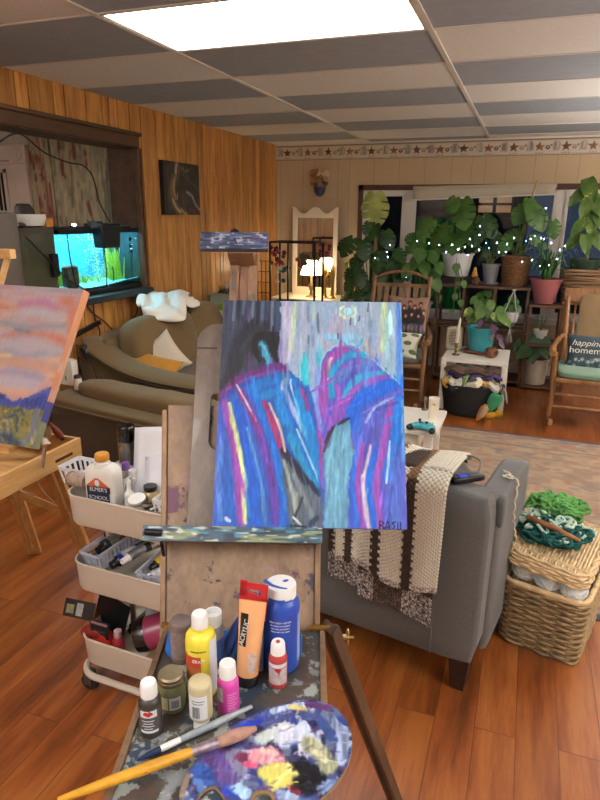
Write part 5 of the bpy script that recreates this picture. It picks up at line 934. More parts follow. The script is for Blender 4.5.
for v in np.linspace(.01, .72, 26):
    c = [(200, 128, 96), (176, 166, 182), (212, 160, 132), (150, 152, 176), (198, 134, 140), (184, 172, 176)][gg.randrange(6)]
    x = gg.uniform(-.2, .6); SK([(x, v+gg.uniform(-.02, .02)), (x+.3, v+gg.uniform(-.03, .02)), (x+.6, v)], gg.uniform(.03, .07), c)
for sd, th_, col, al_ in ((3, .46, (178, 170, 186), .75), (8, .55, (150, 152, 172), .7), (12, .6, (214, 172, 140), .7), (15, .62, (196, 120, 96), .7), (21, .66, (188, 126, 152), .6)): P.mixin(np.clip((P.nz(60, 15, sd)*.6+P.nz(22, 7, sd+1)*.4-th_)*5, 0, 1)*al_*(P.Y < 180), col)
for q, w, c in (([(.45, .06), (.7, .08), (1, .07)], .07, (198, 182, 196)), ([(.6, .12), (.75, .1), (.86, .14)], .06, (190, 116, 150)), ([(.5, .2), (.75, .17), (.95, .2)], .06, (186, 190, 200)), ([(.5, .25), (.7, .27), (.95, .24)], .045, (136, 146, 168)), ([(.88, .08), (.97, .12), (1, .25)], .08, (206, 112, 78)), ([(.55, .34), (.8, .31), (1, .34)], .05, (202, 110, 84)), ([(.5, .4), (.72, .37), (.92, .39)], .09, (178, 174, 190)), ([(.6, .43), (.75, .45), (.88, .42)], .04, (150, 152, 172)), ([(.5, .52), (.75, .5), (1, .52)], .06, (210, 150, 112)), ([(.62, .57), (.8, .56), (.92, .58)], .05, (142, 146, 190)), ([(.5, .63), (.75, .63), (.9, .65)], .07, (172, 176, 200)), ([(.5, .7), (.8, .68), (1, .7)], .05, (214, 164, 130)), ([(.5, .47), (.65, .46)], .03, (214, 196, 130)), ([(.62, .29), (.72, .3)], .03, (110, 118, 140))): SK(q, w, c)
P.a = P.a*.82+np.array((168, 152, 156.))*.18; P.poly([(x*240, y*230) for x, y in ((.42, .79), (.5, .78), (.58, .76), (.66, .70), (.72, .72), (.78, .735), (.86, .70), (.94, .655), (1.02, .62), (1.02, .85), (.42, .85))], (62, 74, 150), 1, 3, .25); SK([(.6, .75), (.66, .71), (.7, .73)], .02, (40, 48, 110)); SK([(.88, .71), (.96, .66), (1, .66)], .03, (80, 92, 170))
P.poly([(x*240, y*230) for x, y in ((-.1, .80), (.6, .775), (1.1, .77), (1.1, 1.1), (-.1, 1.1))], (116, 112, 66), 1, 3, .25)
for k in range(80):
    x, y = gg.uniform(.3, 1), gg.uniform(.80, 1); SK([(x, y), (x+.05, y+gg.uniform(-.03, .05)), (x+.09, y+.07)], .016, gg.choice([(150, 140, 76), (92, 100, 66), (78, 92, 120), (168, 160, 110), (122, 126, 84), (134, 120, 60), (180, 176, 160), (60, 72, 96)]), soft=.6)
SK([(.47, .72), (.48, .8), (.48, .9)], .06, (150, 62, 30)); SK([(.6, .97), (.75, .95), (.9, .985)], .05, (36, 54, 96)); SK([(.95, .78), (.97, .9), (.93, 1)], .04, (96, 110, 150))
ct_ = T('canvas_painting', 'sunset landscape painting with orange sky and blue hills on the pine easel', 'painting', lp3(.31, 0, 0)); co = V(ct_.location)
g = MB(co); painted(g, P, lambda u, v: lp3(.62*u, .575*v, .0002)); g.build('painted_face', VC('acrylic_paint', .42), ct_, smooth=False)
Pe = Paint(8, 120, (214, 150, 112)); Pe.mixin(np.clip((Pe.nz(8, 10, 3)-.5)*4, 0, 1)*.7, (206, 176, 166)); Pe.mixin((Pe.Y > 84)*.9, (62, 76, 160)); Pe.mixin((Pe.Y > 100)*.8, (150, 160, 110))
g = MB(co); painted(g, Pe, lambda u, v: lp3(.6203, .575*v, -.035*u)); g.c = C((160, 140, 130))
vs = [lp3(u, v, w) for u in (0, .62) for v in (0, .575) for w in (-.035, 0)]; g.add(vs, [(0, 1, 3, 2), (0, 4, 5, 1), (2, 3, 7, 6), (0, 2, 6, 4), (4, 6, 7, 5)]); g.build('canvas_edge', VC('acrylic_paint', .42), ct_, smooth=False)
for l, a, b, r, c, c2 in (('red-tipped cream paint tube lying in the pine easel box', (-1.60, 1.66, .80), (-1.53, 1.60, .815), .013, '#cdbba6', '#8c2f2a'), ('crumpled white paint tube lying in the pine easel box', (-1.72, 1.62, .79), (-1.62, 1.68, .80), .016, '#c9c4ba', '#c9c4ba'), ('dark red tube at the back corner of the pine easel box', (-1.56, 1.715, .79), (-1.585, 1.68, .87), .014, '#6e2a22', '#3a2320'), ('pale tube beside the dark red one in the pine easel box', (-1.63, 1.71, .785), (-1.6, 1.7, .845), .013, '#b6a084', '#d0cbc0')):
    paint_tube(l, a, b, r, M('tt'+c, c, .45), M('tt'+c2, c2, .45))
# ================================================================ BROWN COUCHES
bf = fabric('brown_upholstery', '#64502f', 240, .2); bfl = fabric('brown_upholstery_light', '#5e4b2e', 240, .2); pip = M('brown_piping', '#4c3d2c', .9)
SX = XL+.03
so = T('loveseat', 'olive-brown upholstered loveseat with swooping arm against the panelled wall', 'couch', (-2.25, 4.05, 0)); s0 = V(so.location)
def swoop(x): t = min(1, max(0, (x-SX)/1.0)); return .605+.235*math.exp(-(max(1e-6, x-SX)/.28)**1.3)
g = MB(s0); g.grid(lambda u, v: (SX+1.02*u, 3.24, .06+(swoop(SX+1.02*u)-.06-.06)*v), 20, 8); g.grid(lambda u, v: (SX+1.02*u, 3.42, .06+(swoop(SX+1.02*u)-.06-.06)*v), 20, 8); g.bx((SX+1.015, 3.24, .06), (SX+1.02, 3.42, .55)); g.bx((SX, 3.24, .06), (SX+.006, 3.42, .75)); g.build('arm_panel', bf, so)
def armtop(u, v):
    x = SX-.01+1.06*u; z = swoop(x); a = 2*pi*v; e = min(1, (1-u)*9)**.5 if u > .89 else 1; e2 = min(1, u*14)**.5; k = e*e2
    return (x, 3.33+.125*math.cos(a)*max(.05, k), z-.045+.036*math.sin(a)*max(.05, k))
g = MB(s0); g.grid(lambda u, v: armtop(v, u), 20, 40, cu=True); g.build('arm_pad', bf, so)
g = MB(s0); g.tube([(SX+1.03*k/30, 3.215, swoop(SX+1.03*k/30)-.07) for k in range(31)], .006, 6); g.build('piping', pip, so)
g = MB(s0); g.sbox((-2.66, 4.05, .45), (.18, 1.5, .72), p=8, n=8); g.build('back_frame', bf, so)
def wrinkle(s, amp): return lambda w: V((w.x, w.y, w.z))+V((.9, .3, .4))*amp*math.sin(w.y*9+s)*math.cos(w.z*8+s*2)
for k, (y, l, d, h) in enumerate(((3.82, .80, .27, .46), (4.42, .54, .25, .44))):
    cmx = V((-2.47, y, .685 if k == 0 else .69)); g = MB(s0); g.sbox(cmx, (d, l, h), rot('Y', R(-14)), p=3.6, n=14, fn=wrinkle(k*2.2, .016)); g.build('back_cushion', bf, so)
g = MB(s0); g.sbox((-2.2, 4.0, .2), (1.0, 1.35, .3), p=14, n=8); g.build('seat_base', bf, so)
g = MB(s0); g.sbox((-2.08, 4.0, .40), (.86, 1.22, .19), p=5, n=12); g.build('seat_cushion', bfl, so)
g = MB(s0); g.sbox((-2.2, 4.78, .33), (1.0, .2, .54), p=6, n=8); g.build('arm_panel', bf, so)
for x, y in ((-2.65, 3.3), (-1.82, 3.3), (-2.65, 4.8), (-1.82, 4.8)): g = MB(s0); g.box((x, y, .03), (.06, .06, .06)); g.build('foot', lg, so)
# chaise / ottoman nearer the camera with a padded roll
ot = T('chaise', 'brown upholstered chaise with a fat bolster roll in front of the loveseat', 'couch', (-2.0, 3.0, 0)); o0 = V(ot.location)
zc = lambda w: w.x*.09
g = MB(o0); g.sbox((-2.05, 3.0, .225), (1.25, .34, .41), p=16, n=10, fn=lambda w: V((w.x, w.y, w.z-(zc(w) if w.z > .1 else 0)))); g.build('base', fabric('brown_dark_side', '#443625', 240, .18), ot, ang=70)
g = MB(o0); g.sbox((-2.05, 3.0, .445), (1.27, .36, .07), p=6, n=12, fn=lambda w: V((w.x, w.y, w.z-zc(w)))); g.build('top_pad', bf, ot)
g = MB(o0); g.tube([(-2.66+1.24*k/20, 2.818, .435-(k/20-.5)*.112) for k in range(21)], .005, 6); g.build('piping', M('tan_piping', '#6d5c43', .9), ot)
bol = MB(o0); bol.sbox((-2.02, 3.04, .505), (1.08, .22, .135), p=4, n=14, fn=lambda w: V((w.x, w.y, w.z*(1+.12*math.sin(w.x*6))-w.x*.085+.005*math.sin(w.x*30)*math.cos(w.y*12)))); bol.build('bolster', fabric('brown_bolster', '#6b5533', 240, .2), ot)
for x, y in ((-2.6, 2.88), (-1.5, 2.88), (-2.6, 3.12), (-1.5, 3.12)): g = MB(o0); g.box((x, y, .012), (.06, .06, .024)); g.build('foot', lg, ot)
# cushions and towel
t = T('throw_pillow', 'mustard yellow velvet cushion lying along the loveseat arm', 'cushion', (-2.40, 3.66, .50)); g = MB(t.location); Rm = frame((1, -.05, -.05), (.05, .93, .38), (.05, -.38, .93)); Rm = rot('Z', R(0)) @ rot('Y', R(7)) @ rot('X', R(48)); g.pillow((-2.35, 3.45, .582), .46, .24, .14, Rm, 18); g.build('cover', fabric('mustard', '#a9751f', 120, .2), t)
t = T('throw_pillow', 'off-white cushion standing on its corner behind the mustard cushion', 'cushion', (-2.42, 3.86, .5)); g = MB(t.location); g.pillow((-2.32, 3.58, .635), .31, .31, .11, rot('Z', R(20)) @ rot('X', R(66)) @ rot('Z', R(38)), 16); g.build('cover', fabric('offwhite_cushion', '#b7ab99', 150, .1), t)
t = T('throw_pillow', 'white cushion at the far end of the loveseat behind the rounded wooden board', 'cushion', (-2.15, 4.62, .5)); g = MB(t.location); g.pillow((-2.28, 4.72, .72), .40, .40, .13, rot('Z', R(-70)) @ rot('X', R(75)), 16); g.build('cover', fabric('white_cushion', '#cfc5b4', 150, .08), t)
g = MB((-2.5, 3.95, .9)); rr = random.Random(3)
def towel(u, v):
    y = 3.68+.66*u+.05*math.sin(v*5+1)-.10*v*(u-.4); e = .5+.5*math.sin(u*6.5+.6)
    rd = max(0, 1-abs(2*u-1)**3)**.5; s_ = .10*(1-rd)+v*(.30+.16*e)*(.25+.75*rd); x = -2.68+min(s_, .24)*1.0+max(0, s_-.24)*.85; z = .965+.035*math.sin(u*pi)-max(0, s_-.24)*.5-.05*(1-u)*v-.12*abs(u-.5)**2
    f = .012*math.sin(u*15+v*6)+.012*math.sin(u*8-v*9+1)+.008*math.sin(v*14+u*5)+.02*max(0, math.sin(u*8+v*4))
    return (x+f*.5, y+.01*math.sin(v*19), z+f+.02)
g.grid(towel, 60, 40); g.build('towel', fabric('towel_white', '#d8d3ca', 90, .06), solid=.014, label='crumpled white towel thrown over the back of the loveseat', cat='towel')
# cables, remote and bits on the wall by the couch
blackc = M('cable_black', '#141416', .5, var=0)
def cable(label, pts, r=.004, n=40): g = MB(pts[0]); g.tube(curve(pts, n), r, 6); return g.build('power_cable', blackc, label=label, cat='cable')
X1 = XL+.012
wl = lambda x, y, X=X1: (lambda d: V((0, 0, CAMZ))+d*(X/d.x))(_ray(x, y))
cable('black cable drooping from the aquarium ledge behind the sunset canvas', [wl(84, 300), wl(92, 312), wl(105, 322), wl(118, 336), wl(128, 345)])
cable('black cable hanging straight down from the aquarium ledge', [wl(93, 298), wl(95, 318), wl(100, 332), wl(96, 345)])
cable('black cable looping down the panelling beside the loveseat back', [wl(137, 290), wl(137, 312), wl(131, 322), wl(133, 332)])
cable('thin cable hanging over the loveseat arm', [V((SX+.03, 3.2, .70)), V((SX+.05, 3.19, .62)), V((SX+.08, 3.19, .55)), V((SX+.16, 3.19, .56)), V((SX+.13, 3.195, .66)), V((SX+.06, 3.195, .74))], .004)
a, b = wl(72, 336), wl(98, 322); g = MB(a); g.bar(a+V((.012, 0, 0)), b+V((.012, 0, 0)), .022, .03); g.build('power_bar', blk, label='black power strip slanting on the panelling behind the sunset canvas', cat='power strip')
t = T('couch_remote', 'small black control clipped on the wall end of the loveseat arm', 'remote', wl(86, 352, -2.66)); g = MB(t.location); g.sbox(t.location, (.03, .05, .11), rot('X', R(30)), p=6, n=6); g.build('body', blk, t); g = MB(t.location); g.box(V(t.location)+V((.017, -.01, .01)), (.004, .02, .02)); g.build('button', M('button_grey', '#77797d'), t)
pz = .60
t = T('outlet_box', 'white double outlet box on the panelling beside the chaise roll', 'outlet', (-2.70, 3.06, .58)); g = MB(t.location); g.sbox((-2.68, 3.06, .63), (.11, .06, .17), p=10, n=6); g.build('box', M('white_plastic', '#cfcabf', .4), t); g = MB(t.location); [g.box((-2.68, 3.0285, .63+s*.035), (.012, .003, .03)) for s in (-1, 1)]; g.build('socket', M('socket_grey', '#85827c', .5), t)
lathe_thing('lotion_bottle', 'small white bottle with dark cap standing beside the outlet box', 'bottle', V((-2.58, 3.02, .535)), [('body', [(.025, 0), (.027, .004), (.026, .06), (.02, .075)], M('bottle_blush', '#cbb9ae', .5)), ('cap', [(.021, .073), (.023, .076), (.021, .092), (.0005, .093)], M('cap_navy', '#23253a', .4))])
# dark poured painting on the panelling
P = Paint(90, 75, (34, 31, 29)); P.mixin(np.clip((P.nz(9, 9, 3)-.5)*4, 0, 1)*.5, (58, 54, 50))
SD = lambda q, w, c, **k: P.stroke([(a*90, b*75) for a, b in q], w*125, c, **dict(dict(soft=.9, fade=.08, al=.85), **k))
SD([(.38, .02), (.36, .2), (.24, .4), (.2, .6), (.3, .85), (.5, 1)], .16, (110, 92, 64), al=.8); SD([(.36, .03), (.34, .18)], .09, (176, 164, 146)); SD([(.3, .3), (.26, .5), (.3, .7)], .05, (150, 132, 88)); SD([(.22, .7), (.3, .85), (.42, .95)], .05, (168, 140, 80)); SD([(.62, .55), (.76, .62), (.88, .8), (1, .9)], .06, (150, 150, 160)); SD([(.5, .08), (.58, .15), (.7, .12)], .06, (104, 100, 80)); SD([(.5, .2), (.75, .35), (1, .5)], .04, (70, 66, 66)); SD([(.7, .88), (.85, .95)], .06, (110, 44, 44)); SD([(.35, .6), (.34, .7)], .03, (190, 170, 110)); SD([(.45, .9), (.6, 1)], .06, (170, 150, 128)); SD([(.5, .6), (.55, .9)], .1, (66, 52, 44), al=.8); SD([(.38, .1), (.37, .25)], .025, (16, 15, 16)); SD([(.03, 0), (.06, 1)], .08, (20, 19, 20))
pt = T('canvas_painting', 'small dark poured abstract canvas with ochre swirls hung on the wood panelling', 'painting', (XL+.002, 4.66, 1.60)); po_ = V(pt.location)
g = MB(po_); painted(g, P, lambda u, v: (XL+.0385, 4.375+.565*u, 1.595+.405*v)); g.build('painted_face', VC('acrylic_paint', .42), pt, smooth=False); g = MB(po_); g.bx((XL+.002, 4.375, 1.595), (XL+.038, 4.94, 2.0)); g.build('canvas_edge', M('canvas_black', '#17161a', .6), pt)
# ================================================================ AQUARIUM AND THINGS ON THE LEDGE
AZ = 1.075; shelf = MB(); shelf.bx((XL-.62, OY0-.0, OZ0-.03), (XL+.085, OY1+.01, AZ-.012)); shelf.build('ledge_shelf', M('ledge_black', '#1b1a1c', .4), smooth=False, bev=.003, label='black ledge shelf in the wall opening under the aquarium', cat='shelf')
ax0, ax1, ay0, ay1, az1 = XL-.34, XL-.005, 3.19, 4.055, 1.50
aq = T('aquarium', 'lit aquarium with bright green plants and rising bubbles in the wall opening', 'aquarium', ((ax0+ax1)/2, (ay0+ay1)/2, AZ-.012)); a0 = V(aq.location)
bkm = M('aquarium_rim', '#101114', .35, var=0)
g = MB(a0); g.bx((ax0, ay0, AZ-.012), (ax1, ay1, AZ+.02)); g.build('bottom_rim', bkm, aq, smooth=False); 
g = MB(a0); g.bx((ax0, ay0, az1-.03), (ax1, ay0+.015, az1)); g.bx((ax0, ay1-.015, az1-.03), (ax1, ay1, az1)); g.bx((ax0, ay0, az1-.03), (ax0+.015, ay1, az1)); g.bx((ax1-.015, ay0, az1-.03), (ax1, ay1, az1)); g.build('top_rim', bkm, aq, smooth=False)
ag = GLASS('aquarium_glass', (226, 246, 250))
for nm, p, q in (('glass_pane', (ax1-.012, ay0+.004, AZ+.02), (ax1-.007, ay1-.004, az1-.03)), ('glass_pane', (ax0+.007, ay0+.004, AZ+.02), (ax1-.012, ay0+.009, az1-.03)), ('glass_pane', (ax0+.007, ay1-.009, AZ+.02), (ax1-.012, ay1-.004, az1-.03))): g = MB(a0); g.bx(p, q); g.build(nm, ag, aq, smooth=False)
g = MB(a0); g.bx((ax0+.004, ay0+.009, AZ+.02), (ax0+.01, ay1-.009, az1-.03)); g.build('back_panel', M('tank_back', '#3fa9c4', .6, var=.3, vs=7), aq)
g = MB(a0); rr = random.Random(2)
g.grid(lambda u, v: (ax0+.012+(ax1-ax0-.03)*u, ay0+.012+(ay1-ay0-.024)*v, AZ+.05+.012*math.sin(u*9+v*5)+.004*math.sin(v*150+u*90)), 14, 60); g.build('gravel', M('gravel_blue', '#7ec3cf', .8, var=.4, vs=80), aq)
g = MB(a0); g.bx((ax0+.05, ay0+.03, az1-.002), (ax1-.04, ay1-.03, az1+.012)); g.build('light_hood', bkm, aq); g = MB(a0); g.bx((ax0+.07, ay0+.05, az1-.012), (ax1-.06, ay1-.05, az1-.003)); g.build('light_strip', M('aqua_lamp', '#dffbff', .4, var=0, emit=15, ecol=(200, 242, 255)), aq)
pg1 = M('water_plant', '#a8c832', .6, var=.35, vs=20); 
for (y, h, n, sp) in ((3.36, .16, 26, .10), (3.92, .24, 30, .09), (3.52, .10, 16, .08), (3.70, .07, 12, .06)):
    g = MB(a0)
    for k in range(n):
        yy = y+rr.gauss(0, sp*.5); xx = ax1-.10-rr.random()*.1; hh = h*rr.uniform(.5, 1); dx, dy = rr.gauss(0, .02), rr.gauss(0, .025)
        pts = [V((xx, yy, AZ+.05)), V((xx+dx*.5, yy+dy*.3, AZ+.05+hh*.5)), V((xx+dx, yy+dy, AZ+.05+hh))]
        cs = curve(pts, 6); w = .008+.006*rr.random(); vs = []; [vs.extend((p+V((0, -w*(1-i/6.5), 0)), p+V((.004, w*(1-i/6.5), 0)))) for i, p in enumerate(cs)]
        g.add(vs, [(2*i, 2*i+1, 2*i+3, 2*i+2) for i in range(6)])
    g.build('water_plant', pg1, aq)
bub = GLASS('bubble', (245, 255, 255), ior=1.7); g = MB(a0)
for k in range(260):
    z = rr.random(); y = 3.70+rr.gauss(0, .045+.03*z); g.ell((ax1-.06-rr.random()*.1, y, AZ+.07+z*.33), [rr.uniform(.0025, .005)]*3, n=6, m=4)
o = g.build('bubbles', M('bubble_white', '#d4f3f8', .25, var=0), aq); o['kind'] = 'stuff'
for y, z0_, z1_ in ((3.30, AZ+.05, az1-.02), (3.66, AZ+.02, az1-.1), (3.74, AZ+.06, AZ+.16)): g = MB(a0); g.tube(curve([(ax1-.02, y, z1_), (ax1-.02, y+.01, (z0_+z1_)/2), (ax1-.02, y+(.05 if y < 3.5 else 0), z0_)], 12), .004, 6); g.build('airline_tube', blackc, aq)
g = MB(a0); 
for k in range(3): g.ell((ax1-.03, 3.985, 1.42-.045*k), (.012, .02, .014), n=10, m=6)
g.tube([(ax1-.03, 3.985, 1.45), (ax1-.03, 3.99, 1.12)], .003, 6); g.build('thermometer', blk, aq)
g = MB(a0); g.sbox((ax1-.05, 3.33, AZ+.115), (.05, .12, .16), p=7, n=6); g.build('ornament', M('ornament_rust', '#6b4a3a', .8, var=.6, vs=25), aq)
t = T('aquarium_filter', 'black box filter hanging over the front rim of the aquarium', 'filter', (ax1+.04, 3.63, 1.38)); g = MB(t.location); g.prism([(-.09, .0), (.085, .0), (.10, .155), (-.115, .165)], .085, m4(frame((0, 1, 0), (0, 0, 1), (1, 0, 0)), (ax1+.0, 3.625, 1.375))); g.build('housing', M('filter_black', '#141517', .35), t, bev=.006); g = MB(t.location); g.bx((ax1-.08, 3.54, az1+.013), (ax1+.09, 3.72, az1+.035)); g.bx((ax1-.03, 3.52, az1+.03), (ax1+.05, 3.58, az1+.05)); g.build('lid', blk, t, bev=.004)
for y, l in ((3.42, 'left'), (3.56, 'right')): t = T('clip_light', 'small bright clip light on the aquarium hood, the %s one of the pair' % l, 'lamp', (ax1-.07, y, az1+.012)); g = MB(t.location); g.lathe([(.018, 0), (.018, .012)], t.location, 12); g.build('base', bkm, t); g = MB(t.location); g.ell(V(t.location)+V((.012, 0, .014)), (.014, .014, .009), n=10, m=6); g.build('bulb', M('led_white', '#ffffff', .4, var=0, emit=25, ecol=(225, 240, 255)), t)
cable('black cable swagged across the wall opening down to the aquarium filter', [(XL-.05, 2.62, 1.86), (XL-.06, 2.84, 1.96), (XL-.03, 2.99, 2.03), (XL-.05, 3.2, 1.95), (XL-.06, 3.42, 1.91), (XL-.05, 3.55, 1.90), (XL-.05, 3.64, 1.83), (XL-.04, 3.67, 1.68), (XL+.02, 3.69, 1.54)], .005, 60)
cable('black cord crossing in front of the murky tank', [(XL+.01, 2.90, 1.47), (XL+.02, 3.02, 1.36), (XL+.03, 3.2, 1.20), (XL+.06, 3.30, 1.13)], .005)
# second, dark tank
tk = T('glass_tank', 'murky unlit glass tank left of the bright aquarium', 'fish tank', (XL-.16, 2.98, AZ-.012)); k0 = V(tk.location); g = MB(k0); dx0, dx1, dy0, dy1, dz1 = XL-.32, XL-.01, 2.70, 3.165, 1.515
g.bx((dx0, dy0, AZ-.012), (dx1, dy1, AZ+.02)); g.build('bottom_rim', M('tank_rim', '#3b352e', .5), tk); g = MB(k0); g.bx((dx0, dy0, dz1-.035), (dx1, dy1, dz1)); g.build('lid', M('tank_rim', '#3b352e'), tk)
mg = M('murky_glass', '#4a4a38', .12, var=.35, vs=6, alpha=.82)
for p, q in (((dx1-.006, dy0, AZ+.02), (dx1-.001, dy1, dz1-.035)), ((dx0, dy1-.006, AZ+.02), (dx1-.006, dy1-.001, dz1-.035))): g = MB(k0); g.bx(p, q); g.build('glass_pane', mg, tk)
g = MB(k0); g.bx((dx0+.002, dy0, AZ+.02), (dx0+.01, dy1, dz1-.035)); g.build('back_panel', M('tank_dark', '#2c2a22', .7), tk); g = MB(k0); g.tube([(dx1-.05, 2.99, AZ+.02), (dx1-.05, 2.98, 1.4)], .012, 8); g.build('lift_tube', M('tube_olive', '#8f8a4a', .4), tk); g = MB(k0); g.bx((dx1-.001, 3.10, 1.22), (dx1+.03, 3.15, 1.36)); g.build('pump', blk, tk)
lathe_thing('ceramic_bowl', 'white ceramic bowl on the lid of the murky tank', 'bowl', V((XL-.12, 3.05, dz1+.001)), [('bowl', [(.06, 0), (.11, .01), (.125, .05), (.127, .075), (.12, .075), (.1, .02), (.0005, .015)], M('ceramic_white', '#bdbbb8', .3))])
t = T('small_box', 'small amber wooden box beside the white bowl', 'box', (XL-.1, 3.22, az1+.013)); g = MB(t.location); g.bx((XL-.13, 3.19, az1+.013), (XL-.08, 3.25, az1+.065)); g.build('body', M('amber_box', '#b5792e', .5), t, bev=.004); g = MB(t.location); g.bx((XL-.133, 3.187, az1+.065), (XL-.077, 3.253, az1+.073)); g.build('lid', M('amber_lid', '#8f5a20', .5), t)
t = T('seat_shell', 'dark brown moulded seat shape leaning behind the aquarium hood', 'chair back', (XL-.3, 3.3, az1)); g = MB(t.location); g.prism([(3.16, az1+.013), (3.16, az1+.13), (3.18, az1+.155), (3.25, az1+.155), (3.28, az1+.13), (3.31, az1+.06), (3.36, az1+.03), (3.5, az1+.013)], .05, m4(frame((0, 1, 0), (0, 0, 1), (1, 0, 0)), (XL-.30, 0, 0))); g.build('shell', M('dark_plastic', '#2a211c', .5), t, bev=.012)
lathe_thing('speaker', 'grey-brown cylindrical speaker on the ledge left of the murky tank', 'speaker', V((XL-.0, 2.665, AZ-.012)), [('cabinet', [(.135, 0), (.14, .01), (.14, .53), (.13, .54), (.0005, .541)], M('speaker_grey', '#57504a', .7, var=.1)), ('top_disc', [(.12, .541), (.12, .546), (.0005, .547)], M('speaker_top', '#8a8378', .4))], n=32)
t = T('figurine', 'tiny black and white figurine on the cylindrical speaker', 'figurine', (XL-.02, 2.70, AZ+.536)); g = MB(); g.ell((0, 0, .035), (.022, .02, .036), n=12, m=8); g.ell((0, -.005, .078), (.016, .016, .016), n=12, m=8); g.build('body', blk, t); g = MB(); g.ell((.012, -.008, .034), (.014, .014, .026), n=10, m=8); g.build('belly', capw, t); g = MB(); g.ell((.012, -.015, .078), (.006, .008, .005), n=8, m=6); g.ell((.0, .03, .008), (.03, .02, .008), n=8, m=6); g.build('beak_and_feet', M('figurine_orange', '#c48a30', .5), t)
for k, (y, l) in enumerate(((2.90, 'pale pebble ornament at the left end of the murky tank lid'), (2.955, 'small dark shell ornament beside the pale pebble on the murky tank'))): g = MB((XL-.06, y, dz1)); g.ell((XL-.06, y, dz1+.016), (.03, .025, .016), n=10, m=6); g.build('ornament', M('orn%d' % k, ('#a89a86', '#4a4038')[k], .7), label=l, cat='ornament')
# white chest with planter at the far end of the loveseat
t = T('white_chest', 'white painted chest at the far end of the loveseat', 'chest', (-2.42, 5.1, 0)); g = MB(t.location); g.bx((-2.72, 4.93, 0), (-2.0, 5.35, .745)); g.build('body', wt, t, bev=.004); g = MB(t.location); g.bx((-2.73, 4.92, .745), (-1.99, 5.36, .77)); g.build('top', wt, t, bev=.004); g = MB(t.location); g.bx((-2.68, 4.925, .38), (-2.05, 4.931, .70)); g.build('drawer', wt, t, bev=.003)
t = T('storage_box', 'grey storage box on a lime green lid standing on the white chest', 'box', (-2.55, 5.05, .77)); g = MB(t.location); g.bx((-2.68, 4.95, .7705), (-2.36, 5.15, .815)); g.build('green_lid', M('lime_lid', '#93a83c', .4), t, bev=.004); g = MB(t.location); g.bx((-2.67, 4.96, .815), (-2.38, 5.14, .905)); g.build('body', M('box_sage', '#8d9480', .5), t, bev=.006); g = MB(t.location); g.bx((-2.68, 4.95, .90), (-2.37, 5.15, .915)); g.build('rim', M('box_sage', '#8d9480'), t, bev=.003)
t = T('succulent', 'spiky little succulent with pale buds in the grey storage box', 'plant', (-2.55, 5.04, .915)); g = MB(t.location)
for k in range(22): a = rr.uniform(0, 2*pi); e = rr.uniform(.3, 1.2); d = V((math.cos(a)*math.cos(e), math.sin(a)*math.cos(e), math.sin(e))); g.tube([V(t.location)+V((rr.uniform(-.08, .08), 0, 0)), V(t.location)+d*rr.uniform(.06, .13)], [.008, .001], 5)
g.build('foliage', M('succulent_dark', '#3a4030', .6), t); g = MB(t.location)
for k in range(3): g.ell(V(t.location)+V((.02+.035*k, -.01, .06+.02*(k % 2))), (.02, .018, .045), n=8, m=8)
g.build('buds', M('succulent_pale', '#a9a592', .6), t)
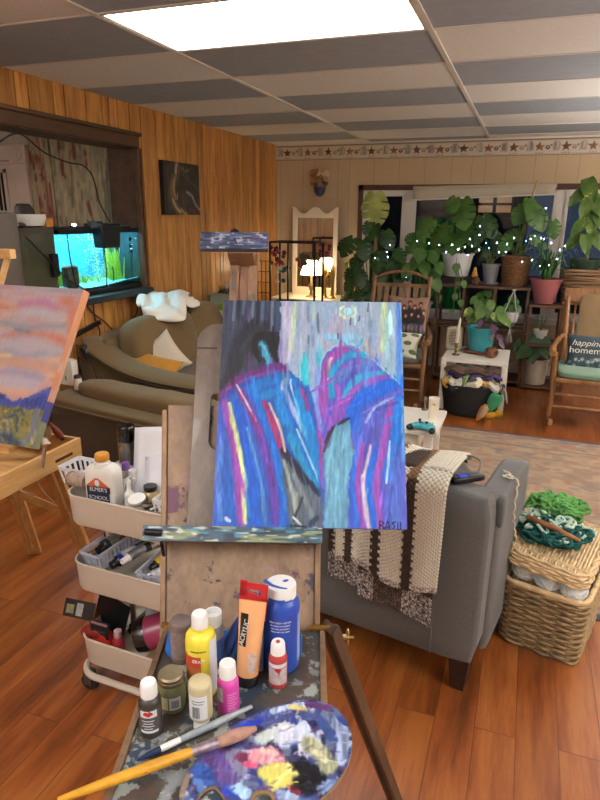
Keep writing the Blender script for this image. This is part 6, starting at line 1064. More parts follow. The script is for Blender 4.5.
# ================================================================ PLANTS
def leaf_mat(n, a, b, c=None): 
    if n in MATS: return MATS[n]
    mt = M(n, a, .42, var=0); nt = mt.node_tree; bs = nt.nodes['Principled BSDF']; v = coords(nt)
    st = [(.35, C(a)), (.62, C(b))]+([(.66, C(c))] if c else []); nt.links.new(ramp(nt, noise(nt, v, 7 if not c else 10, 4), st), bs.inputs['Base Color']); return mt
LG = leaf_mat('leaf_dark', '#1c3318', '#2f4f24'); LM = leaf_mat('leaf_mid', '#2f5020', '#4c7030'); LV = leaf_mat('leaf_variegated', '#3c5e26', '#5c7832', '#a8a458'); LY = leaf_mat('leaf_pale', '#6f7c34', '#98a04e'); SM = M('stem_green', '#5b6b35', .6, var=.2)
def leaf(mb, c, d, nrm, L, w=.85, kind='m', droop=.25):
    d = V(d).normalized(); n = V(nrm); n = (n-d*n.dot(d)).normalized(); s = d.cross(n); c = V(c); b = c-d*L*.45
    def P(x, y): return b+d*(y*L)+s*(x*L)+n*(-.9*droop*L*(x*x)*1.2-droop*L*(y-.35)**2*.8+.06*L*abs(x)**.5*0)
    hw = lambda y: w*.5*max(0, (math.sin(pi*min(1, (y+.18)/1.18)**.8)))**.75 if kind != 's' else w*.5*math.sin(pi*min(1, max(0, y)))**.8
    if kind == 'm':
        ys = [-.14, .16, .40, .63, 1.0]
        for sg in (-1, 1):
            core = []
            for k in range(4):
                y0, y1 = ys[k], ys[k+1]; g = .022; f0, f1 = (.0 if k == 0 else .06), (.06 if k < 3 else .0)
                ym = (y0+y1)/2; i0, i1 = (0, max(0, y0)), (0, max(.03, y1)); c0 = sg*hw(max(.0, y0))*.45; c1 = sg*hw(y1)*.45 if k < 3 else 0
                if k == 0: c0 = sg*hw(.02)*.35
                h0, hm, h1 = hw(max(-.1, y0+g)), hw(ym), hw(y1-g)
                pts = [P(*i0), P(c0, y0+f0*.45+g*.5), P(sg*h0*.97, y0+g+f0), P(sg*hm*1.0, ym+(f0+f1)*.5), P(sg*h1*.97, y1-g+f1), P(c1, y1+f1*.45-g*.5*(k < 3)), P(*i1)]
                mb.add(pts, [(0, 1, 5, 6), (1, 2, 3), (1, 3, 5), (3, 4, 5)])
                if k < 3: mb.add([P(c1*.98, y1+f1*.45-g*.5), P(c1*.98, y1+f1*.45+g*.5), P(0, y1)], [(0, 1, 2)])
    else:
        N_ = 6; vs = []
        for i in range(N_+1):
            y = i/N_; h = hw(y) if kind != 's' else hw(y)
            if kind == 'h': h = w*.5*(math.sin(pi*min(1, y*.92+.08)))**.7*(1.15-.5*y)
            vs += [P(-h, y), P(-h*.5, y-.0)+n*-.02*L, P(0, y)-n*.05*L, P(h*.5, y)+n*-.02*L, P(h, y)]
        mb.add(vs, [(5*i+j, 5*i+j+1, 5*i+5+j+1, 5*i+5+j) for i in range(N_) for j in range(4)])
    return b
lr = random.Random(11)
def plant(t, top, leaves, mt, kind='m', w=.85, stem_r=.006, spread=.5, name='foliage', smt=None):
    o = V(t.location); g = MB(o); st = MB(o); top = V(top)
    leaves = list(leaves)
    if kind == 'm': leaves = [(p, L*.74, dx) for p, L, dx in leaves]+[(p+V((lr.uniform(-.16, .16), lr.uniform(-.02, .1), lr.uniform(-.14, .06))), L*lr.uniform(.4, .6), dx+lr.uniform(-.5, .5)) for p, L, dx in leaves]
    for p, L, dx in leaves:
        d = V((dx, -.25+lr.uniform(-.2, .1), -.8+lr.uniform(-.2, .3))); n = V((dx*.3+lr.uniform(-.3, .3), -1, .55+lr.uniform(-.2, .3)))
        b = leaf(g, p, d, n, L, w, kind)
        mid = top.lerp(b, .55)+V((0, .02, .10*(b-top).length)); st.tube(curve([top+V((lr.uniform(-.03, .03), lr.uniform(-.03, .03), -.02)), mid, b], 10), stem_r, 5)
    g.build(name, mt, t, smooth=True); st.build('stems', smt or SM, t)
def at_(l, Y, sc=.0104): return [(ony(x, y, Y+lr.uniform(-.08, .08)), s, dx) for x, y, s, dx in l]
def pot(t, c, r0, r1, h, mt, rim=.012, name='pot', soil=True):
    o = V(t.location); g = MB(o); g.lathe([(r0*.9, 0), (r0, .006), (r1*.97, h-rim*1.6), (r1*1.04, h-rim*1.5), (r1*1.05, h), (r1*.94, h), (r1*.92, h-rim*2), (.0005, h-rim*2)], c, 28); g.build(name, mt, t, ang=35)
    if soil: g = MB(o); g.lathe([(r1*.93, h-rim*2.2), (r1*.5, h-rim*1.6), (.0005, h-rim*1.5)], c, 20, caps=False); g.build('soil', M('soil', '#2a2018', .95, var=.4, vs=80), t)
# shelf unit
SHX = (-.80, -.55, -.26, .04); rust = M('shelf_metal', '#5a4232', .6, .3, .2, 20); sw = W('shelf_wood', '#3d2a1c', '#6a4a30', 'x', 1, .6)
sh = T('plant_shelf', 'brown metal and wood plant shelf crowded with pots below the wide window', 'shelf', (-.38, 6.35, 0)); h0 = V(sh.location)
for x in SHX:
    for y in (6.2, 6.52): g = MB(h0); g.bx((x-.013, y-.013, 0), (x+.013, y+.013, .945)); g.build('post', rust, sh, smooth=False)
for z in (.955, .56, .05):
    g = MB(h0); g.bx((SHX[0]-.02, 6.18, z-.012), (SHX[-1]+.02, 6.54, z+.01)); g.build('shelf_board', sw, sh, smooth=False)
g = MB(h0); g.bar((SHX[0], 6.2, .60), (SHX[-1], 6.2, .60), .015); g.build('rail', rust, sh, smooth=False)
g = MB(h0); g.bx((-.80, 6.32, .966), (-.5, 6.52, 1.03)); g.build('riser', M('riser_dark', '#231a14', .7), sh, smooth=False)
s2 = T('plant_stand', 'lower brown plant stand right of the plant shelf holding the pink pot', 'plant stand', (.2, 6.3, 0)); q0 = V(s2.location)
for x in (.075, .345):
    for y in (6.15, 6.45): g = MB(q0); g.bx((x-.012, y-.012, 0), (x+.012, y+.012, .80)); g.build('post', rust, s2, smooth=False)
for z in (.81, .44, .03): g = MB(q0); g.bx((.06, 6.13, z-.012), (.36, 6.47, z+.008)); g.build('shelf_board', sw, s2, smooth=False)
# white pot monstera
wp_ = M('pot_white', '#c9cac8', .45, var=.03)
t = T('monstera', 'big split-leaf monstera in a wide white pot on the plant shelf', 'plant', (-.66, 6.42, 1.031)); pot(t, (-.66, 6.42, 1.031), .115, .155, .225, wp_)
plant(t, (-.66, 6.42, 1.24), at_([(463, 214, .40, .1), (440, 236, .36, -.5), (470, 236, .32, .6), (425, 228, .30, -.8), (455, 244, .30, -.1), (414, 244, .30, -.7), (452, 205, .24, -.3), (433, 255, .22, -.4)], 6.30), LM)
# gray pot plant
t = T('monstera', 'younger monstera in a small grey pot between the white pot and the wicker pot', 'plant', (-.33, 6.40, .966)); pot(t, (-.33, 6.4, .985), .062, .085, .18, M('pot_grey', '#73747c', .5, var=.05)); g = MB((-.33, 6.4, .966)); g.lathe([(.06, 0), (.085, .004), (.09, .02), (.08, .02), (.0005, .012)], (-.33, 6.4, .966), 24); g.build('saucer', M('pot_grey', '#73747c'), t)
plant(t, (-.33, 6.4, 1.16), at_([(488, 226, .34, .5), (476, 238, .24, -.5), (498, 242, .22, .5), (487, 251, .18, -.2), (470, 248, .2, -.7), (502, 252, .16, .6)], 6.33), LG)
# wicker pot with cane
t = T('monstera', 'monstera on a tall bamboo cane in a brown wicker pot on the plant shelf', 'plant', (-.10, 6.40, .966)); c0 = V((-.10, 6.40, .966)); g = MB(c0)
for j in range(15):
    z = .009+.265*j/14; r = .112+.02*j/14; g.tube([c0+V(((r+.004*math.sin(i*pi/1.0*.5+(pi if j % 2 else 0)))*math.cos(2*pi*i/48), (r+.004*math.sin(i*pi*.5+(pi if j % 2 else 0)))*math.sin(2*pi*i/48), z)) for i in range(48)], .0098, 5, closed=True)
g.build('wicker_pot', M('wicker_brown', '#7a5636', .6, var=.3, vs=40), t); g = MB(c0); g.lathe([(.12, .24), (.0005, .25)], c0, 18, caps=False); g.build('soil', M('soil', '#2a2018'), t)
g = MB(c0); g.tube([V((-.14, 6.42, 1.15)), V((.005, 6.42, 1.93))], .011, 8); g.build('cane', M('bamboo', '#a58a5c', .5, var=.15), t)
plant(t, (-.10, 6.4, 1.22), at_([(521, 214, .30, -.4), (538, 218, .34, .5), (511, 236, .24, -.7), (530, 205, .22, .1), (504, 247, .2, -.6), (536, 240, .18, .5)], 6.3), LM)
# pink pot, grassy plant
t = T('spider_plant', 'grassy spider plant in a ribbed pink pot on the lower stand', 'plant', (.185, 6.28, .819)); pot(t, (.185, 6.28, .819), .085, .145, .235, M('pot_pink', '#9c5c60', .5, var=.08)); g = MB((.185, 6.28, .819)); top = V((.185, 6.28, 1.02))
for k in range(110):
    a = lr.uniform(0, 2*pi); L = lr.uniform(.18, .36); d = V((math.cos(a), math.sin(a), 0)); up = lr.uniform(.6, 1.2); cs = curve([top+d*.03, top+d*L*.3+V((0, 0, L*.75*up)), top+d*L*.62+V((0, 0, L*.8*up)), top+d*L*.85+V((0, 0, L*.45*up))], 7); w = .0065; sd = d.cross(V((0, 0, 1))); vs = []
    for i, p in enumerate(cs): q = w*(1-(i/7.2)**2); vs += [p-sd*q, p+sd*q]
    g.add(vs, [(2*i, 2*i+1, 2*i+3, 2*i+2) for i in range(7)])
g.build('foliage', leaf_mat('leaf_grass', '#244720', '#47703a'), t)
# long woven planter with variegated plant
t = T('woven_planter', 'big rustic woven bark planter with loop handles on a stand at the right edge', 'planter', (.62, 6.35, .86)); c0 = V((.62, 6.35, .88)); g = MB(c0)
for j in range(11):
    z = .014+.26*j/10; k = .9+.12*j/10; g.tube([c0+V((.30*k*math.copysign(abs(math.cos(a))**.5, math.cos(a))+.004*math.sin(7*a+j), .17*k*math.copysign(abs(math.sin(a))**.5, math.sin(a)), z+.006*math.sin(3*a+2*j))) for a in np.linspace(0, 2*pi, 48, endpoint=False)], .016, 6, closed=True)
g.build('basket', M('bark_weave', '#7d6147', .8, var=.45, vs=14, stretch=(.3, 1, 3)), t); g = MB(c0)
g.tube(curve([c0+V((.02, -.185, .0)), c0+V((.05, -.2, .16)), c0+V((.12, -.195, .30)), c0+V((.2, -.19, .34))], 14), .012, 6); g.build('handle', M('bark_handle', '#8f7350', .7), t)
g = MB(c0); g.bx((.36, 6.22, 0), (.40, 6.48, .85)); g.bx((.84, 6.22, 0), (.88, 6.48, .85)); g.bx((.34, 6.2, .85), (.92, 6.5, .875)); g.build('stand', W('stand_wood', '#5d3f28', '#86603c', 'x', 1, .5), t, smooth=False)
t = T('rubber_plant', 'yellow variegated rubber plant in a dark green pot inside the woven planter', 'plant', (.50, 6.33, 1.02)); pot(t, (.50, 6.33, 1.02), .10, .135, .22, M('pot_green', '#243a2b', .5))
plant(t, (.50, 6.33, 1.22), at_([(577, 197, .20, -.6), (590, 189, .26, .2), (598, 205, .26, .4), (591, 222, .26, .1), (579, 226, .20, -.5), (573, 241, .2, -.6), (597, 240, .24, .4), (585, 208, .2, -.2), (586, 243, .2, .1), (604, 222, .26, .5)], 6.3), LV, 'o', .55)
# big floor monstera left of the rocking chair
t = T('monstera', 'tall floor monstera tied to a stake in front of the narrow left window', 'plant', (-1.52, 6.35, 0)); pot(t, (-1.52, 6.35, 0), .15, .2, .35, M('pot_terracotta_dark', '#6a4636', .6)); g = MB((-1.52, 6.35, 0)); g.tube([V((-1.50, 6.35, .3)), V((-1.47, 6.33, 1.42))], .018, 8); g.build('stake', M('bamboo', '#a58a5c'), t)
plant(t, (-1.52, 6.35, .6), at_([(347, 247, .30, -.5), (364, 250, .30, .2), (357, 262, .26, -.2), (388, 240, .28, .3), (378, 262, .30, -.1), (393, 266, .26, .5), (372, 232, .26, -.3), (350, 284, .24, -.4), (361, 279, .24, .3), (345, 297, .2, -.5), (370, 290, .26, .1), (385, 282, .26, .4), (400, 255, .24, .5), (405, 272, .26, .3), (359, 298, .22, .2), (395, 288, .24, .4)], 6.2), LG)
g = MB((-1.52, 6.35, 0)); leaf(g, ony(375, 211, 6.25), (.05, -.1, -1), (.1, -1, .25), .34, .85, 'm', .1); g.build('top_leaf', LY, t, label='large pale yellow-green leaf')
t = T('pothos', 'leafy pothos spilling over behind the slatted rocking chair', 'plant', (-1.0, 6.3, 0)); pot(t, (-1.0, 6.3, .55), .1, .14, .22, wp_); g = MB((-1.0, 6.3, 0)); g.bx((-1.12, 6.18, 0), (-.88, 6.42, .548)); g.build('stool', sw, t)
plant(t, (-1.0, 6.3, .78), at_([(415, 262, .18, -.2), (425, 268, .18, .3), (435, 275, .16, .4), (408, 270, .18, -.4), (437, 285, .15, .5), (430, 290, .14, .2), (440, 268, .15, .4), (420, 255, .18, .1), (438, 298, .12, .3), (400, 278, .16, -.4), (434, 258, .14, .3)], 6.15), LM, 'h', .75, .004)
# trailing vine, plants inside the shelf
t = T('trailing_vine', 'trailing heart-leaf vine hanging from the white pot over the plant shelf front', 'plant', (-.70, 6.2, .97)); plant(t, (-.66, 6.3, 1.22), at_([(456, 268, .10, 0), (457, 285, .08, -.2), (464, 284, .08, .3), (455, 297, .08, -.1), (461, 303, .08, .2), (452, 312, .07, -.2), (460, 322, .07, .1)], 6.14), LM, 'h', .8, .003)
t = T('jade_plant', 'bright leafy plant in a pale pot on the middle shelf above the turquoise pot', 'plant', (-.40, 6.36, .571)); pot(t, (-.40, 6.36, .571), .06, .08, .13, M('pot_pale', '#a9a497', .5))
plant(t, (-.40, 6.36, .69), at_([(480, 296, .12, -.4), (488, 292, .12, .2), (484, 303, .12, 0), (492, 300, .12, .5), (478, 307, .12, -.4), (489, 309, .12, .2), (495, 307, .1, .5), (483, 316, .1, -.2), (490, 317, .1, .3), (474, 300, .1, -.5)], 6.25), LM, 'h', .8, .003)
t = T('hanging_planter', 'small white pot in a knotted macrame hanger with tassel on the plant shelf', 'hanging planter', (-.09, 6.16, .945)); c0 = V((-.09, 6.16, .64)); g = MB(t.location); g.lathe([(.04, 0), (.055, .006), (.068, .09), (.07, .1), (.06, .1), (.0005, .085)], c0, 20); g.build('pot', wp_, t); g = MB(t.location)
for a in range(4): x, y = .072*math.cos(a*pi/2+.6), .072*math.sin(a*pi/2+.6); g.tube([V((-.09, 6.16, .95)), c0+V((x, y, .11)), c0+V((x*.8, y*.8, 0)), c0+V((0, 0, -.06))], .0035, 5)
for k in range(14): g.tube([c0+V((0, 0, -.05)), c0+V((lr.uniform(-.035, .035), lr.uniform(-.03, .03), -.2+lr.uniform(0, .03)))], .004, 4)
g.tube([c0+V((0, 0, .3)), c0+V((0, 0, .31))], .02, 8); g.build('macrame', M('cotton_white', '#b9bcbc', .9, var=.1, vs=60), t); plant(t, c0+V((0, 0, .1)), [(c0+V((dx, -.02, dz)), .09, dx*8) for dx, dz in ((-.05, .15), (.03, .19), (.06, .13), (-.02, .22), (0, .13))], LM, 'h', .7, .003)
t = T('peace_lily', 'dark green plant in a whitewashed round pot on the bottom of the lower stand', 'plant', (.17, 6.28, .039)); pot(t, (.17, 6.28, .039), .115, .125, .25, M('pot_whitewash', '#a29a8d', .7, var=.12, vs=8)); plant(t, (.17, 6.28, .28), at_([(524, 352, .18, -.6), (534, 347, .2, -.1), (545, 350, .18, .4), (528, 341, .18, -.4), (540, 340, .18, .3), (533, 355, .16, 0), (520, 345, .16, -.6), (546, 343, .15, .5)], 6.15), LG, 'h', .75, .004)
t = T('flower_pot', 'small white pot with bare stems on the middle board of the lower stand', 'plant', (.19, 6.28, .449)); pot(t, (.19, 6.28, .449), .05, .065, .12, wp_); g = MB(t.location); [g.tube(curve([V((.19, 6.28, .55)), V((.19+dx*.5, 6.27, .63)), V((.19+dx, 6.26, .7))], 6), .004, 5) for dx in (-.05, 0, .04)]; g.build('stems', SM, t)
for k, (x, z, r, c, l) in enumerate(((-.475, 1.10, .028, '#b98a2c', 'small yellow gourd perched above the pine cone on the plant shelf'), (-.455, 1.0, .04, '#6b4630', 'brown pine cone on the plant shelf between white and grey pots'))):
    t = T(('gourd', 'pine_cone')[k], l, ('gourd', 'pine cone')[k], (x, 6.27, .966)); g = MB(t.location)
    if k: [g.tube([V((x+.036*math.sin(pi*(j+.5)/7)*math.cos(a), 6.27+.036*math.sin(pi*(j+.5)/7)*math.sin(a), .968+.075*j/6)) for a in np.linspace(0, 2*pi, 14, endpoint=False)], .009, 5, closed=True) for j in range(7)]
    else: g.lathe([(.015, 0), (.028, .01), (.03, .03), (.018, .06), (.012, .09), (.003, .1), (.0005, .1)], (x, 6.33, 1.031), 16)
    g.build('body', M('gp%d' % k, c, .7, var=.3, vs=30), t)
# fairy lights
pxs = [(375, 258), (379, 264), (387, 252), (388, 257), (390, 245), (411, 274), (406, 277), (418, 266), (417, 241), (429, 243), (439, 245), (446, 252), (459, 249), (465, 247), (468, 255), (452, 245), (458, 249.5), (470, 239), (472, 246), (479, 250), (479.5, 235), (480, 226), (486, 243), (489, 248), (497, 243), (499, 252), (507, 244), (506, 252), (514, 238), (522, 262), (532, 260), (540, 266), (549, 265), (557, 259), (560, 250), (565, 246), (551, 243), (526, 241), (531, 239), (535, 236), (541, 238), (546, 208), (544, 239)]
fl_ = T('string_lights', 'string of tiny blue-white fairy lights draped through the window plants', 'string lights', (-.5, 6.15, 1.2)); fo = V(fl_.location); bp = [ony(x, y, 6.12+.06*math.sin(i*1.9)) for i, (x, y) in enumerate(pxs)]
led = M('fairy_bulb', '#eaf4ff', .4, var=0, emit=20, ecol=(190, 220, 255)); led2 = M('fairy_bulb_blue', '#6fa0ff', .4, var=0, emit=12, ecol=(70, 120, 255))
order = sorted(range(len(bp)), key=lambda i: bp[i].x); cpts = []
for i in order: cpts.append(bp[i]+V((0, .008, 0))); 
g = MB(fo); g.tube(curve(cpts, 260), .0018, 4); g.build('wire', M('wire_green', '#1f2a20', .6), fl_)
bm0 = None
for i, p in enumerate(bp):
    if bm0 is None: g = MB(p); g.ell(p, (.005, .005, .0065), n=8, m=6); bm0 = g.build('bulb', led, fl_); bm0.location = p-fo
    else:
        o = bm0.copy(); COL.objects.link(o); o.location = p-fo
        if i in (22, 23, 37, 39): 
            if not any(k.name == 'bulb_blue' for k in bpy.data.meshes): bmx = bm0.data.copy(); bmx.name = 'bulb_blue'; bmx.materials[0] = led2
            o.data = bpy.data.meshes['bulb_blue']
# ================================================================ ROCKING CHAIRS
def rocker(label, loc, rz, wood, opts):
    t = T('rocking_chair', label, 'rocking chair', loc, rz); w = .27; B = lambda nm, f, mt=wood, sm=True, **k: (lambda g: (f(g), g.build(nm, mt, t, smooth=sm, **k)))(MB())
    for s in (-1, 1):
        B('back_post', lambda g: g.tube(curve([(s*.235, .22, .10), (s*.24, .26, .42), (s*.25, .36, .8), (s*.255, .47, opts['top'])], 14), .019, 8))
        B('front_leg', lambda g: g.tube([(s*.305, -.2, .085), (s*.30, -.2, .2), (s*.30, -.2, .24), (s*.305, -.2, .40), (s*.31, -.2, .60)], [.016, .022, .017, .023, .019], 10))
        B('arm', lambda g: g.tube(curve([(s*.25, .34, .66), (s*.31, .1, .63), (s*.335, -.15, .615), (s*.33, -.27, .60)], 14), [.016]*3+[.02]*6+[.026]*4+[.03, .02], 8))
        B('rocker', lambda g: [g.bar((s*.29, a, .03+.55*(a-.02)**2*.62), (s*.29, b, .03+.55*(b-.02)**2*.62), .028, .045) for a, b in zip(np.linspace(-.48, .52, 15)[:-1], np.linspace(-.48, .52, 15)[1:])], bev=0)
        B('side_stretcher', lambda g: g.tube([(s*.3, -.2, .22), (s*.24, .23, .22)], .012, 8))
        if opts['sp']: [B('arm_spindle', lambda g: g.tube([(s*.29, y, .42), (s*.305, y, .53), (s*.32, y, .62)], [.009, .012, .008], 8)) for y in (-.08, .06)]
    B('seat_frame', lambda g: g.bx((-.29, -.26, .375), (.29, .28, .41)), bev=.008, sm=False)
    for z in (.17, .27): B('front_stretcher', lambda g: g.tube([(-.3, -.2, z), (-.1, -.2, z), (0, -.2, z), (.1, -.2, z), (.3, -.2, z)], [.011, .013, .018, .013, .011], 8))
    if opts['kind'] == 'slat':
        B('crest_rail', lambda g: g.tube(curve([(-.26, .465, opts['top']-.03), (-.13, .475, opts['top']+.025), (0, .478, opts['top']+.04), (.13, .475, opts['top']+.025), (.26, .465, opts['top']-.03)], 20), .014, 8))
        B('back_rail', lambda g: g.bar((-.25, .445, opts['top']-.08), (.25, .445, opts['top']-.08), .018, .03), sm=False)
        B('back_rail', lambda g: g.bar((-.24, .28, .5), (.24, .28, .5), .018, .04), sm=False)
        for k in range(7): x = -.2+.4*k/6; B('slat', lambda g: g.bar((x, .29, .52), (x, .445, opts['top']-.095), .042, .01), sm=False)
    else:
        B('crest_rail', lambda g: g.prism([(-.285, -.05), (-.15, -.065), (-.1, -.035), (.1, -.035), (.15, -.065), (.285, -.05), (.29, .05), (.15, .065), (0, .075), (-.15, .065), (-.29, .05)], .03, m4(frame((1, 0, 0), (0, .25, 1), (0, -1, .25)), (0, .475, opts['top']-.01))), sm=False, bev=.008)
        for x in (-.19, -.12, .12, .19): B('spindle', lambda g: g.tube([(x, .25, .41), (x, .3, .55), (x, .36, .72), (x, .46, opts['top']-.04)], [.009, .014, .01, .009], 8))
        B('back_cover', lambda g: g.sbox((.02, .36, .74), (.36, .045, .52), rot('X', R(-17)), p=10, n=8), M('cover_tan', '#7f6a4c', .9, var=.05, bmp=.4, bs=250))
    B('seat_pad', lambda g: g.sbox((0, 0, .435), (.56, .52, .055), p=6, n=10), opts['pad'])
    return t
wd1 = W('rocker_oak', '#5d4028', '#8d6844', 'z', 1, .45); wd2 = W('rocker_maple', '#6b4528', '#a0703f', 'z', 1, .4)
rocker('slat-back wooden rocking chair with photo cushion standing behind the figures canvas', (-1.05, 5.27, 0), R(3), wd1, dict(top=1.07, kind='slat', sp=False, pad=fabric('pad_grey', '#4f4c46', 200)))
rocker('turned wooden rocking chair with tan back cover at the right edge', (.60, 5.25, 0), R(-2), wd2, dict(top=.98, kind='crest', sp=True, pad=fabric('pad_sage', '#6d8a78', 200, .1)))
def pcush(label, c, w, h, th, Rm, P, edge, group=None):
    t = T('throw_pillow', label, 'cushion', c); g = MB(t.location); c = V(c)
    f = lambda sg: (lambda u, v: c+Rm @ V(((2*u-1)*w/2*(1-.08*(1-(2*v-1)**2)*abs(2*u-1)**3), (2*v-1)*h/2*(1-.08*(1-(2*u-1)**2)*abs(2*v-1)**3), sg*th/2*max(0, (1-(2*u-1)**4)*(1-(2*v-1)**4))**.5)))
    g.grid(f(1), P.w, P.h, col=P.at); g.c = C(edge); g.grid(f(-1), 14, 14); g.build('cover', VC('cushion_print', .85, bmp=.2, bs=200), t); return t
P = Paint(72, 64, (138, 106, 88)); pr = random.Random(8)
P.poly([(4, 30), (16, 22), (60, 22), (70, 34), (66, 48), (6, 48)], (36, 32, 36), 1, 2)
for k in range(9): P.poly([(8+7*k, 46), (13+7*k, 46), (12+7*k, 64), (9+7*k, 64)], [(58, 76, 116), (44, 54, 84), (86, 92, 112)][k % 3], .95, 1)
for k, (x, y) in enumerate(((12, 22), (22, 15), (31, 21), (40, 13), (49, 20), (59, 15), (18, 33), (35, 34), (45, 31), (57, 33), (66, 27))): P.disc(x, y-1, 4.2, ((34, 22, 20), (60, 36, 26), (24, 20, 22))[k % 3], 1, .4, 5.2); P.disc(x+.4, y+.6, 2.7, ((196, 140, 122), (176, 118, 104))[k % 2], 1, .4, 3.4); P.disc(x, y+7, 4, ((70, 38, 44), (30, 28, 34))[k % 2], .8, .6, 4)
pcush('square cushion printed with a group photo leaning on the slat-back rocking chair', (-.955, 5.43, .755), .37, .35, .11, rot('X', R(72)), P, (120, 96, 80))
P = Paint(70, 50, (206, 204, 184)); 
for x, y, a in ((8, 10, 0), (26, 8, 1), (45, 12, 0), (62, 8, 1), (14, 26, 1), (34, 27, 0), (54, 27, 1), (8, 42, 0), (27, 43, 1), (46, 43, 0), (64, 42, 1)): P.disc(x, y, 6.6, (70, 92, 66), 1, .25, 4.6); P.disc(x, y, 3.6, (96, 116, 84), 1, .4, 2.2)
pcush('cream cushion with rows of green leaf ovals on the slat-back rocking chair seat', (-1.0, 5.18, .535), .42, .30, .10, rot('X', R(35)), P, (200, 196, 176))
P = Paint(130, 66, (50, 66, 78)); P.mixin(np.clip((P.nz(9, 9, 2)-.5)*4, 0, 1)*.25, (64, 80, 90)); pr = random.Random(5)
for k in range(44): x, y = pr.uniform(3, 127), pr.uniform(44, 64); P.disc(x, y, pr.uniform(2, 4.5), pr.choice([(120, 150, 164), (160, 176, 170), (92, 120, 132), (186, 190, 170), (70, 100, 110)]), .85, .5)
cc = V((.655, 5.33, .56)); Rc = rot('Z', R(-2)) @ rot('X', R(68)); t = pcush('slate blue cushion reading happiness homemade on the right rocking chair', cc, .58, .29, .13, Rc, P, (50, 64, 74)); 
tw = M('print_cream', '#d5d3c6', .8, var=0); text('script_text', 'happiness', .066, tw, t, m4(Rc, Rc @ V((-.25, .062, .070))), shear=.35, sx=1.1, align='LEFT', ext=.001); text('serif_text', 'homemade', .07, tw, t, m4(Rc, Rc @ V((-.262, .002, .074))), sx=1.1, align='LEFT', ext=.001)
# ================================================================ SMALL WHITE TABLE, BASKET AND ITS THINGS
t = T('side_table', 'white square side table with black basket beneath, in front of the plant shelf', 'table', (-.33, 5.48, 0)); g = MB(t.location); g.bx((-.6, 5.2, .418), (-.06, 5.76, .45)); g.build('tabletop', wt, t, smooth=False, bev=.003)
for x in (-.6, -.105):
    for y in (5.2, 5.715): g = MB(t.location); g.bx((x, y, 0), (x+.045, y+.045, .418)); g.build('leg', wt, t, smooth=False)
t = T('laundry_basket', 'black ribbed plastic basket of yarn and clothes in front of the white side table', 'basket', (-.325, 5.15, 0)); g = MB(t.location); k = .62
g.lathe([(.20, 0), (.205, .006), (.25, .25), (.265, .252), (.265, .27), (.25, .272), (.24, .26), (.195, .02), (.0005, .015)], (-.325, 5.15, 0), 44, sy=k); g.build('body', M('basket_black', '#1e1c1b', .5, bmp=.8, bs=60, stretch=(1, 1, 3)), t)
g = MB(t.location); [g.tube([(-.325+(.205+.045*z/.25)*1.012*math.cos(a), 5.15+(.205+.045*z/.25)*1.012*k*math.sin(a), z) for a in np.linspace(0, 2*pi, 44, endpoint=False)], .0045, 4, closed=True) for z in np.linspace(.03, .23, 12)]; g.build('ribs', M('basket_black', '#1e1c1b'), t)
def lump(nm, label, cat, c, d, col, seed, amp=.12, rz=0, p=2.6):
    g = MB(c); g.sbox(c, d, rot('Z', rz), p=p, n=12, fn=lambda w: V((w.x*(1+amp*math.sin(w.y*60+seed)), w.y*(1+amp*math.sin(w.x*50+seed)), w.z+amp*.1*math.sin(w.x*40+seed)+amp*.08*math.sin(w.y*70+w.x*30)))); return g.build(nm, fabric('lump_'+nm+str(seed), col, 110, .25), label=label, cat=cat)
lump('folded_shawl', 'brown folded knit shawl on top of the black basket pile', 'clothing', (-.335, 5.145, .375), (.42, .2, .04), '#4d3629', 1)
lump('folded_shawl', 'purple folded knit under the brown shawl in the black basket', 'clothing', (-.31, 5.14, .335), (.40, .2, .05), '#36235c', 2)
for k, (x, y, z, d, c, l) in enumerate(((-.51, 5.245, .285, (.07, .07, .06), '#b38a3c', 'golden yarn ball at the left end of the black basket'), (-.44, 5.215, .29, (.12, .1, .05), '#c9c4b4', 'white yarn heap left of centre in the black basket'), (-.385, 5.22, .31, (.09, .08, .05), '#7c9a5a', 'light green yarn heap in the black basket'), (-.31, 5.205, .285, (.15, .1, .06), '#cfc6b0', 'cream yarn heap in the middle front of the black basket'), (-.30, 5.24, .315, (.14, .1, .04), '#6d6470', 'grey and violet speckled yarn heap in the black basket'), (-.22, 5.225, .285, (.07, .07, .05), '#b89045', 'small gold yarn ball right of centre in the black basket'), (-.17, 5.215, .285, (.09, .09, .05), '#b9b3a8', 'pale grey yarn heap at the right end of the black basket'), (-.455, 5.185, .27, (.06, .05, .05), '#17161a', 'black yarn ball at the left front of the black basket'))): lump('yarn_heap', l, 'yarn', (-.325+(x+.325)*1.12, y-.17, z), d, c, 10+k, .2)
g = MB((-.12, 5.06, .3)); g.grid(lambda u, v: V((-.19+.14*u+.02*v, 5.08-.04*u-.02*math.sin(u*6), .335-.02*u-.07*u*u-.10*v*u+.006*math.sin(u*25+v*15))), 18, 12); g.build('scarf', fabric('scarf_grey', '#8a847e', 120, .25), solid=.012, label='grey knit scarf slung over the right rim of the black basket', cat='scarf')
t = T('leaf_pouch', 'green leaf-shaped pouch hanging on a black cord beside the black basket', 'pouch', (-.145, 5.0, .14)); g = MB(t.location); leaf(g, (-.135, 4.965, .17), (-.35, -.1, -.9), (0, -1, .2), .17, .62, 'o', .15); g.build('pouch', M('pouch_green', '#2d7a50', .7), t, solid=.02); g = MB(t.location); g.tube(curve([(-.10, 4.98, .235), (-.08, 5.0, .28), (-.075, 5.04, .31)], 10), .004, 6); g.build('cord', blackc, t)
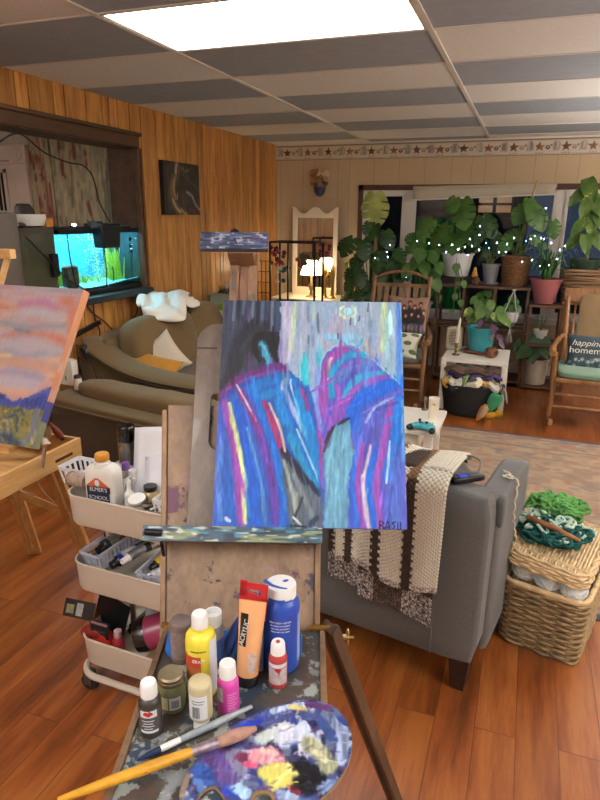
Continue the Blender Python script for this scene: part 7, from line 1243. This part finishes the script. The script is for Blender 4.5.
t = T('soft_toy', 'tan and orange felt carrot-like soft toy leaning on the black basket', 'toy', (-.215, 4.99, 0)); g = MB(t.location); g.tube([(-.25, 4.945, .008), (-.23, 4.955, .05), (-.2, 4.965, .11), (-.185, 4.97, .145)], [.012, .03, .038, .015], 12); g.build('body', M('felt_orange', '#b5743c', .85, var=.1), t); g = MB(t.location); g.tube([(-.222, 4.935, .05), (-.19, 4.945, .13)], [.018, .028], 10); g.build('belly', M('felt_tan', '#b39a78', .85), t)
for k, (x, y, rz_, l) in enumerate(((-.17, 5.09, .2, 'left yellow slipper on the floor by the black basket'), (-.115, 5.15, -.4, 'right yellow slipper behind the left one on the floor'))): t = T('slipper', l, 'slipper', (x, y, 0), rz_, None); g = MB(); g.sbox((0, 0, .032), (.12, .085, .062), p=2.6, n=10, fn=lambda w: V((w.x, w.y*(1-.15*w.x/.06), w.z*(1-.2*w.x/.06)))); g.build('upper', M('slipper_yellow', '#c08f22', .8, var=.12), t); g = MB(); g.sbox((0, 0, .006), (.125, .088, .012), p=3, n=8); g.build('sole', M('slipper_sole', '#8a6a2a', .8), t)
pc = V((-.315, 5.55, .451)); t = T('pot_plant', 'turquoise ribbed pot with purple and green trailing plant on the white side table', 'plant', pc); g = MB(pc); g.lathe([(.12, 0), (.135, .006), (.145, .02), (.13, .022), (.0005, .015)], pc, 26); g.build('saucer', M('saucer_rust', '#7a4530', .5), t); pot(t, pc+V((0, 0, .016)), .095, .13, .215, M('pot_turquoise', '#2f8a96', .35, var=.1, vs=14, coat=.3))
plant(t, pc+V((0, 0, .22)), at_([(480, 324, .09, -.3), (487, 328, .1, .1), (494, 330, .1, .3), (500, 338, .09, .6), (502, 345, .08, .6), (485, 334, .08, 0), (475, 330, .08, -.5), (492, 336, .08, .3)], 5.45), leaf_mat('leaf_purple', '#4a2440', '#7a5a72'), 'h', .55, .003, name='purple_foliage'); plant(t, pc+V((0, 0, .22)), at_([(472, 318, .11, -.6), (480, 313, .12, -.2), (488, 312, .11, .1), (496, 317, .11, .4), (503, 318, .12, .6), (507, 322, .1, .6), (468, 312, .1, -.6), (478, 305, .1, 0), (491, 305, .1, .2), (501, 311, .1, .5)], 5.5), LV, 'h', .8, .003)
t = T('space_heater', 'small cream heater with oval grille on the white side table', 'heater', (-.545, 5.6, .451)); g = MB(t.location); g.sbox((-.545, 5.6, .555), (.145, .10, .205), p=7, n=8); g.build('body', M('heater_cream', '#b5aa95', .5), t); g = MB(t.location); [g.box((-.545, 5.549, .50+.014*k), (.09*(1-((k-4.5)/7)**2), .004, .006)) for k in range(10)]; g.build('grille', M('grille_brown', '#6d6252', .6), t)
t = T('candlestick', 'white taper candle in a turned brass candlestick on the side table', 'candlestick', (-.50, 5.36, .451)); g = MB(); g.lathe([(.035, 0), (.036, .006), (.015, .015), (.01, .03), (.02, .045), (.011, .06), (.018, .075), (.01, .085), (.02, .10), (.02, .108), (.0005, .108)], n=18); g.build('holder', M('brass_old', '#8a7a55', .4, .8), t); g = MB(); g.tube([(0, 0, .105), (.006, 0, .25), (.012, 0, .31), (.014, 0, .325)], [.017, .013, .009, .003], 12); g.build('candle', M('candle_white', '#cdc7ba', .6, var=.03), t)
t = T('copper_globe', 'hammered copper globe votive at the right corner of the side table', 'votive', (-.205, 5.36, .451)); g = MB(); g.lathe([(.02, 0), (.045, .015), (.055, .045), (.048, .075), (.03, .088), (.026, .085), (.0005, .08)], n=22); g.build('body', M('copper', '#7d5a48', .35, .7, .2, 30, bmp=.4, bs=60), t)
# ================================================================ CORNER: VANITY, LAMP, RACK, WALL POSY
vw = M('vanity_white', '#d8cdbb', .4, var=.03)
t = T('vanity_table', 'white vanity table with scalloped mirror in the corner behind the wire rack', 'vanity', (-2.2, 6.5, 0)); vo_ = V(t.location); g = MB(vo_); g.bx((-2.62, 6.22, .70), (-1.80, 6.76, .735)); g.build('tabletop', vw, t, smooth=False, bev=.004); g = MB(vo_); g.bx((-2.58, 6.26, .56), (-1.84, 6.74, .70)); g.build('drawer', vw, t, smooth=False)
for x in (-2.57, -1.87):
    for y in (6.27, 6.71): g = MB(vo_); g.bx((x-.025, y-.025, 0), (x+.025, y+.025, .56)); g.build('leg', vw, t, smooth=False)
mx0, mx1, mz0, mz1 = -2.53, -2.0, .735, 1.62; fr = MB(vo_); yq = 6.70
fr.bx((mx0, yq, mz0), (mx0+.055, yq+.03, mz1)); fr.bx((mx1-.05, yq, mz0), (mx1, yq+.03, mz1)); fr.bx((mx0+.055, yq, mz0), (mx1-.05, yq+.03, mz0+.08))
top_ = [(mx0, mz1-.06), (mx1, mz1-.06)]+[(mx1-(mx1-mx0)*k/24, mz1+.012+.055*abs(math.cos(pi*2*k/24)) if True else 0) for k in range(25)]; top_ = [(mx0+.055, mz1-.045), (mx1-.05, mz1-.045), (mx1-.05, mz1), (mx1, mz1), (mx1, mz1+.07)]+[(mx1-(mx1-mx0)*k/24, mz1+.035+.035*math.cos(pi*4*k/24)) for k in range(1, 24)]+[(mx0, mz1+.07), (mx0, mz1), (mx0+.055, mz1)]
fr.prism(top_, .03, m4(frame((1, 0, 0), (0, 0, 1), (0, -1, 0)), (0, yq+.03, 0))); fr.build('mirror_frame', vw, t, smooth=False, bev=.003)
g = MB(vo_); g.bx((mx0+.05, yq+.012, mz0+.07), (mx1-.045, yq+.02, mz1-.04)); g.build('mirror', M('mirror_glass', '#c9c9c9', .04, 1, var=0), t, smooth=False)
t = T('table_lamp', 'small lamp with glowing scalloped white glass shade on the vanity', 'lamp', (-2.21, 6.45, .736)); g = MB(); g.lathe([(.06, 0), (.062, .01), (.02, .025), (.014, .06), (.03, .1), (.03, .13), (.012, .16), (.012, .24)], n=20); g.build('base', M('brass_old', '#8a7a55'), t); g = MB()
g.grid(lambda u, v: ((.045+.075*v**.7+.008*math.cos(20*pi*u)*v)*math.cos(2*pi*u), (.045+.075*v**.7+.008*math.cos(20*pi*u)*v)*math.sin(2*pi*u), .40-.155*v**1.3), 80, 8, cu=True); g.build('shade', M('shade_glow', '#fff1d6', .5, var=0, emit=9, ecol=(255, 232, 190)), t); lp2 = (-2.21, 6.45, 1.08)
g = MB(); g.lathe([(.046, .4), (.02, .415), (.008, .43), (.0005, .435)], n=14); g.build('finial', M('brass_old', '#8a7a55'), t)
gold = M('gold_hand', '#c9a155', .3, .8, .08)
for k, (x, y, l) in enumerate(((-2.045, 6.42, 'gold raised-hand ring holder nearer the lamp on the vanity'), (-1.965, 6.44, 'gold raised-hand ring holder at the right end of the vanity'))):
    t = T('hand_ornament', l, 'ornament', (x, y, .736)); g = MB(); g.lathe([(.04, 0), (.041, .008), (.022, .02), (.018, .1), (.02, .2), (.026, .235)], n=16, sy=.8); g.sbox((0, 0, .26), (.052, .022, .075), p=4, n=6)
    for j, (fx, L_) in enumerate(((-.02, .06), (-.007, .075), (.007, .07), (.02, .052))): g.tube(curve([(fx, 0, .285), (fx*1.2, -.004, .285+L_*.55), (fx*1.25, -.012, .285+L_)], 6), [.0075, .0075, .007, .007, .0065, .006, .004], 8)
    s = -1 if k else 1; g.tube(curve([(s*.02, -.004, .235), (s*.04, -.008, .262), (s*.042, -.012, .29)], 6), [.009, .009, .008, .0075, .007, .006, .004], 8); g.build('hand', gold, t)
t = T('wire_rack', 'black wire-framed display rack standing in the corner in front of the vanity', 'rack', (-2.25, 6.0, 0)); ro_ = V(t.location); bkw = M('wire_black', '#141312', .45, .3, 0)
for x in (-2.47, -1.99):
    for y in (5.9, 6.17): g = MB(ro_); g.bx((x-.009, y-.009, 0), (x+.009, y+.009, 1.34)); g.build('post', bkw, t, smooth=False)
for z in (1.34, .72): g = MB(ro_); [g.bar(p, q, .018) for p, q in (((-2.47, 5.9, z), (-1.99, 5.9, z)), ((-2.47, 6.17, z), (-1.99, 6.17, z)), ((-2.47, 5.9, z), (-2.47, 6.17, z)), ((-1.99, 5.9, z), (-1.99, 6.17, z)))]; g.build('rail', bkw, t, smooth=False)
g = MB(ro_); g.bar((-2.275, 5.9, .72), (-2.275, 5.9, 1.34), .014); g.build('divider', bkw, t, smooth=False); g = MB(ro_); g.bx((-2.47, 5.9, .705), (-1.99, 6.17, .715)); g.build('shelf_board', bkw, t, smooth=False)
g = MB(ro_); [g.bar((-2.70+.045*k, 5.9, .4), (-2.70+.045*k, 5.9, 1.15), .006) for k in range(6)]; [g.bar((-2.70, 5.9, .4+.107*k), (-2.475, 5.9, .4+.107*k), .006) for k in range(8)]; g.build('side_grid', bkw, t, smooth=False)
def posy(nm, label, c, spread, n, cols, group=None, cat='flowers', sz=.028):
    t = T(nm, label, cat, c, 0, group); c = V(c)
    for q, col in enumerate(cols):
        g = MB(c)
        for k in range(n):
            p = c+V((lr.uniform(-1, 1)*spread[0], lr.uniform(-1, 1)*spread[1], lr.uniform(-1, 1)*spread[2])); r = sz*lr.uniform(.7, 1.1)
            for a in range(5): d = V((math.cos(a*1.256), -.25, math.sin(a*1.256))); g.ell(p+d*r*.62, (r*.5, r*.25, r*.5), n=6, m=4)
            g.ell(p+V((0, -r*.3, 0)), (r*.3,)*3, n=6, m=4)
        g.build('blossoms', M('blossom_'+col, col, .7), t)
    return t
posy('silk_flowers', 'dark red silk flower bunch hanging at the left of the wire rack', (-2.40, 5.95, 1.20), (.07, .03, .09), 5, ('#6b1f2c', '#a34a58', '#3a2a22')); posy('silk_flowers', 'teal and white silk flowers below the red bunch in the wire rack', (-2.36, 5.98, .98), (.07, .03, .12), 5, ('#2f5a54', '#b9b3a4')); posy('silk_flowers', 'small red silk flowers at the right half of the wire rack', (-2.18, 6.05, 1.18), (.05, .03, .08), 4, ('#8a3a42', '#3f4a30'))
t = T('beaded_mask', 'oval dark red beaded mask hooked on the wire grid in the corner', 'mask', (-2.66, 5.87, 1.02)); g = MB(t.location); g.tube([(-2.66+.045*math.cos(a), 5.88, 1.03+.085*math.sin(a)) for a in np.linspace(0, 2*pi, 20, endpoint=False)], .014, 6, closed=True); g.build('rim', M('mask_red', '#5a1f1c', .6), t); g = MB(t.location); [g.ell((-2.66+.045*math.cos(a), 5.865, 1.03+.085*math.sin(a)), (.007,)*3, n=6, m=4) for a in np.linspace(0, 2*pi, 12, endpoint=False)]; g.build('beads', M('bead_cream', '#c9bfa8', .5), t)
t = T('wall_vase', 'half-round navy wall pocket with dried flowers hung high on the beige wall', 'wall vase', (-2.23, 6.78, 1.80)); g = MB(t.location); g.lathe([(.012, 0), (.04, .015), (.06, .05), (.07, .10), (.058, .10), (.0005, .09)], (-2.23, 6.745, 1.80), 20, sy=.75); g.build('pocket', M('pocket_navy', '#26304f', .4), t)
posy('dried_flowers', 'bunch of cream, tan and burgundy dried flowers in the navy wall pocket', (-2.23, 6.72, 1.985), (.095, .03, .075), 6, ('#b99a80', '#d0c0a8', '#5a2f34', '#7d6a3f', '#a06a50'), None, 'flowers', .03)
t = T('green_vase', 'pale green glass bottle vase hanging by the vanity with drooping leaves', 'vase', (-1.79, 6.5, .88)); c0 = V((-1.79, 6.5, .736)); t.location = c0; g = MB(); g.lathe([(.04, 0), (.05, .01), (.055, .2), (.05, .26), (.02, .32), (.018, .40), (.022, .41)], n=18); g.build('body', M('glass_green', '#93a35a', .15, var=.1, trans=.3), t); plant(t, c0+V((0, 0, .41)), at_([(353, 262, .12, .2), (346, 266, .1, -.4)], 6.45), LY, 'h', .8, .003)
# ================================================================ details go under the part they sit on
RULE = {'label_text': 'label label_navy label_band body', 'label_mark': 'label body', 'barcode': 'label body', 'leaf_mark': 'apple_mark', 'paint_smear': 'cap lid', 'tab_text': 'hang_tab', 'card_text': 'card', 'card_stripe': 'card', 'stretcher_hinge': 'stretcher', 'ledge_screw': 'ledge', 'ledge_peg': 'ledge', 'mast_plate': 'mast', 'clamp_knob': 'top_clamp', 'clamp_block': 'top_clamp', 'soil': 'pot wicker_pot', 'finger_joint': 'box_side', 'finger_slot': 'box_side', 'screen': 'body', 'buttons': 'body', 'dial': 'body', 'thumbstick': 'body', 'direction_pad': 'body', 'button': 'body', 'grille': 'body', 'finial': 'shade', 'beads': 'rim', 'ribs': 'body', 'basket_rim': 'basket_body', 'pencil_line': 'board', 'script_text': 'cover', 'serif_text': 'cover', 'light_strip': 'light_hood', 'rim': 'body', 'mirror': 'mirror_frame', 'piping': 'arm_pad top_pad', 'print': 'card body', 'blossoms': ''}
allo = list(bpy.data.objects)
for root in [o for o in allo if o.parent is None and o.get('category')]:
    kids = [k for k in allo if k.parent is root]; base = {}
    for k in kids: base.setdefault(k.name.split('.')[0], []).append(k)
    for nm, tgt in RULE.items():
        for q in base.get(nm, []):
            hit = next((base[x][0] for x in tgt.split() if x in base and base[x][0] is not q), None)
            if hit is not None and hit.parent is root: q.parent = hit
    for a_, b_ in zip(base.get('caster', []), base.get('caster_fork', [])): b_.parent = a_
# ================================================================ LIGHT AND VIEW
wd = bpy.data.worlds.new('night'); SC.world = wd; wd.use_nodes = True
wd.node_tree.nodes['Background'].inputs[0].default_value = (.11, .15, .24, 1); wd.node_tree.nodes['Background'].inputs[1].default_value = .25
def point(n, loc, e, col, r=.08):
    l = bpy.data.lights.new(n, 'POINT'); l.energy = e; l.color = col; l.shadow_soft_size = r; o = bpy.data.objects.new(n, l); o.location = loc; COL.objects.link(o)
point('next_room_bulb', (-4.1, 2.3, 2.15), 13, (1, .9, .78))  # assumed unseen lamp that lights the room beyond the opening
def uplight(n, loc, e, col):
    l = bpy.data.lights.new(n, 'SPOT'); l.energy = e; l.color = col; l.spot_size = R(165); l.spot_blend = .6; l.shadow_soft_size = .12; o = bpy.data.objects.new(n, l); o.location = loc; o.rotation_euler = (pi, 0, 0); COL.objects.link(o)
uplight('floor_lamp_window_corner', (2.35, 4.6, 1.45), 560, (1, .97, .93)); uplight('floor_lamp_room_side', (2.2, .6, 1.5), 640, (.92, .96, 1)); uplight('floor_lamp_rear', (-1.6, -1.3, 1.5), 300, (.96, .97, 1))  # window-corner uplight assumed, room-side and rear ones added; all unseen, brightening ceiling and room
vs = SC.view_settings; vs.view_transform = 'Standard'; vs.look = 'None'; vs.exposure = .42; vs.gamma = 1
SC.cycles.max_bounces = 8; SC.cycles.use_denoising = True; SC.cycles.sample_clamp_indirect = 6; SC.cycles.transparent_max_bounces = 16
